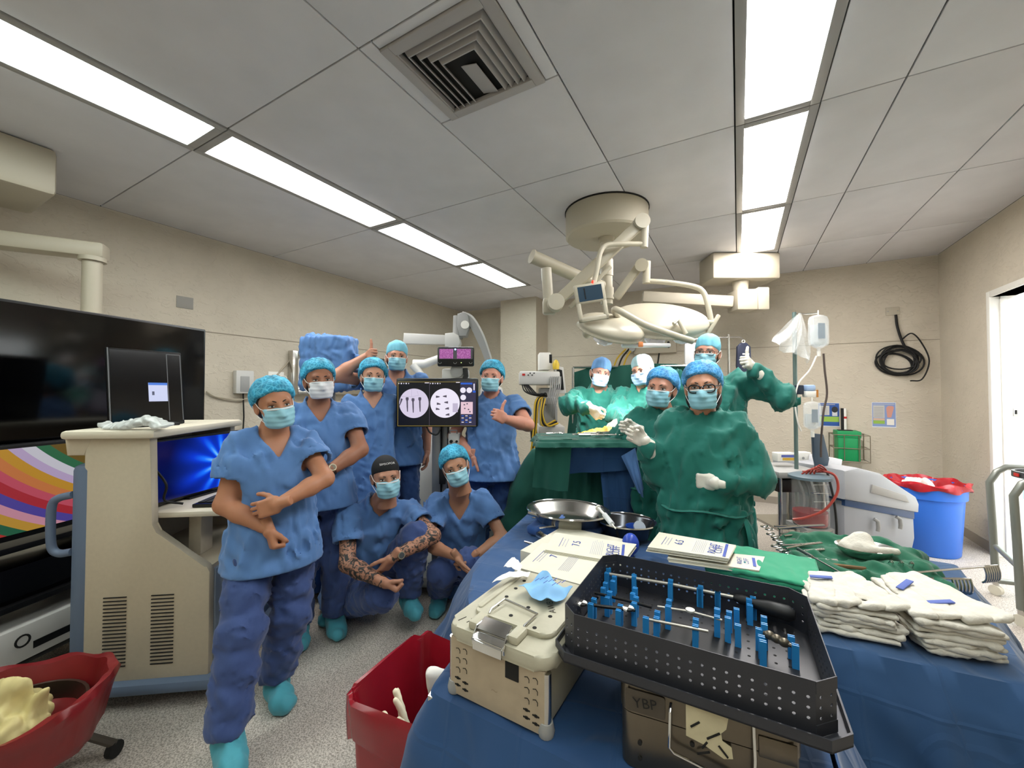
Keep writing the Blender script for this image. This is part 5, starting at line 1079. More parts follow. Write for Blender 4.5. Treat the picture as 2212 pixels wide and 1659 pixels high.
for i, (p0, p1, d0, d1, kd, nm, lb) in enumerate(((1236, 1295, 2.50, 2.52, 'hammer', 'surgical_hammer', 'steel hammer at the left end of the mayo tray'), (1260, 1345, 2.60, 2.58, 'forceps', 'forceps', 'long steel forceps lying at the back of the mayo tray'), (1250, 1330, 2.48, 2.46, 'rod', 'bone_awl', 'steel awl lying at the front of the mayo tray'), (1275, 1342, 2.44, 2.50, 'forceps', 'forceps', 'steel clamp lying across the front of the mayo tray'), (1180, 1215, 2.56, 2.58, 'forceps', 'forceps', 'small steel clamp on the bare left corner of the mayo tray'), (1300, 1350, 2.56, 2.62, 'rod', 'bone_awl', 'thick-handled steel driver on the mayo tray by the gloved hand'))):
    a = P(p0, 900, d0); b = P(p1, 900, d1); a.z = b.z = zt_+.012; instr(nm, lb, 'instrument', a, b, .005, kd)
# surgical site: raised drape fold
fc = P(1308, 922, 3.02); v = Vol(np.array(fc)-.3, np.array(fc)+.3, .009); v.el((fc.x, fc.y, 1.08), (.26, .16, .09), k=.02); v.el((fc.x+.03, fc.y-.02, 1.15), (.05, .05, .05), k=.03); v.el((fc.x-.06, fc.y, 1.14), (.06, .05, .03), k=.03); v.folds(.008, 90, 2); v.half((0, 0, 1.035), (0, 0, -1))
tag(volobj('surgical_pad', v, mat('iodine_pad', '#c9a24a', .6, var=.1, vscale=14)), 'yellow-stained surgical padding at the lit operating site', 'surgical pad')
# ---------------------------------------------------------------- anaesthesia machine
f = Fr(1180, 4.7); X, Z = f.X, f.Z; t = f.thing('anaesthesia_machine', 'pale grey anaesthesia machine with cables and breathing tubes beside the column', 'medical machine')
MB().bx(X(1165), X(1200), -.1, .2, .1, Z(838), .02).build('column', GREYP, t)
MB().bx(X(1121), X(1205), -.22, .12, Z(832), Z(804), .02).build('monitor_head', LGREY, t); MB().bx(X(1127), X(1133), -.225, -.22, Z(813), Z(809)).build('red_key', RED, t)
for i in range(4): MB().bx(X(1138+i*4), X(1141+i*4), -.224, -.22, Z(813-(i % 2)*4), Z(811-(i % 2)*4)).build('button', BLACKM, t)
MB().bx(X(1163), X(1187), -.15, .1, Z(800), Z(764), .008).build('upper_module', WHITE, t); MB().bx(X(1184), X(1190), -.152, .1, Z(786), Z(768), .002).build('module_screen', BLACKP, t)
MB().prism([(X(1196), Z(850)), (X(1198), Z(790)), (X(1216), Z(794)), (X(1222), Z(850))], -.05, .1, XZ(0), bev=.01).build('patient_monitor', LGREY, t); MB().prism([(X(1201), Z(842)), (X(1202), Z(797)), (X(1213), Z(800)), (X(1217), Z(842))], -.056, -.05, XZ(0)).build('monitor_glass', BLACKP, t)
MB().lathe([(0, 0), (.035, 0), (.04, .06), (.02, .1), (0, .11)], (X(1197), -.2, Z(800)), 14).build('yellow_flask', mat('flask_yellow', '#d8b83a', .4), t)
MB().bx(X(1172), X(1196), -.2, -.05, Z(872), Z(857), .01).bx(X(1162), X(1215), -.2, .3, Z(938), Z(918), .01).bx(X(1160), X(1222), -.2, .35, .12, Z(945), .02).build('modules', LGREY, t)
MB().bx(X(1172), X(1200), -.21, -.1, Z(915), Z(875), .01).build('vaporizer', GREYP, t)
YH = mat('yellow_hose', '#c9a52a', .5)
for i in range(5): MB().tube(arc([(X(1127+i*3), -.2, Z(832)), (X(1132+i*7), -.25, Z(845+i*2)), (X(1150+i*6), -.26, Z(853-i)), (X(1178), -.2, Z(856))], 5), .008, 6).build('lead', CABLE, t)
for i in range(6): MB().tube(arc([(X(1186+i*4), -.23, Z(815)), (X(1184+i*4), -.26, Z(840)), (X(1180+i*3), -.25, Z(862+i*3)), (X(1176+i*4), -.2, Z(890+i*4))], 5), .007, 6).build('lead', GREYP, t)
for i in range(3): MB().tube(arc([(X(1172-i*2), -.2, Z(855)), (X(1160-i*3), -.24, Z(868)), (X(1155-i*2), -.24, Z(920)), (X(1148-i*3), -.2, Z(1000)), (X(1140), -.1, Z(1040))], 6), .012, 6).build('hose', YH if i != 1 else CABLE, t)
for i in range(3): MB().tube(arc([(X(1168+i*3), -.24, Z(860)), (X(1164+i*2), -.28, Z(890)), (X(1168+i*5), -.27, Z(915)), (X(1195+i*3), -.22, Z(905+i*3))], 6), .010, 6).build('hose', CABLE if i % 2 else YH, t)
MB().tube([(X(1150), -.2, Z(918)), (X(1152), -.2, Z(945))], .04, 10).build('canister', BLACKM, t); MB().bx(X(1156), X(1225), -.25, .4, .06, .13, .02).build('base', GREYP, t)
for x in (1162, 1218):
    for y in (-.2, .33): MB().cyl((X(x)-.015, y, .035), (X(x)+.015, y, .035), .035, seg=12).build('caster', BLACKM, t)
# ---------------------------------------------------------------- gas panel on the back wall
a, b = onY(1372, 727, YB), onY(1462, 762, YB); t = thing('gas_panel', 'cream medical gas panel on the back wall below the lamp', 'wall panel', ((a.x+b.x)/2, YB, b.z)); hw, hh = (b.x-a.x)/2, a.z-b.z
MB().bx(-hw, hw, -.09, 0, 0, hh, .006).build('casing', IVORY, t); MB().bx(-hw*.1, hw*.5, -.1, -.09, hh*.35, hh*.52, .003).build('handle_strip', WHITE, t)
for i in range(3): MB().cyl((hw*.66, -.105, hh*(.3+i*.22)), (hw*.66, -.09, hh*(.3+i*.22)), .018, seg=12).build('outlet', BLACKM, t)
MB().cyl((-hw-.02, -.12, hh*.3), (-hw-.02, 0, hh*.3), .045, seg=14).build('gas_coupler', GREYP, t)
for i, m in enumerate((YH, CABLE, YH)): MB().tube(arc([(-hw-.02-.05*i, -.1, hh*.3), (-hw-.12-.07*i, -.14, -.1), (-hw-.2-.07*i, -.13, -.45), (-hw-.24-.05*i, -.1, -.8)], 6), .014, 6).build('hose', m, t)
MB().tube(arc([(hw*.2, -.05, 0), (hw*.15, -.08, -.15), (0, -.08, -.4)], 5), .012, 6).build('hose', CABLE, t)
# ---------------------------------------------------------------- IV stands and bags
PVC = mat('clear_pvc', '#eef3f5', .08, alpha=.28); POLEG = mat('pole_green_grey', '#6c7f7c', .35, .5)
f = Fr(1718, 3.3); X, Z = f.X, f.Z; t = f.thing('iv_stand', 'tall green-grey IV pole with hooks beside the gowned team', 'iv stand')
MB().cyl((0, 0, .1), (0, 0, Z(674)), .015, seg=14).build('pole', POLEG, t); MB().tube([(0, 0, Z(676)), (X(1745), 0, Z(678)), (X(1768), 0, Z(676)), (X(1770), 0, Z(670))], .006, 6).build('hook_bar', STEEL, t)
for i in range(5): a_ = 2*PI*i/5; MB().tube([(0, 0, .13), (.3*math.cos(a_), .3*math.sin(a_), .07)], .014, 8).cyl((.3*math.cos(a_), .3*math.sin(a_)-.012, .03), (.3*math.cos(a_), .3*math.sin(a_)+.012, .03), .03, seg=12).build('leg', POLEG, t)
MB().bx(X(1707), X(1728), -.05, .04, Z(852), Z(832), .008).build('clamp', mat('clamp_navy', '#1d2a3c', .4), t)
w0 = WM[t.name]
pb = w0 @ Vector((X(1742), -.04, 0)); tp = thing('drip_sensor', 'small white and blue drip clamp device fixed on the IV pole', 'device', (pb.x, pb.y, Z(858)), YAW)
MB().bx(-.045, .045, -.03, .03, 0, .05, .008).build('body', WHITE, tp); MB().bx(-.045, .03, -.028, .028, .05, .10, .012).build('blue_head', mat('pale_blue_plastic', '#9fb9dd', .4), tp); MB().bx(.028, .042, -.034, -.03, .0, .06).build('brass_tab', mat('brass_tab', '#b5762e', .4), tp)
def bottle(name, label, px, py0, py1, wpx, dy, water, cat='iv bag', band=None):
    c = w0 @ Vector((X(px), dy, 0)); z0, z1 = Z(py1), Z(py0); h_ = z1-z0; r = wpx*f.d/870/2; tb = thing(name, label, cat, (c.x, c.y, z0), YAW)
    pr = [(.012, 0), (.014, h_*.10), (r*.45, h_*.13), (r*.92, h_*.2), (r, h_*.28), (r, h_*.84), (r*.85, h_*.94), (r*.45, h_*.98), (0, h_)]
    MB().lathe(pr, (0, 0, 0), 20, sy=.6).build('bottle', PVC, tb); MB().lathe([(0, h_*.14), (r*.40, h_*.15), (r*.8, h_*.22), (r*.86, h_*.30), (r*.86, h_*water), (0, h_*water)], (0, 0, 0), 20, sy=.52).build('fluid', mat('saline', '#c9d6dc', .05, alpha=.35), tb)
    MB().cyl((0, 0, -.03), (0, 0, .012), .013, seg=12).build('port', WHITE, tb); MB().tube([(0, 0, h_), (0, 0, h_+.03)], .005, 6).build('hanger', WHITE, tb)
    if band: MB().bx(-r*.5, r*.2, -r*.62, -r*.6, h_*.35, h_*.75).build('print_band', mat('print_grey', '#8d9aa5', .5), tb)
    return tb
bottle('saline_bottle', 'large clear saline bottle hanging upside down from the IV hook', 1766, 680, 762, 42, -.02, .72, band=True)
bottle('saline_bottle', 'smaller clear saline bottle hanging lower on the IV pole', 1740, 866, 934, 36, -.07, .6, band=True)
pl_ = []
def wl(px, py, dy=-.05): return w0 @ Vector((X(px), dy, Z(py)))
rows = []; rg = random.Random(3)
for sd in (0, 1):
    for j in range(13):
        v_ = j/12; row = []
        for i in range(25):
            u = i/24; pa = (1719+4*u, 678); pb_ = (1662+(1742-1662)*u, 738+(786-738)*u**.8+6*math.sin(u*7)); px_, py_ = pa[0]+(pb_[0]-pa[0])*v_, pa[1]+(pb_[1]-pa[1])*v_
            dd = .03*v_*(math.sin(u*17+v_*3)+.6*math.sin(u*31+v_*9))+(-.03 if sd else .03)*math.sin(PI*min(1, v_*1.0)); row.append(wl(px_, py_, -.05+dd))
        rows.append(row) if not sd else None
        if sd: rows.append(row)
MB().grid(rows[:13]).grid(rows[13:])
CB = mat('clear_bag', '#e6eaea', .12, alpha=.3)
tgb = thing('plastic_bag', 'crumpled clear plastic bag tied to the top of the IV pole', 'plastic bag', wl(1715, 780)); MB().grid(rows[:13]).build('back_film', CB, tgb, True); MB().grid(rows[13:]).build('front_film', CB, tgb, True)
tag(MB().tube(arc([wl(1770, 765), wl(1772, 800), wl(1776, 850), wl(1768, 890), wl(1762, 950), wl(1761, 985)], 6), .008, 6).build('dark_tube', mat('dark_tubing', '#4a3f3a', .5)), 'dark tube running down from the large saline bottle', 'tube')
tag(MB().tube(arc([wl(1755, 770), wl(1740, 800), wl(1715, 830), wl(1708, 870), wl(1713, 910), wl(1720, 930)], 6), .006, 6).build('white_tube', WHITE), 'white drip tube curving beside the IV pole', 'tube')
# second IV hook with dark bag behind the tall one
f2 = Fr(1580, 4.2); t = f2.thing('iv_stand', 'thin IV pole with crossbar behind the tall gowned person', 'iv stand'); X2, Z2 = f2.X, f2.Z
MB().cyl((X2(1575), 0, .05), (X2(1575), 0, Z2(722)), .012, seg=10).build('pole', STEEL, t); MB().tube([(X2(1500), 0, Z2(733)), (X2(1530), 0, Z2(729)), (X2(1600), 0, Z2(728)), (X2(1608), 0, Z2(734))], .006, 6).build('crossbar', STEEL, t)
for i in range(4): a_ = 2*PI*i/4; MB().tube([(X2(1575), 0, .08), (X2(1575)+.25*math.cos(a_), .25*math.sin(a_), .02)], .012, 8).build('leg', STEEL, t)
w2 = WM[t.name]; c = w2 @ Vector((X2(1607), 0, 0)); tb = thing('dark_bag', 'dark navy fluid bag with white print hanging behind the thumbs-up glove', 'iv bag', (c.x, c.y, Z2(815)), YAW)
MB().prism([(-.06, .0), (.06, 0), (.075, .12), (.07, .32), (.03, .36), (-.03, .36), (-.07, .32), (-.075, .12)], -.015, .015, XZ(0), bev=.008).build('bag', mat('navy_bag', '#2b3044', .4), tb); MB().lathe([(.012, -.004), (.018, -.004), (.018, .004), (.012, .004)], (0, 0, .375), 14, Matrix.Rotation(PI/2, 3, 'X'), closed=True).build('hanger_ring', WHITE, tb)
MB().bx(-.02, .05, -.018, -.0165, .235, .25).bx(-.02, .035, -.018, -.0165, .205, .22).bx(-.02, .045, -.018, -.0165, .18, .188).build('print_lines', WHITE, tb)
c = w2 @ Vector((X2(1495), 0, 0)); tb = thing('clear_bag', 'clear fluid bag hanging behind the cap of the tall gowned person', 'iv bag', (c.x, c.y, Z2(790)), YAW); MB().prism(rrect(.15, .24, .03), -.012, .012, XZ(0) @ Matrix.Translation((0, .12, 0)), bev=.006).build('bag', mat('milky_pvc', '#d8dadb', .2, alpha=.75), tb); MB().tube([(0, 0, .24), (0, 0, .28)], .005, 6).build('hanger', WHITE, tb)
# ---------------------------------------------------------------- cell-salvage machine
f = Fr(1830, 3.45); X, Z = f.X, f.Z; t = f.thing('perfusion_machine', 'low white and grey perfusion machine with sloping lid and dark blue band', 'medical machine', rot=14)
MB().prism([(X(1742), Z(1180)), (X(1742), Z(1062)), (X(1930), Z(1108)), (X(1932), Z(1150)), (X(1920), Z(1185))], -.22, .38, XZ(0), bev=.02).build('body', mat('pearl_grey', '#9b9da3', .4), t)
MB().prism([(X(1742), Z(1070)), (X(1742), Z(1052)), (X(1928), Z(1092)), (X(1928), Z(1110))], -.226, .384, XZ(0), bev=.004).build('blue_band', mat('band_navy', '#2b4a78', .4), t)
MB().prism([(X(1735), Z(1056)), (X(1735), Z(1000)), (X(1770), Z(996)), (X(1830), Z(1010)), (X(1925), Z(1062)), (X(1934), Z(1078)), (X(1932), Z(1096))], -.25, .40, XZ(0), bev=.02).build('lid', mat('pearl_lid', '#abadb2', .3), t)
MB().prism([(X(1800), Z(1046)), (X(1802), Z(1030)), (X(1890), Z(1056)), (X(1900), Z(1072))], -.262, -.25, XZ(0), bev=.003).build('lid_recess', mat('putty_grey', '#a9a6a2', .5), t)
for x in (1816, 1876): MB().tube([(X(x)-.012, -.235, Z(1100)), (X(x)+.006, -.25, Z(1104)), (X(x)+.012, -.25, Z(1116)), (X(x)+.006, -.25, Z(1124))], .014, 10).build('lever', GREYP, t)
MB().bx(X(1745), X(1915), -.18, .34, .06, Z(1180), .02).build('chassis', LGREY, t); MB().tube([(X(1928), -.1, Z(1090)), (X(1946), -.1, Z(1112)), (X(1955), -.1, Z(1136))], .02, 8).build('corner_handle', WHITE, t)
for x in (1755, 1910):
    for y in (-.12, .28): MB().cyl((X(x)-.015, y, .035), (X(x)+.015, y, .035), .035, seg=12).build('caster', BLACKM, t)
wp = WM[t.name]
def tp_(name, label, cat, x, y, z): p = wp @ Vector((x, y, z)); return thing(name, label, cat, p, YAW)
o = tp_('tilted_screen', 'narrow dark blue-grey display standing on the perfusion machine', 'display', X(1735), -.05, Z(1010)); MB().prism([(-.03, .0), (.05, 0), (.075, .10), (.03, .30), (-.06, .31), (-.05, .12)], -.012, .012, XZ(0), bev=.006).build('panel', mat('slate_panel', '#3d4f60', .35), o); MB().cyl((0, .01, -.03), (0, .01, .02), .03, seg=12).build('foot', BLACKM, o)
o = tp_('paper_box', 'white flat box lying on top of the perfusion machine', 'box', X(1800), .15, Z(1006)); MB().box((0, 0, .03), (.24, .18, .08), rot=(0, .16, 0), bev=.004).build('body', mat('card_white', '#dfdfe2', .6), o); MB().box((0, 0, .071), (.2, .002, .002), rot=(0, .16, 0)).build('flap_line', GREYP, o)
o = tp_('paper_box', 'small printed white carton behind the perfusion display', 'box', X(1765), .2, Z(1003)); MB().bx(-.05, .05, -.04, .04, 0, .09, .004).build('body', WHITE, o); MB().cyl((-.02, -.041, .04), (-.02, -.04, .04), .012, seg=12).build('print_dot', GREYP, o)
o = tp_('printed_pack', 'white pack with blue and yellow print left of the IV pole', 'pack', X(1690), .1, Z(993)); MB().bx(-.09, .06, -.04, .04, 0, .07, .006).build('body', WHITE, o); MB().bx(-.05, .05, -.0415, -.04, .01, .03).build('yellow_print', mat('print_yellow', '#d6a93a', .5), o); MB().bx(-.06, .055, -.0415, -.04, .035, .055).build('blue_print', mat('print_blue', '#5a66b0', .5), o)
# metal cart under it, left, with tubes
o = tp_('steel_cart', 'grey instrument cart behind the gowned team with hanging tubes', 'cart', X(1690), .1, 0); zt_ = Z(1005)
MB().bx(-.22, .16, -.25, .2, zt_-.05, zt_, .01).build('top', GREYP, o); MB().bx(-.22, .16, -.24, .2, zt_-.16, zt_-.06, .006).build('drawer', BLACKP, o)
for x in (-.2, .14):
    for y in (-.23, .18): MB().cyl((x, y, 0), (x, y, zt_-.05), .014, seg=8).build('leg', STEEL, o)
MB().bx(-.2, .14, -.22, .18, .35, .37).build('shelf', STEEL, o)
for i in range(6): MB().tube(arc([(-.1+i*.05, -.26, zt_), (-.06+i*.045, -.3, zt_-.2), (-.1+i*.06, -.28, zt_-.45), (-.02+i*.04, -.27, .2)], 6), .008, 6).build('hanging_tube', CABLE if i % 2 else PVC, o)
# suction canister
f3 = Fr(1746, 3.0); X3, Z3 = f3.X, f3.Z; o = f3.thing('suction_canister', 'clear suction canister with dark lid holding red fluid', 'canister'); z0, z1 = Z3(1132), Z3(1030); r = 33*3/870
MB().lathe([(r*.92, z0), (r, z0+.02), (r, z1), (r*.97, z1), (r*.97, z0+.022), (r*.9, z0+.006), (0, z0+.006)], (0, 0, 0), 32).build('jar', mat('clear_jar', '#eef0f0', .06, alpha=.07), o); MB().lathe([(0, z0+.008), (r*.9, z0+.008), (r*.955, z0+.024), (r*.955, z0+.105), (0, z0+.105)], (0, 0, 0), 32).build('red_fluid', mat('blood_red', '#8e1420', .2), o)
MB().lathe([(0, z1+.03), (r*.8, z1+.028), (r*1.18, z1+.012), (r*1.2, z1-.006), (r, z1-.008), (0, z1-.008)], (0, 0, 0), 32).build('lid', mat('lid_slate', '#5b6b74', .4), o)
for i in range(4): MB().bx(-r*.5, r*.5, -r*1.01, -r*.995, z0+.14+i*.06, z0+.142+i*.06).build('scale_mark', WHITE, o)
MB().cyl((0, 0, 0), (0, 0, .04), .17, seg=24).cyl((-.02, .03, .03), (-.02, .03, z0), .03, seg=12).bx(-.10, .10, -.10, .12, z0-.03, z0).build('stand', GREYP, o)
RT = mat('red_tubing', '#96382e', .35)
for i in range(4): MB().tube(arc([(-.08+i*.03, -.03, z1+.03), (-.03+.02*i, -.06, z1+.07+.01*i), (.05+.01*i, -.05, z1+.05), (.02-.02*i, .02, z1+.04)], 6), .006, 6).build('coiled_tube', RT, o)
MB().tube(arc([(.05, -.05, z1+.06), (.11, -.1, z1+.03), (.10, -.13, z1-.08), (.0, -.14, z1-.2), (-.12, -.12, z1-.26), (-.2, -.1, z1-.28)], 7), .009, 8).build('suction_tube', RT, o)
# ---------------------------------------------------------------- back wall, right: posters, basket, coil, bin
def poster(label, x0, x1, y0, y1, kind):
    a, b = onY(x0, y0, YB-.003), onY(x1, y1, YB-.003); t = thing('poster', label, 'poster', ((a.x+b.x)/2, YB-.003, b.z)); w_, h_ = b.x-a.x, a.z-b.z
    def rc_(n, u0, u1, v0, v1, m, lay): MB().bx(-w_/2+w_*u0, -w_/2+w_*u1, -.001*lay-.001, -.001*lay, h_*v0, h_*v1).build(n, m, t)
    rc_('sheet', 0, 1, 0, 1, mat('poster_white', '#dfe3ea', .4), 0); bl = mat('poster_blue' if kind else 'poster_blue_grey', '#2a5298' if kind else '#7f93c2', .4); rc_('blue_field', .015, .985, .03, .985, bl, 1)
    gy = mat('poster_grey', '#bdbcb8', .5); gr = mat('poster_green', '#8fb44a', .5); dk = mat('poster_dark', '#22242a', .5); tx = mat('poster_text', '#8a8a86', .6)
    if kind:
        rc_('text_block', .05, .53, .48, .88, gy, 2); rc_('green_band', .05, .97, .2, .42, gr, 2)
        for i in range(6): rc_('text_line', .09, .44, .52+i*.055, .535+i*.055, tx, 3)
        MB().ell((w_*.28, -.003, h_*.72), (w_*.15, .001, h_*.13), seg=16, rings=6).build('dome_print', dk, t); rc_('jar_print', .66, .90, .45, .66, mat('poster_jar', '#c9c9cc', .4), 2)
        rc_('title_line', .1, .8, .92, .94, gy, 2)
    else:
        rc_('text_block', .05, .53, .38, .88, gy, 2); rc_('green_band', .05, .53, .14, .27, gr, 2); rc_('peach_band', .05, .53, .28, .36, mat('poster_peach', '#cfae94', .5), 2)
        for i in range(7): rc_('text_line', .09, .48, .42+i*.06, .435+i*.06, tx, 3)
        MB().prism([(w_*.14, h_*.4), (w_*.3, h_*.4), (w_*.42, h_*.8), (w_*.36, h_*.86), (w_*.18, h_*.86), (w_*.1, h_*.78)], -.0005, .0005, XZ(-.0025)).build('bag_print', mat('poster_salmon', '#c98f80', .5), t); rc_('box_print', .62, .92, .1, .34, mat('poster_pale', '#e8e4dc', .5), 2); rc_('title_line', .05, .95, .92, .94, gy, 2)
poster('blue poster with black-domed jar and green band beside the IV pole', 1767, 1814, 870, 922, True); poster('pale blue poster with salmon bag picture, nearer the room corner', 1883, 1936, 869, 924, False)
a, b = onY(1797, 935, YB-.2), onY(1876, 998, YB-.2); t = thing('wire_basket', 'wire wall basket below the posters', 'basket', ((a.x+b.x)/2, YB-.15, b.z)); hw, hh = (b.x-a.x)/2, (a.z-b.z); WR = mat('wire_bronze', '#8d8270', .35, .8)
for k_ in range(3): z = hh*k_*.48; MB().tube([(-hw, -.14, z), (hw, -.14, z), (hw, .14, z), (-hw, .14, z)], .005, 6, closed=True).build('wire_ring', WR, t)
for x in (-hw, -hw*.4, hw*.4, hw):
    MB().tube([(x, -.14, hh*.96), (x, -.14, 0), (x, .14, 0), (x, .14, hh*.96)], .004, 6).build('wire_upright', WR, t)
tb = thing('green_box', 'bright green lidded box sitting in the wire basket', 'box', ((a.x+b.x)/2-.02, YB-.16, b.z+.006)); w_ = hw*.62
MB().bx(-w_, w_, -.12, .11, 0, hh*.86, .008).build('body', mat('bright_green', '#0e8a4f', .5), tb); MB().bx(-w_-.008, w_+.008, -.128, .118, hh*.84, hh*1.08, .008).build('lid', mat('bright_green', '#0e8a4f'), tb); MB().bx(-w_*.8, w_*.5, -.05, .05, hh*1.08, hh*1.10).build('slot', DARK, tb)
a, b = onY(1825, 882, YB-.05), onY(1826, 938, YB-.05); tb = thing('wall_tube', 'short black and white upright tube on the wall above the green box', 'tube', (a.x, YB-.03, b.z)); MB().cyl((0, 0, 0), (0, 0, a.z-b.z), .02, seg=12).build('white_tube', WHITE, tb); MB().cyl((-.022, -.008, 0), (-.022, -.008, a.z-b.z), .016, seg=12).build('black_tube', BLACKM, tb); MB().cyl((0, 0, (a.z-b.z)*.6), (0, 0, (a.z-b.z)*.68), .021, seg=12).build('red_band', RED, tb)
a, b = onY(1913, 665, YB), onY(1943, 680, YB); t = thing('cable_outlet', 'cream wall plate with black cable emerging, high on the back wall', 'wall plate', ((a.x+b.x)/2, YB, b.z)); MB().bx((a.x-b.x)/2, (b.x-a.x)/2, -.012, 0, 0, a.z-b.z, .004).build('plate', IVORY, t)
for s_ in (-1, 1): MB().cyl((s_*(b.x-a.x)*.36, -.014, (a.z-b.z)/2), (s_*(b.x-a.x)*.36, -.012, (a.z-b.z)/2), .007, seg=8).build('screw', GREYP, t)
cc = onY(1938, 782, YB-.04); t = thing('cable_coil', 'loose coil of black cable hanging on the back wall near the corner', 'cable', (cc.x, YB-.04, cc.z-.25)); top_ = onY(1935, 680, YB-.02); rg = random.Random(4)
for i in range(9):
    rx, rz = .17+rg.uniform(-.05, .05), .13+rg.uniform(-.03, .05); ox, oz = rg.uniform(-.035, .035), rg.uniform(-.03, .03); tl = rg.uniform(-.6, .6)
    MB().tube([(cc.x+ox+rx*math.cos(q_)*math.cos(tl)-rz*math.sin(q_)*math.sin(tl), YB-.02-.006*i, cc.z+oz+rx*math.cos(q_)*math.sin(tl)+rz*math.sin(q_)*math.cos(tl)) for q_ in np.linspace(0, 2*PI, 33)[:-1]], .009, 6, closed=True).build('loop', CABLE, t, True)
MB().tube(arc([top_, top_+Vector((.01, -.01, -.15)), top_+Vector((.05, -.02, -.33)), cc+Vector((.1, -.01, .1))], 6), .013, 6).build('drop_lead', CABLE, t, True); MB().tube(arc([top_+Vector((.04, 0, -.3)), cc+Vector((.12, -.03, .32)), cc+Vector((.2, -.04, .2)), cc+Vector((.26, -.03, 0)), cc+Vector((.2, -.03, -.2)), cc+Vector((.1, -.03, -.22))], 7), .008, 6).build('loose_end', CABLE, t, True)
def liner_bin(name, label, loc, rot, prof, seg, m, lm, sx=1, sy=1): pass
bl = onZ(2012, 1188, 0); t = thing('waste_bin', 'large round blue waste bin with red liner in the far right corner', 'bin', (1.50, 5.12, 0)); BB = mat('bin_blue', '#2f6fd6', .4)
MB().lathe([(0, .012), (.20, .012), (.205, 0), (.215, .012), (.245, .50), (.262, .505), (.265, .60), (.275, .605), (.275, .62), (.25, .622), (.235, .50), (.20, .03), (0, .025)], (0, 0, 0), 40).build('barrel', BB, t)
for a_ in (-.7, 2.4):
    R = Matrix.Rotation(a_-.35, 3, 'Z'); MB(R.to_4x4()).box((0, -.275, .55), (.11, .03, .055), bev=.008).build('grip', BB, t)
REDB = mat('red_bag', '#a51824', .28, var=.1, vscale=9)
rows = []
for j, (r_, z) in enumerate(((.282, .585), (.288, .61), (.284, .635), (.262, .645), (.235, .60), (.21, .52), (.12, .47), (.01, .46))):
    rows.append([((r_+.012*math.sin(9*q_+j)+.006*math.sin(23*q_+2*j))*math.cos(q_), (r_+.012*math.sin(9*q_+j))*math.sin(q_), z+.012*math.sin(7*q_+j*1.3)) for q_ in np.linspace(0, 2*PI, 61)[:-1]])
MB().grid(rows, closed=True).build('liner', REDB, t, thick=.003)
v = Vol((1.3, 4.95, .5), (1.65, 5.3, .75), .008)
for i in range(6): v.el((1.44+.03*rg.uniform(-2, 2), 5.1+.03*rg.uniform(-2, 2), .60+.02*rg.uniform(-1, 2)), (.07, .05, .035), R=Matrix.Rotation(i, 3, 'X') @ Matrix.Rotation(i*1.7, 3, 'Y'), k=.03)
v.folds(.012, 90, 3); tag(volobj('crumpled_paper', v, mat('paper_white', '#e4e0da', .7)), 'crumpled white paper in the blue bin', 'paper')
# ---------------------------------------------------------------- tubular trolley at the right edge
t = thing('tube_trolley', 'grey tubular steel trolley frame on casters at the right edge', 'trolley', (1.66, 4.25, 0)); TG = mat('tube_grey', '#83867f', .35, .4)
p0, p1 = onZ(2152, 1285, 0), onZ(2207, 1352, 0); dr = Vector((1, .18, 0)).normalized()
for p in (p0, p1):
    pts = [p+Vector((0, 0, .10)), p+Vector((-.01, 0, .5)), p+Vector((-.02, 0, .80)), p+Vector((0, 0, .88))+dr*.02, p+Vector((0, 0, .915))+dr*.07, p+Vector((0, 0, .92))+dr*.5]
    MB().tube(pts, .021, 12).build('hoop', TG, t, True); MB().tube([p+Vector((0, 0, .10)), p+Vector((0, 0, .10))+dr*.5], .018, 10).build('lower_rail', TG, t, True)
    MB().cyl(p+Vector((0, 0, .04)), p+Vector((0, 0, .12)), .016, seg=10).build('caster_stem', STEEL, t, True); MB().cyl(p+Vector((-.012, -.012, .035)), p+Vector((.012, .012, .035)), .035, seg=16).build('caster_wheel', mat('caster_cream', '#d6d0bf', .5), t, True)
MB().tube([p0+Vector((0, 0, .35)), p1+Vector((0, 0, .35))], .016, 10).build('cross_rail', TG, t, True); MB().tube([p0+Vector((0, 0, .35))+dr*.45, p1+Vector((0, 0, .35))+dr*.45], .016, 10).build('cross_rail', TG, t, True)
rc_ = (p0+p1)/2+dr*.22+Vector((0, 0, .90)); MB().lathe([(.145, -.02), (.16, -.02), (.16, .02), (.145, .02)], rc_, 32, closed=True).build('basin_ring', mat('ring_grey', '#55585a', .35, .5), t, True); MB().bx(-.02, .02, -.163, -.158, -.012, .012)
MB().box(rc_+Vector((-.16, -.03, 0)), (.006, .05, .02)).build('red_sticker', RED, t, True)
# ================================================================ draped instrument tables in front
T = .74
SD = BLUED
plA = [Vector(p) for p in ((-.65, .75), (.15, .73), (.15, 1.97), (-.45, 2.02), (-.62, 2.24), (-1.1, 2.24), (-1.03, 1.8), (-.97, 1.42), (-.84, 1.18), (-.69, .98))]
tA = table('instrument_table', 'steel instrument table hidden under the blue drape nearest the camera', [plA[0], plA[1], plA[2], Vector((-.95, 2.15))], T-.004)
def sst(a, b, x): t_ = max(0, min(1, (x-a)/(b-a))); return t_*t_*(3-2*t_)
def flA(p, n): return .05+max(0, -n.x)*(.20*sst(1.08, 1.30, p.y)+.12*sst(.95, .80, p.y))+max(0, -n.y)*.05
drape('table_drape', 'creased blue drape over the front instrument table, falling to the floor', plA, T, .03, flA, SD, folds=23, amp=.026, seed=12, n=280)
plB = [Vector(p) for p in ((.19, 1.43), (.62, 1.47), (.78, 2.36), (.19, 2.36))]
tB = table('instrument_table', 'second instrument table under the blue drape at the right', plB, T-.004)
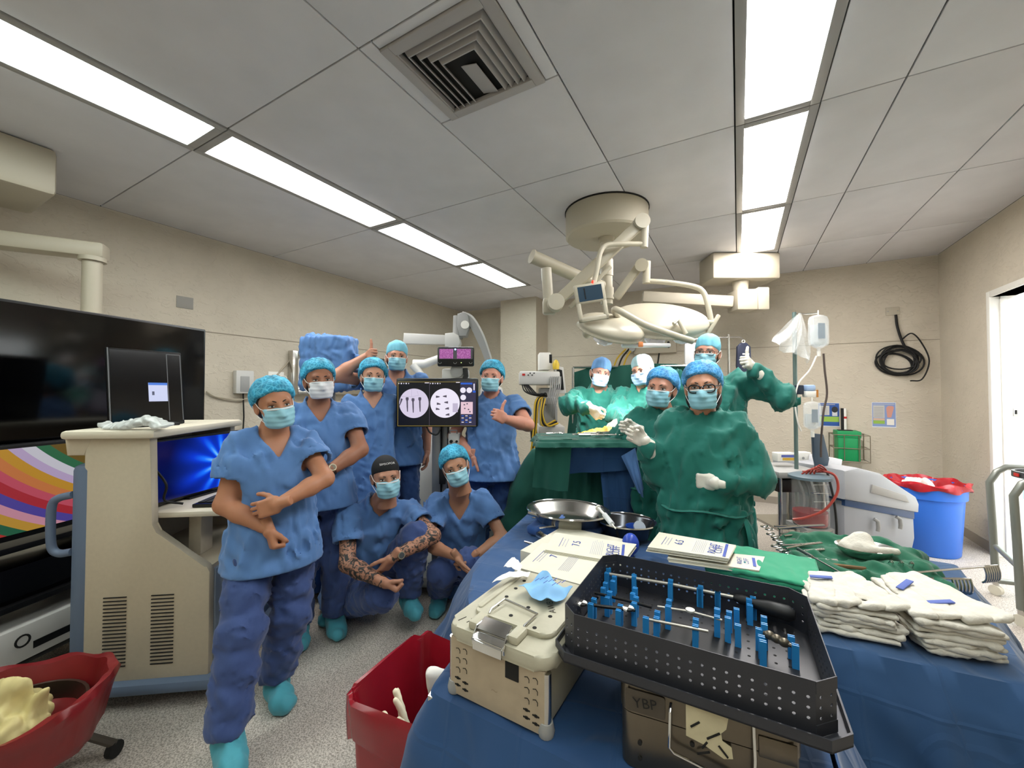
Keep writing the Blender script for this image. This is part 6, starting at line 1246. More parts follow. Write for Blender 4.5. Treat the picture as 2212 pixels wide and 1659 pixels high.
def flB(p, n): return .04+max(0, n.x)*.20+max(0, -n.y)*.16
drape('table_drape', 'blue drape over the right-hand table, below the gauze stacks', plB, T, .03, flB, crease_mat('drape_blue_deep', '#1d4269'), folds=15, amp=.028, seed=21, n=200)
sheet('drape_corner', 'loose blue drape corner hanging below the steel box at the lower right', ((.17, .76, T-.03), (.17, 1.38, T-.03), (.52, 1.15, .04), (.26, .66, .03)), SD, amp=.02, seed=3, freq=6)
# ---------------------------------------------------------------- beige sterilising container
CREAM = mat('container_cream', '#b3ae9a', .45, var=.05, vscale=18, bump=.05, bscale=90); CW_, CL, CH = .262, .315, .135
t = thing('sterilising_container', 'beige sterilising container with vented end and steel latch', 'container', (-.475, .772, T+.003), math.radians(-2))
hx = CW_/2
MB().bx(-hx+.012, hx-.012, .012, CL-.012, 0, CH, .006).build('body', CREAM, t)
FACE = mat('container_face', '#ad9d86', .55, var=.07, vscale=25)
MB().prism([(-hx+.02, .002), (hx-.02, .002), (hx-.008, .016), (hx-.008, CH-.004), (-hx+.008, CH-.004), (-hx+.008, .016)], -.004, .010, XZ(0)).build('end_panel', FACE, t)
lid = MB().prism(rrect(CW_+.012, CL+.02, .035, 5), 0, .032, Matrix.Translation((0, CL/2, CH-.006)), bev=.010).build('lid', CREAM, t)
MB().prism(rrect(CW_-.045, CL-.06, .03, 5), 0, .014, Matrix.Translation((.004, CL/2+.018, CH+.025)), bev=.006).build('lid_plateau', CREAM, lid)
MB().prism(rrect(.012, CL-.09, .005, 3), 0, .009, Matrix.Translation((-hx+.040, CL/2+.02, CH+.034)), bev=.004).build('lid_rib', CREAM, lid)
zl = CH+.0395
for x, y in ((-.060, .098), (-.006, .075), (.066, .060), (.012, .128), (.076, .120), (-.062, .145), (-.064, .195), (-.066, .245)): MB().cyl((x, y, zl-.001), (x, y, zl+.0006), .005, seg=12).build('lid_hole', DARK, lid)
MB().tube([(-.055, .055, zl), (-.056, .065, zl+.006), (-.050, .118, zl+.008), (.052, .100, zl+.008), (.048, .045, zl+.006), (.048, .038, zl)], .0028, 8).build('wire_bail', STEEL, lid)
for x in (-.062, .044): MB().box((x, .022, zl-.004), (.026, .05, .02), bev=.006).build('latch_boss', CREAM, lid)
lt = MB().box((-.008, .008, zl+.004), (.075, .034, .004), rot=(.35, 0, 0), bev=.001).build('latch', mat('latch_grey', '#6f6c68', .35, .8), lid)
MB().box((-.008, -.016, zl-.012), (.082, .022, .004), rot=(.55, 0, 0), bev=.001).box((-.008, -.022, zl-.026), (.076, .004, .026), bev=.001).build('latch_lip', CHROME, lt)
for x in (-.048, .032): MB().tube([(x, .03, zl), (x, -.004, zl+.002), (x, -.02, zl-.018), (x, -.018, zl-.03)], .003, 6).build('latch_wire', CHROME, lt)
MB().box((.045, -.0045, CH-.028), (.034, .003, .036), bev=.004).build('latch_slot', DARK, t)
def inkmark(pts, r, par, m=DARK, nm='ink_mark'): MB().tube(pts, r, 5, flat=.5).build(nm, m, par)
for sx, n_ in ((-1, (0, 1, 2)), (1, (0, 1, 2))):
    for i in range(3):
        for j in (0, 1):
            cx, cz_ = sx*.092+(.010 if j else -.010), CH-.028-i*.022-(0 if j else .004)
            inkmark([(cx-.006, -.0042, cz_+.004), (cx+.001, -.0042, cz_+.006), (cx+.005, -.0042, cz_+.002), (cx+.005, -.0042, cz_-.005)], .0013, t, nm='vent_hook')
    for i in range(2):
        for j in (0, 1): MB().box((sx*.092+(.011 if j else -.011), -.0045, .040-i*.016-(.004 if j else 0)), (.016, .001, .003)).box((sx*.092+(.011 if j else -.011), -.0045, .040-i*.016-(.004 if j else 0)), (.006, .001, .006)).build('vent_arrow', DARK, t)
for i in range(3): inkmark([(-.115+i*.022, .012+.004*i, CH+.0265), (-.108+i*.022, .034+.002*i, CH+.0265)], .0012, lid)
inkmark([(-.093, .034, CH+.0265), (-.084, .036, CH+.0265)], .0012, lid)
for i in range(6): inkmark([(-.02+i*.016, .205+.004*i, zl+.0004), (-.02+i*.016, .228+.002*i, zl+.0004)], .0011, lid)
for i in range(3): inkmark([(-.026, .245+i*.022, zl+.0004), (.01, .25+i*.022, zl+.0004)], .0010, lid)
MB().text('AWBY', .024, Matrix.Translation((.056, .165, zl+.0002)) @ Matrix.Rotation(math.radians(125), 4, 'Z')).build('ink_letters', mat('faded_ink', '#4a463e', .7), lid, smooth=False)
for sx in (-1, 1): MB().cyl((sx*(hx-.008), .006, .012), (sx*(hx-.008), .006, CH-.008), .010, seg=12).build('corner_post', STEEL, t); MB().lathe([(0, -.002), (.016, -.002), (.018, .008), (.014, .026), (.010, .028)], (sx*(hx-.010), .008, 0), 14).build('corner_foot', GREYP, t)
MB().text('~', .03, Matrix.Translation((.0, -.0046, .05)) @ Matrix.Rotation(PI/2, 4, 'X')).build('worn_print', mat('worn_print', '#9a8a76', .7), t, smooth=False)
# ---------------------------------------------------------------- stainless box, plate, perforated tray
SBX = mat('worn_steel', '#6f675b', .3, .9, var=.12, vscale=9, bump=.05, bscale=40)
t = thing('steel_box', 'worn stainless steel instrument box under the perforated tray', 'box', (-.078, .99, T+.003), math.radians(6)); bw, bd, bh = .29, .38, .155
MB().prism(rrect(bw, bd, .022, 4), 0, bh*.64).build('lower_shell', SBX, t); MB().prism(rrect(bw+.004, bd+.004, .024, 4), bh*.66, bh).build('upper_shell', SBX, t); MB().prism(rrect(bw-.008, bd-.008, .02, 4), bh*.62, bh*.68).build('seam', DARK, t)
yf = -bd/2-.002
MB().tube([(-.055, yf, bh*.9), (-.056, yf-.012, bh*.86), (-.058, yf-.012, bh*.45), (-.05, yf-.012, bh*.40), (.03, yf-.012, bh*.30), (.055, yf-.012, bh*.26)], .0028, 8).build('latch_wire', CHROME, t); MB().tube([(.075, yf-.004, bh*.96), (.076, yf-.010, bh*.6), (.074, yf-.010, bh*.2)], .0028, 8).build('latch_wire', CHROME, t)
MB().box((.11, yf-.001, bh*.72), (.055, .003, .035), bev=.006).build('hinge_plate', SBX, t)
tp = mat('masking_tape', '#c7bd9c', .6, var=.1, vscale=30); MB().prism([(-.030, .60*bh), (-.030, .97*bh), (.038, .95*bh), (.034, .80*bh), (.026, .74*bh), (.028, .66*bh), (.042, .62*bh), (.044, .50*bh), (.030, .47*bh), (-.002, .56*bh)], -.0008, .0008, XZ(yf-.003)).build('tape_label', tp, t)
for x0, z0, x1, z1 in ((-.022, .72, -.008, .80), (.004, .64, .024, .74), (-.004, .52, .004, .60), (.022, .60, .036, .50), (-.012, .44, .008, .50)): MB().tube([(x0, yf-.0045, bh*z0), (x1, yf-.0045, bh*z1)], .0018, 5).build('marker_stroke', DARK, t)
MB().prism(rrect(.07, .04, .004, 2), -.0006, .0006, XZ(yf-.0022) @ Matrix.Translation((-.10, bh*.82, 0))).build('dark_tape', mat('dark_tape', '#4a4238', .6), t); MB().text('YBP', .026, Matrix.Translation((-.10, yf-.0042, bh*.82)) @ Matrix.Rotation(PI/2, 4, 'X') @ Matrix.Rotation(.15, 4, 'Z')).build('tape_letters', BLACKM, t, smooth=False)
for x, z in ((-.11, .32), (-.11, .14), (-.02, .5), (.03, .08), (.12, .35)): MB().cyl((x, yf-.001, bh*z), (x, yf+.002, bh*z), .004, seg=10).build('vent_hole', DARK, t)
DT = mat('gunmetal', '#3a3b41', .45, .35, var=.05, vscale=20)
zp = T+.003+bh
def chamf(w_, d_, c): return [(-w_/2+c, -d_/2), (w_/2-c, -d_/2), (w_/2, -d_/2+c), (w_/2, d_/2-c), (w_/2-c, d_/2), (-w_/2+c, d_/2), (-w_/2, d_/2-c), (-w_/2, -d_/2+c)]
t = thing('tray_lid', 'dark metal lid plate with turned-up rim beneath the perforated tray', 'lid', (-.100, .975, zp), math.radians(.5)); MB().prism(chamf(.50, .385, .032), 0, .003).build('plate', DT, t)
mb = MB(); o = chamf(.50, .385, .032); i_ = chamf(.494, .379, .031); mb.grid([[(x, y, 0) for x, y in o], [(x, y, .020) for x, y in o], [(x, y, .020) for x, y in i_], [(x, y, 0) for x, y in i_]], closed=True); mb.build('rim', DT, t, smooth=False)
TW, TD, TH = .468, .352, .088
t = thing('perforated_tray', 'deep dark-grey perforated instrument tray with chamfered corners and blue clips', 'instrument tray', (-.101, .977, zp+.0045), math.radians(.5))
def perf(p0, p1, h_, rows, pitch, r, name, zoff=0, base=None, m=DT, thick=.0016):
    """perforated wall from p0 to p1 (local xy), height h_; real round holes"""
    p0, p1 = Vector(p0), Vector(p1); L = (p1-p0).length; n = max(1, int(L/pitch)); cw = L/n; d = (p1-p0)/L; mb = MB(); zm = h_*.22; ch = (h_*.56)/rows if rows else 0
    def pt(u, z): q = p0+d*u; return (q.x, q.y, z)
    mb._add([pt(0, 0), pt(L, 0), pt(L, zm), pt(0, zm)], [(0, 1, 2, 3)]); mb._add([pt(0, zm+ch*rows), pt(L, zm+ch*rows), pt(L, h_), pt(0, h_)], [(0, 1, 2, 3)])
    for i in range(n):
        for j in range(rows):
            cx, cz_ = (i+.5)*cw, zm+(j+.5)*ch; sq_ = [(cx+a*cw/2, cz_+b*ch/2) for a, b in ((1, 0), (1, 1), (0, 1), (-1, 1), (-1, 0), (-1, -1), (0, -1), (1, -1))]; ci = [(cx+r*math.cos(k*PI/4), cz_+r*math.sin(k*PI/4)) for k in range(8)]
            mb._add([pt(*q) for q in sq_]+[pt(*q) for q in ci], [(k, (k+1) % 8, 8+(k+1) % 8, 8+k) for k in range(8)])
    return mb.build(name, m, t, smooth=False, thick=thick)
o = chamf(TW, TD, .032)
for i in range(8):
    a, b = o[i], o[(i+1) % 8]; long_ = (Vector(b)-Vector(a)).length > .1
    perf(a, b, TH, 3, .0185 if long_ else .018, .0027, 'perforated_wall')
MB().prism(chamf(TW-.002, TD-.002, .032), 0, .0015).build('floor_plate', mat('tray_black', '#2c2c30', .45, .2), t)
mb = MB()
for i in range(17):
    for j in range(11):
        x, y = -.19+i*.0235, -.14+j*.028
        if abs(x-.0) < .07 and -.03 < y < .06: continue
        mb.cyl((x, y, .0012), (x, y, .0019), .0032, seg=6)
fh = mb.build('floor_perforations', DARK, t); fh['kind'] = 'stuff'
MB().bx(-.06, .075, -.035, .06, .0016, .0024).build('floor_cutout', mat('pitch_black', '#050505', .6), t)
TM = WM[t.name].inverted(); zf = zp+.0045
CLB = mat('clip_blue', '#2a86c8', .4)
clips = [(1306, 1226), (1303, 1237), (1327, 1246), (1324, 1256), (1308, 1260), (1303, 1271), (1317, 1279), (1312, 1291), (1283, 1294), (1276, 1305), (1373, 1236), (1370, 1246), (1372, 1271), (1367, 1283), (1374, 1291), (1370, 1303), (1340, 1308), (1336, 1319), (1450, 1249), (1448, 1260), (1515, 1247), (1515, 1257), (1551, 1266), (1551, 1278), (1624, 1264), (1626, 1276), (1445, 1297), (1443, 1310), (1420, 1322), (1418, 1335), (1395, 1335), (1503, 1338), (1502, 1352), (1549, 1316), (1549, 1332), (1575, 1322), (1572, 1335), (1591, 1316), (1594, 1351), (1618, 1295), (1620, 1308), (1650, 1333), (1651, 1349), (1639, 1359), (1645, 1375), (1648, 1386), (1709, 1375), (1718, 1394)]
cm = None
for i, (px, py) in enumerate(clips):
    hgt = .046 if i % 3 else .053; p = TM @ onZ(px, py, zf+hgt)
    if abs(p.x) > TW/2-.012 or abs(p.y) > TD/2-.012: p.x = max(-TW/2+.014, min(TW/2-.014, p.x)); p.y = max(-TD/2+.014, min(TD/2-.014, p.y))
    mb = MB(); mb.prism([(-.0045, 0), (.0045, 0), (.0045, hgt), (.002, hgt), (.0015, hgt-.008), (-.0015, hgt-.008), (-.002, hgt), (-.0045, hgt)], -.006, .006, Matrix(((0, 0, 1, p.x), (1, 0, 0, p.y), (0, 1, 0, .0016), (0, 0, 0, 1)))); mb.build('clip', CLB, t, smooth=False)
ROD = mat('rod_steel', '#a8a39a', .35, .5)
def tz(px, py, h_): return onZ(px, py, zf+h_)
def simple(name, label, cat, builder): t_ = builder(); return t_
def rod(name, label, pts, r, m, cat='instrument', extra=None):
    p = sum((Vector(q) for q in pts), Vector())/len(pts); t_ = thing(name, label, cat, (p.x, p.y, zf+.002)); MB().tube(pts, r, 10).build('shaft', m, t_, True)
    if extra: extra(t_)
    return t_
def ex(t_):
    a, b = tz(1585, 1290, .042), tz(1718, 1330, .042); d = b-a
    MB().tube([a, a+d*.15, a+d*.3, a+d*.6, a+d*.9, b], [.007, .012, .009, .017, .018, .010], 14).build('black_handle', mat('silicone_black', '#111113', .5), t_, True)
rod('long_driver', 'long steel driver with ribbed black handle lying across the tray', [tz(1316, 1240, .042), tz(1450, 1262, .042), tz(1586, 1290, .042)], .0042, ROD, 'driver', ex)
rod('black_rod', 'thin black rod clipped along the far side of the tray', [tz(1455, 1240, .042), tz(1590, 1262, .042)], .0032, BLACKP)
rod('black_rod', 'short black rod clipped near the left end of the tray', [tz(1285, 1281, .042), tz(1350, 1296, .042), tz(1408, 1312, .042)], .0035, BLACKP)
def disks(t_):
    for px, py in ((1257, 1303), (1357, 1314)):
        c = tz(px, py, .050); mb = MB(); 
        for q_ in range(4): mb.mi = q_ % 2; mb.prism([(0, 0)]+[(.0125*math.cos(q_*PI/2+k*PI/12), .0125*math.sin(q_*PI/2+k*PI/12)) for k in range(7)], -.002, .002, Matrix.Translation(c))
        mb.build('checker_disk', [WHITE, mat('disk_black', '#1c1c1c', .6)], t_, True, smooth=False)
rod('marker_probe', 'black probe with two black and white checkered marker disks in the tray', [tz(1240, 1300, .042), tz(1300, 1310, .042), tz(1372, 1318, .042)], .004, BLACKP, 'probe', disks)
def dk(t_): c = tz(1491, 1320, .042); MB().cyl(c, c+Vector((0, 0, .004)), .010, seg=20).build('round_end', mat('disk_ivory', '#cfccc0', .4, .3), t_, True)
rod('disk_probe', 'steel probe ending in a pale round disk in the tray', [tz(1420, 1310, .042), tz(1491, 1321, .042), tz(1560, 1340, .042)], .0026, ROD, 'probe', dk)
rod('thin_probe', 'thin steel probe near the front wall of the tray', [tz(1400, 1338, .042), tz(1500, 1358, .042), tz(1530, 1364, .042)], .0030, ROD, 'probe')
def jj(t_):
    for i in range(3): c = tz(1662+i*16, 1372+i*8, .042); MB().ell(c, (.011, .008, .009), seg=10, rings=6).build('joint', mat('old_brass', '#6f675a', .4, .8), t_, True)
rod('jointed_clamp', 'small jointed metal clamp at the near right corner of the tray', [tz(1650, 1366, .042), tz(1712, 1396, .042)], .004, SBX, 'clamp', jj)
# ---------------------------------------------------------------- glove packets
PAP = mat('glove_paper', '#cfcbba', .7, var=.03, vscale=25); INK = mat('blue_ink', '#3d4f9e', .6); INKG = mat('grey_ink', '#8f93ad', .6)
def packet(label, cs, z, size, right=False, n=4, th=.0035, dz=.0):
    A_, B_, C_, D_ = [onZ(px, py, z) for px, py in cs]; t_ = thing('glove_packet', label, 'glove packet', ((A_.x+C_.x)/2, (A_.y+C_.y)/2, z-n*th), 0, 'paper glove packets on the table')
    for i in range(n):
        o_ = Vector((random.uniform(-.006, .006), random.uniform(-.006, .006), -th*(n-i))) if i < n-1 else Vector((0, 0, -th)); q_ = [p+o_ for p in (A_, B_, C_, D_)]
        mb = MB(); mb._add([tuple(p) for p in q_]+[tuple(p+Vector((0, 0, th*.8))) for p in q_], [(3, 2, 1, 0), (4, 5, 6, 7), (0, 1, 5, 4), (1, 2, 6, 5), (2, 3, 7, 6), (3, 0, 4, 7)]); mb.build('paper_fold', PAP, t_, True, smooth=False)
    ex_ = (D_-A_); ey_ = (A_-B_); Lx, Ly = ex_.length, ey_.length; ex_ = ex_/Lx; ey_ = (ey_-ex_*ey_.dot(ex_)).normalized(); ez_ = ex_.cross(ey_)
    def M(u, w_): M_ = Matrix((ex_, ey_, ez_)).transposed().to_4x4(); M_.translation = A_.lerp(B_, u).lerp(D_.lerp(C_, u), w_)+Vector((0, 0, .0006)); return M_
    MB().text(size, min(Lx*.38, .045), M(.34, .55), 0).build('size_print', INK, t_, True, smooth=False)
    for u, wd in ((.14, .5), (.18, .4), (.22, .45)): MB(M(u, .5)).bx(-Lx*wd/2, Lx*wd/2, -.0009, .0009, 0, .0003).build('print_line', INK if u < .15 else INKG, t_, True)
    for k in range(7): MB(M(.54+k*.022, .5)).bx(-Lx*.36, Lx*(.30+.05*((k*7) % 3)), -.0006, .0006, 0, .0003).build('print_line', INKG, t_, True)
    if right:
        MB().text('RIGHT', Lx*.2, M(.77, .5), 0).build('side_print', INK, t_, True, smooth=False); MB().text('CUFF', Lx*.2, M(.84, .5), 0).build('side_print', INK, t_, True, smooth=False); MB(M(.915, .5)).bx(-Lx*.36, Lx*.36, -.006, .004, 0, .0004).build('blue_bar', INK, t_, True)
    return t_
packet('cream glove packet marked 7 lying beside the beige container lid', ((1114, 1224), (1255, 1262), (1330, 1190), (1172, 1172)), .835, '7', n=7)
packet('cream glove packet marked 7.5 behind the packet marked 7', ((1178, 1187), (1345, 1215), (1375, 1175), (1200, 1150)), .845, '7.5', True, n=5)
packet('cream glove packet marked 6, partly under the 6.5 packet', ((1442, 1205), (1640, 1232), (1652, 1202), (1450, 1182)), .832, '6', True, n=4)
packet('cream glove packet marked 6.5 with RIGHT CUFF print and blue bar', ((1399, 1181), (1574, 1206), (1590, 1177), (1424, 1149)), .858, '6.5', True, n=5)
# folded box under the packets
pb0 = onZ(1230, 1195, .80); t = thing('packet_box', 'low cream carton under the left glove packets', 'box', (pb0.x+.03, pb0.y+.05, T+.002), math.radians(-6)); MB().bx(-.20, .13, -.15, .22, 0, .062, .004).build('body', PAP, t); MB().bx(-.201, -.199, -.1, .15, .02, .024).build('fold_line', INKG, t)
# green folded towels
gt = onZ(1655, 1225, .80); RZt = Matrix.Rotation(math.radians(-4), 3, 'Z')
t = thing('green_towel', 'stack of folded green surgical towels behind the perforated tray', 'towel', (gt.x, gt.y, T+.002), 0)
for i in range(5):
    v = Vol((gt.x-.22, gt.y-.22, T-.01+i*.017), (gt.x+.22, gt.y+.22, T+.045+i*.017), .006); v.box((gt.x-.03+.004*i, gt.y-.005*i, T+.013+i*.0165), (.17, .13, .0095), R=RZt, rd=.008); v.folds(.004, 60, 30+i, (1, 1, .5)); volobj('fold_layer', v, cloth_mat('towel_green', '#2f8f6c', .9, .3), t)
# small things on the container lid
v0 = onZ(1178, 1262, T+.003+CH+.072)
t = thing('blue_wrap', 'crumpled pale blue wrap scrap lying on the container lid', 'wrap', (v0.x, v0.y, v0.z-.02)); rows = []
for j in range(11):
    row = []
    for i in range(17):
        u, w_ = i/16-.5, j/10-.5; row.append((v0.x+u*.10+w_*.03, v0.y-u*.03+w_*.085, v0.z-.012+.012*math.sin(u*7+1)*math.cos(w_*5)+.002*math.sin(u*17+w_*13)+.014*(w_+.5)*(.5-u)))
    rows.append(row)
MB().grid(rows).build('sheet', mat('wrap_pale_blue', '#7fb2dd', .7), t, True, thick=.001)
for i in range(9): MB().tube([(v0.x-.02+.008*i, v0.y-.02+.012*(i % 3), v0.z+.012), (v0.x-.015+.008*i, v0.y-.005+.012*(i % 3), v0.z+.014)], .0012, 4, flat=.3).build('blue_print', INK, t, True)
for lb, cs, z in (('curled white paper strip at the rear left corner of the container lid', ((1063, 1258), (1140, 1246), (1146, 1236), (1085, 1240)), .93), ('small white folded card standing behind the container', ((1088, 1224), (1122, 1236), (1128, 1222), (1106, 1203)), .90)):
    q_ = [onZ(px, py, z) for px, py in cs]; mb = MB(); rows = []
    for j in range(5):
        rows.append([q_[0].lerp(q_[1], i/8).lerp(q_[3].lerp(q_[2], i/8), j/4)+Vector((0, 0, .006*math.sin(i/8*PI)+.002*math.sin(i*2+j))) for i in range(9)])
    tag(MB().grid(rows).build('paper_scrap', mat('paper_white', '#e8e6e2', .7), thick=.0012), lb, 'paper')
# ---------------------------------------------------------------- basins and small instruments at the far left end
def basin(label, px, py, z, rx, ry, h_, m, rot=0):
    p = onZ(px, py, z); t_ = thing('basin', label, 'basin', (p.x, p.y, z), rot); pr = [(0, .004), (.62, .004), (.78, .02), (.95, h_*.9), (1.0, h_), (1.06, h_+.002), (1.07, h_-.004), (1.0, h_-.008), (.80, .008), (.62, 0), (0, 0)]
    MB().lathe([(r*rx, zz) for r, zz in pr], (0, 0, 0), 48, sy=ry/rx).build('bowl', m, t_); MB().lathe([(rx*1.06, h_-.003), (rx*1.075, h_-.001), (rx*1.06, h_+.004), (rx*1.045, h_+.001)], (0, 0, 0), 48, sy=ry/rx, closed=True).build('rim', CHROME, t_); return t_, p
bz = T+.05
MB0 = basin('large oval stainless basin with instruments inside at the table end', 1226, 1128, T+.055, .20, .165, .065, STEEL)
BP = MB0[1]
t = thing('basin_rest', 'folded dark blue cloth under the large basin', 'cloth', (BP.x, BP.y, T+.002)); v = Vol((BP.x-.3, BP.y-.3, T-.01), (BP.x+.3, BP.y+.3, T+.08), .008); v.box((BP.x, BP.y, T+.028), (.17, .14, .026), rd=.02); v.folds(.008, 50, 3); volobj('fold', v, cloth_mat('drape_navy', '#274f8c'), t)
basin('smaller dark-bottomed steel basin with blue cap inside, beside the large one', 1352, 1158, T+.01, .135, .12, .075, mat('dark_steel', '#4b4c50', .2, .9))
basin('small steel gallipot between the basins and glove packets', 1186, 1172, T+.004, .06, .05, .035, STEEL)
def wz(px, py, z): return onZ(px, py, z)
instr('scissors', 'curved steel scissors lying inside the large basin', 'scissors', wz(1150, 1118, T+.075), wz(1290, 1128, T+.085), .004, 'forceps')
instr('forceps', 'steel forceps lying inside the large basin beside the scissors', 'instrument', wz(1165, 1140, T+.07), wz(1260, 1130, T+.075), .0035, 'forceps'); instr('forceps', 'steel clamp poking over the left rim of the large basin', 'instrument', wz(1140, 1108, T+.125), wz(1215, 1128, T+.08), .004, 'rod')
for i, (a, b) in enumerate((((1305, 1165), (1345, 1150)), ((1315, 1175), (1352, 1168)))): instr('clamp', ['ringed steel clamp lying left of the dark basin', 'ringed steel clamp lying just behind the tray wall'][i], 'instrument', wz(*a, T+.012), wz(*b, T+.012), .004, 'forceps')
a, b = wz(1133, 1170, T+.02), wz(1172, 1182, T+.02); instr('torch_handle', 'thick grey rod handle on the drape left of the gallipot', 'instrument', b, a, .007, 'rod')
t = thing('syringe', 'clear plastic syringe resting on the rims of both basins', 'syringe', wz(1308, 1120, T+.12)); a, b, c, d = wz(1291, 1096, T+.17), wz(1306, 1112, T+.15), wz(1322, 1132, T+.13), wz(1330, 1142, T+.12); MB().tube([b, c], .012, 12).build('barrel', mat('syringe_clear', '#e6eaec', .15, alpha=.6), t, True); MB().tube([a, b], .006, 8).build('plunger', WHITE, t, True); MB().cyl(a, a+(b-a)*.1, .014, seg=14).build('thumb_rest', WHITE, t, True); MB().tube([c, d], .003, 6).build('tip', WHITE, t, True)
p = wz(1362, 1172, T+.06); t = thing('bulb_syringe', 'dark blue rubber bulb syringe beside the glove packets', 'bulb syringe', (p.x, p.y, T+.004)); MB().ell((0, 0, .05), (.036, .036, .046), seg=20, rings=12).build('bulb', mat('bulb_blue', '#2f4bb0', .35), t); MB().cyl((0, 0, 0), (0, 0, .03), .014, seg=12).build('neck', mat('bulb_blue', '#2f4bb0'), t)
p = wz(1372, 1140, T+.06); t = thing('specimen_cup', 'small blue cup with clear round cap in the dark basin', 'cup', (p.x, p.y, T+.02)); MB().lathe([(0, 0), (.035, 0), (.045, .05), (.042, .05), (.033, .004), (0, .004)], (0, 0, 0), 24).build('cup', mat('cup_blue', '#24489c', .3), t); MB().cyl((.025, -.03, .055), (.03, -.036, .061), .028, seg=24).build('clear_cap', mat('cap_clear', '#b9c2cc', .15, alpha=.6), t)
# ---------------------------------------------------------------- gauze stacks
GAU = mat('gauze_white', '#cbc6ba', .9, var=.06, vscale=25, bump=.6, bscale=60, dist=.008); STR = mat('gauze_blue_stripe', '#5566a8', .8)
def gauze(label, c, w_, d_, rot, n, seed, stripes):
    t_ = thing('gauze_stack', label, 'gauze', (c[0], c[1], T+.003), 0, 'folded gauze stacks'); R = Matrix.Rotation(math.radians(rot), 3, 'Z'); rg = random.Random(seed); pt_ = .0125
    for i in range(n):
        z = T+.013+i*pt_; v = Vol((c[0]-w_*.75, c[1]-d_*.75, z-.02), (c[0]+w_*.75, c[1]+d_*.75, z+.03), .0058); o_ = Vector((c[0]+rg.uniform(-.012, .012), c[1]+rg.uniform(-.012, .012), z)); Rl = R @ Matrix.Rotation(rg.uniform(-.07, .07), 3, 'Z')
        v.box(o_, (w_/2*rg.uniform(.95, 1.03), d_/2*rg.uniform(.95, 1.03), .0075), R=Rl, rd=.007); v.folds(.0045, 80, seed+i, (1, 1, .6)); volobj('gauze_fold', v, GAU, t_)
    zt = T+.013+(n-1)*pt_+.008
    for k in range(4):
        v = Vol((c[0]-w_*.8, c[1]-d_*.8, zt-.03), (c[0]+w_*.8, c[1]+d_*.8, zt+.07), .0058); o_ = Vector((c[0], c[1], zt+.006+.004*k))+R @ Vector((w_*(-.30+.20*k), d_*.02*(k % 2), 0))
        v.box(o_, (w_*.17, d_*.47, .0085), R=R @ Matrix.Rotation(.16*k-.2, 3, 'Z') @ Matrix.Rotation(-.16, 3, 'Y'), rd=.007); v.folds(.0042, 70, seed+20+k, (1, 1, .6)); volobj('gauze_leaf', v, GAU, t_)
    for (u, w2, a_, L) in stripes:
        q_ = Vector((c[0], c[1], 0))+R @ Vector((u*w_, w2*d_, 0)); MB().box((q_.x, q_.y, zt+.022), (L, .018, .004), rot=R @ Matrix.Rotation(a_, 3, 'Z') @ Matrix.Rotation(-.15, 3, 'Y'), bev=.001).build('blue_stripe', STR, t_, True)
gauze('stack of folded white gauze pads beside the perforated tray, pads fanned open', (.285, 1.62), .20, .24, 6, 6, 41, ((-.25, .18, -.12, .06),))
gauze('stack of folded white gauze pads at the table corner with a broad blue stripe', (.488, 1.66), .18, .29, 12, 7, 61, ((-.22, .12, .75, .07), (-.05, -.22, .1, .06)))
# ---------------------------------------------------------------- green cloth bundle with instruments
gb = Vector((.40, 2.06, 0)); v = Vol((.1, 1.75, T-.01), (.95, 2.45, T+.22), .0085)
v.box((gb.x, gb.y, T+.03), (.225, .19, .03), R=Matrix.Rotation(.1, 3, 'Z'), rd=.025); v.rc((.25, 2.2, T+.06), .03, (.54, 2.25, T+.06), .035, k=.05); v.rc((.45, 1.96, T+.06), .028, (.58, 2.03, T+.06), .03, k=.05); v.rc((.2, 1.9, T+.04), .025, (.45, 1.86, T+.04), .025, k=.05); v.rc((.54, 2.1, T+.04), .045, (.60, 2.18, T+.05), .035, k=.05)
v.el((.43, 2.08, T+.11), (.13, .1, .045), k=.02, op='-'); v.folds(.016, 42, 8, (1, 1, .7)); v.folds(.006, 95, 9); v.half((0, 0, T+.004), (0, 0, -1))
tag(volobj('green_bundle', v, cloth_mat('towel_dark_green', '#12573f', .9, .4)), 'crumpled dark green cloth bundle holding instruments on the right table', 'cloth')
p = Vector((.43, 2.07, T+.072)); t = thing('kidney_dish', 'steel dish of white gauze nested in the green bundle', 'dish', p, .3); MB().lathe([(0, .004), (.07, .004), (.095, .03), (.10, .034), (.10, .03), (.075, 0), (0, 0)], (0, 0, 0), 36, sy=.75).build('dish', STEEL, t)
v = Vol((p.x-.12, p.y-.12, p.z), (p.x+.12, p.y+.12, p.z+.12), .006); v.el((p.x-.02, p.y, p.z+.03), (.06, .045, .03), k=.02); v.el((p.x-.01, p.y+.01, p.z+.055), (.03, .025, .03), k=.03); v.rc((p.x+.0, p.y-.04, p.z+.035), .014, (p.x+.085, p.y-.03, p.z+.04), .012, k=.02); v.folds(.006, 80, 4)
tag(volobj('gauze_wad', v, GAU), 'wadded white gauze in the steel dish', 'gauze')
for i, (a, b, lb) in enumerate((((.12, 2.18, .80), (.36, 2.28, .83), 'long steel forceps at the back left of the green bundle'), ((.10, 2.22, .82), (.34, 2.33, .84), 'long steel forceps lying behind the others on the bundle'), ((.14, 2.14, .79), (.37, 2.22, .82), 'long steel forceps resting on the bundle near the dish'), ((.13, 2.05, .79), (.30, 2.12, .82), 'ringed steel clamp left of the steel dish'), ((.17, 1.98, .78), (.33, 1.99, .80), 'ringed steel clamp in front of the steel dish'), ((.16, 2.02, .78), (.30, 2.07, .81), 'ringed steel scissors left of the steel dish'))): instr('forceps', lb, 'instrument', b, a, .0042, 'forceps')
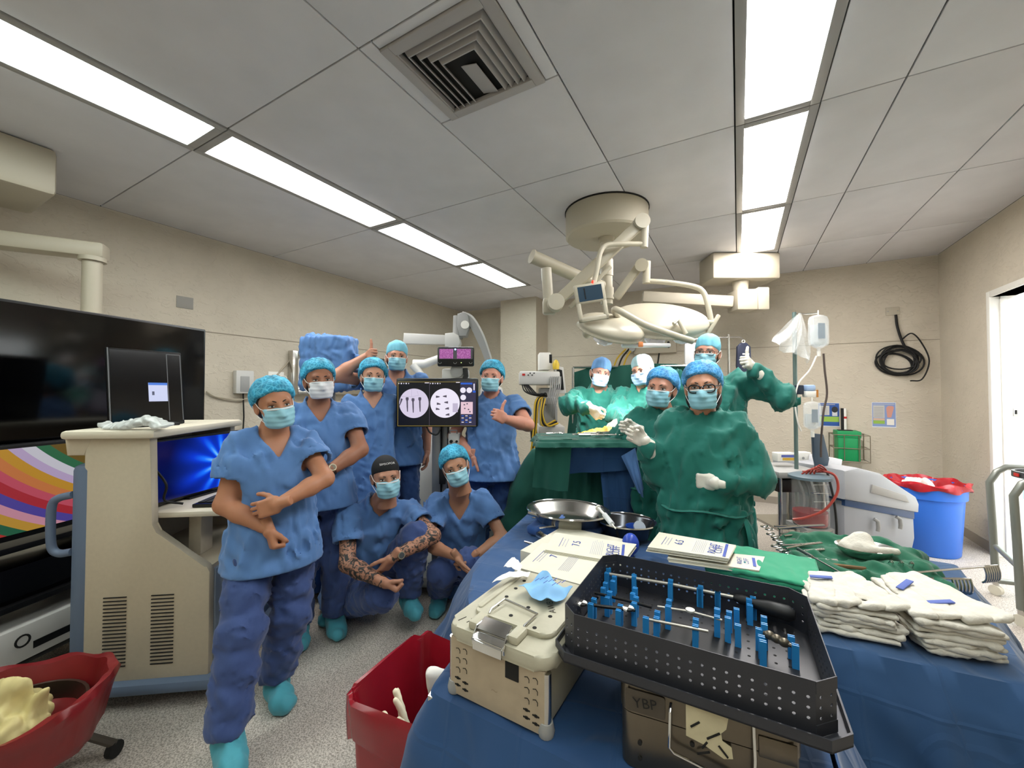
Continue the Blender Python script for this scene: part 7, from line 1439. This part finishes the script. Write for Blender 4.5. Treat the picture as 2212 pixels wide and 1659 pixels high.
instr('probe', 'thin steel probe slanting over the gauze toward the camera', 'instrument', (.20, 1.96, .83), (.32, 1.74, .83), .003, 'rod'); instr('probe', 'thin steel probe lying along the front fold of the green bundle', 'instrument', (.30, 1.92, .80), (.62, 1.98, .80), .004, 'rod', m=mat('bronze_steel', '#7a6348', .35, .8))
for i, s_ in enumerate((0, .03, .06)): p = Vector((.47+s_*1.0, 1.955+s_*.35, T+.090)); t = thing('towel_clip', ['small steel towel clip on the green fold, leftmost of three', 'small steel towel clip on the green fold, middle of three', 'small steel towel clip on the green fold, rightmost of three'][i], 'clip', p); MB().tube(arc([(0, 0, 0), (.006, -.004, .012), (.012, -.002, .006), (.010, .0, -.01)], 4), .0022, 6).build('jaw', CHROME, t); MB().cyl((.004, -.003, .006), (.010, -.003, .006), .003, seg=8).build('pivot', CHROME, t)
def rake(label, a, b, width, L, n=6):
    a, b = Vector(a), Vector(b); t_ = thing('rake_retractor', label, 'retractor', (b.x, b.y, min(a.z, b.z)-L)); d = (b-a).normalized(); s_ = d.cross(UPV).normalized()
    MB().tube([a, b], .006, 8, flat=.5).build('handle', STEEL, t_, True); c = b+d*.0
    MB().box(c+d*width*.5, (.006, width, .008), rot=Matrix((s_, d, UPV)).transposed(), bev=.002).build('cross_bar', STEEL, t_, True)
    for i in range(n): q_ = c+d*(width*(i+.1)/(n-.8)); MB().tube(arc([q_, q_+s_*.006-UPV*L*.4, q_+s_*.004-UPV*L*.8, q_-s_*.006-UPV*L], 3), .0035, 6).build('tooth', STEEL, t_, True)
rake('steel rake retractor with broad teeth jutting past the table corner, lower of two', onZ(1900, 1246, .80), onZ(2056, 1250, .80), (onZ(2114, 1262, .80)-onZ(2056, 1250, .80)).length, .055); rake('steel rake retractor with broad teeth jutting past the table corner, upper of two', onZ(1960, 1238, .82), onZ(2126, 1224, .82), (onZ(2180, 1232, .82)-onZ(2126, 1224, .82)).length, .06, 7)
# ---------------------------------------------------------------- red bins
def box_bin(label, c, w_, d_, h_, rot, extra=0):
    t_ = thing('waste_bin', label, 'bin', (c[0], c[1], 0), rot); rd = mat('bin_red', '#8f1d28', .45); o_ = rrect(w_, d_, .05, 5); sc = lambda k: [(x*k, y*k) for x, y in o_]
    mb = MB(); mb.grid([[(x, y, z) for x, y in sc(k)] for k, z in ((.80, 0), (.84, .02), (1, h_), (1.04, h_), (1.04, h_-.02), (.985, h_-.02), (.82, .025))], closed=True); mb.prism(sc(.82), .0, .012); mb.build('pail', rd, t_)
    rows = []
    for j, (k, z) in enumerate(((1.06, h_-.10), (1.085, h_-.03), (1.08, h_+.008), (1.02, h_+.014), (.95, h_-.03), (.90, h_-.14), (.82, h_-.28), (.5, h_-.33), (.02, h_-.34))):
        rows.append([(x*k*(1+.012*math.sin(i*.9+j)), y*k*(1+.012*math.sin(i*1.3+j)), z+.008*math.sin(i*.8+j*1.1)) for i, (x, y) in enumerate(sum(([o_[q], tuple((o_[q][r]+o_[(q+1) % len(o_)][r])/2 for r in (0, 1))] for q in range(len(o_))), []))])
    MB().grid(rows, closed=True).build('liner', mat('red_bag_deep', '#851320', .25, var=.1, vscale=9), t_, thick=.002); return t_
box_bin('red-lined square waste bin beside the blue draped table', (-.835, .94), .28, .33, .595, .04)
M_ = hand_M(Vector((-.80, .85, .42)), Vector((-.18, .0, 1)), Vector((-.7, .4, .2)), 1, 1.15); hv, hq = placed_hand('flat', M_, 1); tag(link('used_glove', npmesh('used_glove', [(hv, hq, 0)]), mat('glove_cream', '#e3d9bd', .6)), 'discarded pale latex glove inside the red square bin', 'glove')
v = Vol((-.95, .8, .3), (-.65, 1.12, .68), .007); v.box((-.755, 1.0, .50), (.085, .012, .13), R=Matrix.Rotation(.5, 3, 'Z') @ Matrix.Rotation(.25, 3, 'X'), rd=.01); v.folds(.007, 60, 2); tag(volobj('paper_wrap', v, mat('paper_white', '#e8e6e2')), 'crumpled white paper wrap inside the red square bin', 'paper')
c = P(18, 1518, 1.42); rz_ = .36; t = thing('waste_bucket', 'wide red-lined waste bucket on a low caster stand at bottom left', 'bin', (c.x, c.y, 0), YAW)
rows = []
for j, (r_, z) in enumerate(((.16, .17), (.215, .18), (.235, .22), (.262, .33), (.272, .365), (.266, .385), (.245, .38), (.225, .33), (.205, .24), (.10, .21), (.01, .205))):
    rows.append([((r_+.006*math.sin(7*q_+j)+.004*math.sin(17*q_+j*2))*math.cos(q_)*1.12, (r_+.006*math.sin(5*q_+j))*math.sin(q_)*.92, z+(.022*math.sin(2*q_+.6)+.007*math.sin(9*q_+j))*(1 if .3 < z else .2)) for q_ in np.linspace(0, 2*PI, 73)[:-1]])
MB().grid(rows, closed=True).build('liner', mat('red_bag_dull', '#751a1d', .35, var=.12, vscale=8), t, thick=.003)
MB().lathe([(0, .155), (.19, .155), (.2, .17), (.20, .30), (.19, .30), (.18, .175), (0, .17)], (0, 0, 0), 32).build('pail', SBX, t)
for i in range(4): a_ = PI/4+i*PI/2; MB().tube([(0, 0, .13), (.20*math.cos(a_), .20*math.sin(a_), .12), (.27*math.cos(a_), .27*math.sin(a_), .05)], .016, 8).build('stand_leg', mat('stand_grey', '#57524b', .4, .5), t); MB().cyl((.27*math.cos(a_)-.012, .27*math.sin(a_), .03), (.27*math.cos(a_)+.012, .27*math.sin(a_), .03), .03, seg=14).build('caster', BLACKM, t)
v = Vol((c.x-.25, c.y-.25, .2), (c.x+.25, c.y+.25, .52), .007); rg = random.Random(5)
v.el((c.x-.02, c.y, .29), (.16, .11, .07), k=.03); v.rc((c.x-.01, c.y-.01, .33), .04, c+Vector((.03, .02, -.0))+Vector((0, 0, .05)), .025, k=.05); v.rc((c.x+cR.x*.06, c.y+cR.y*.06, .30), .03, (c.x+cR.x*.13, c.y+cR.y*.13, .40), .010, k=.04); v.rc((c.x-cR.x*.05, c.y-cR.y*.05, .31), .04, (c.x-cR.x*.02, c.y-cR.y*.02, .40), .03, k=.05); v.folds(.012, 60, 6)
tag(volobj('crumpled_wrap', v, mat('yellow_wrap', '#cbbd84', .6, var=.08, vscale=16)), 'crumpled yellowish glove wrap in the red bucket', 'wrap')
# white letters on the black skull cap
MBt = MB(); HMc = CAPTXT[1]['HM']; MBt.text('SIMSOPOR', .0185, HMc @ Matrix.Translation((0, -.0800, .090)) @ Matrix.Rotation(math.radians(54), 4, 'X'), .004); MBt.build('cap_print', mat('cap_white', '#cfcfcf', .7), [o for o in CAPTXT[0].children if o.name.startswith('skull_cap')][0], True, smooth=False)
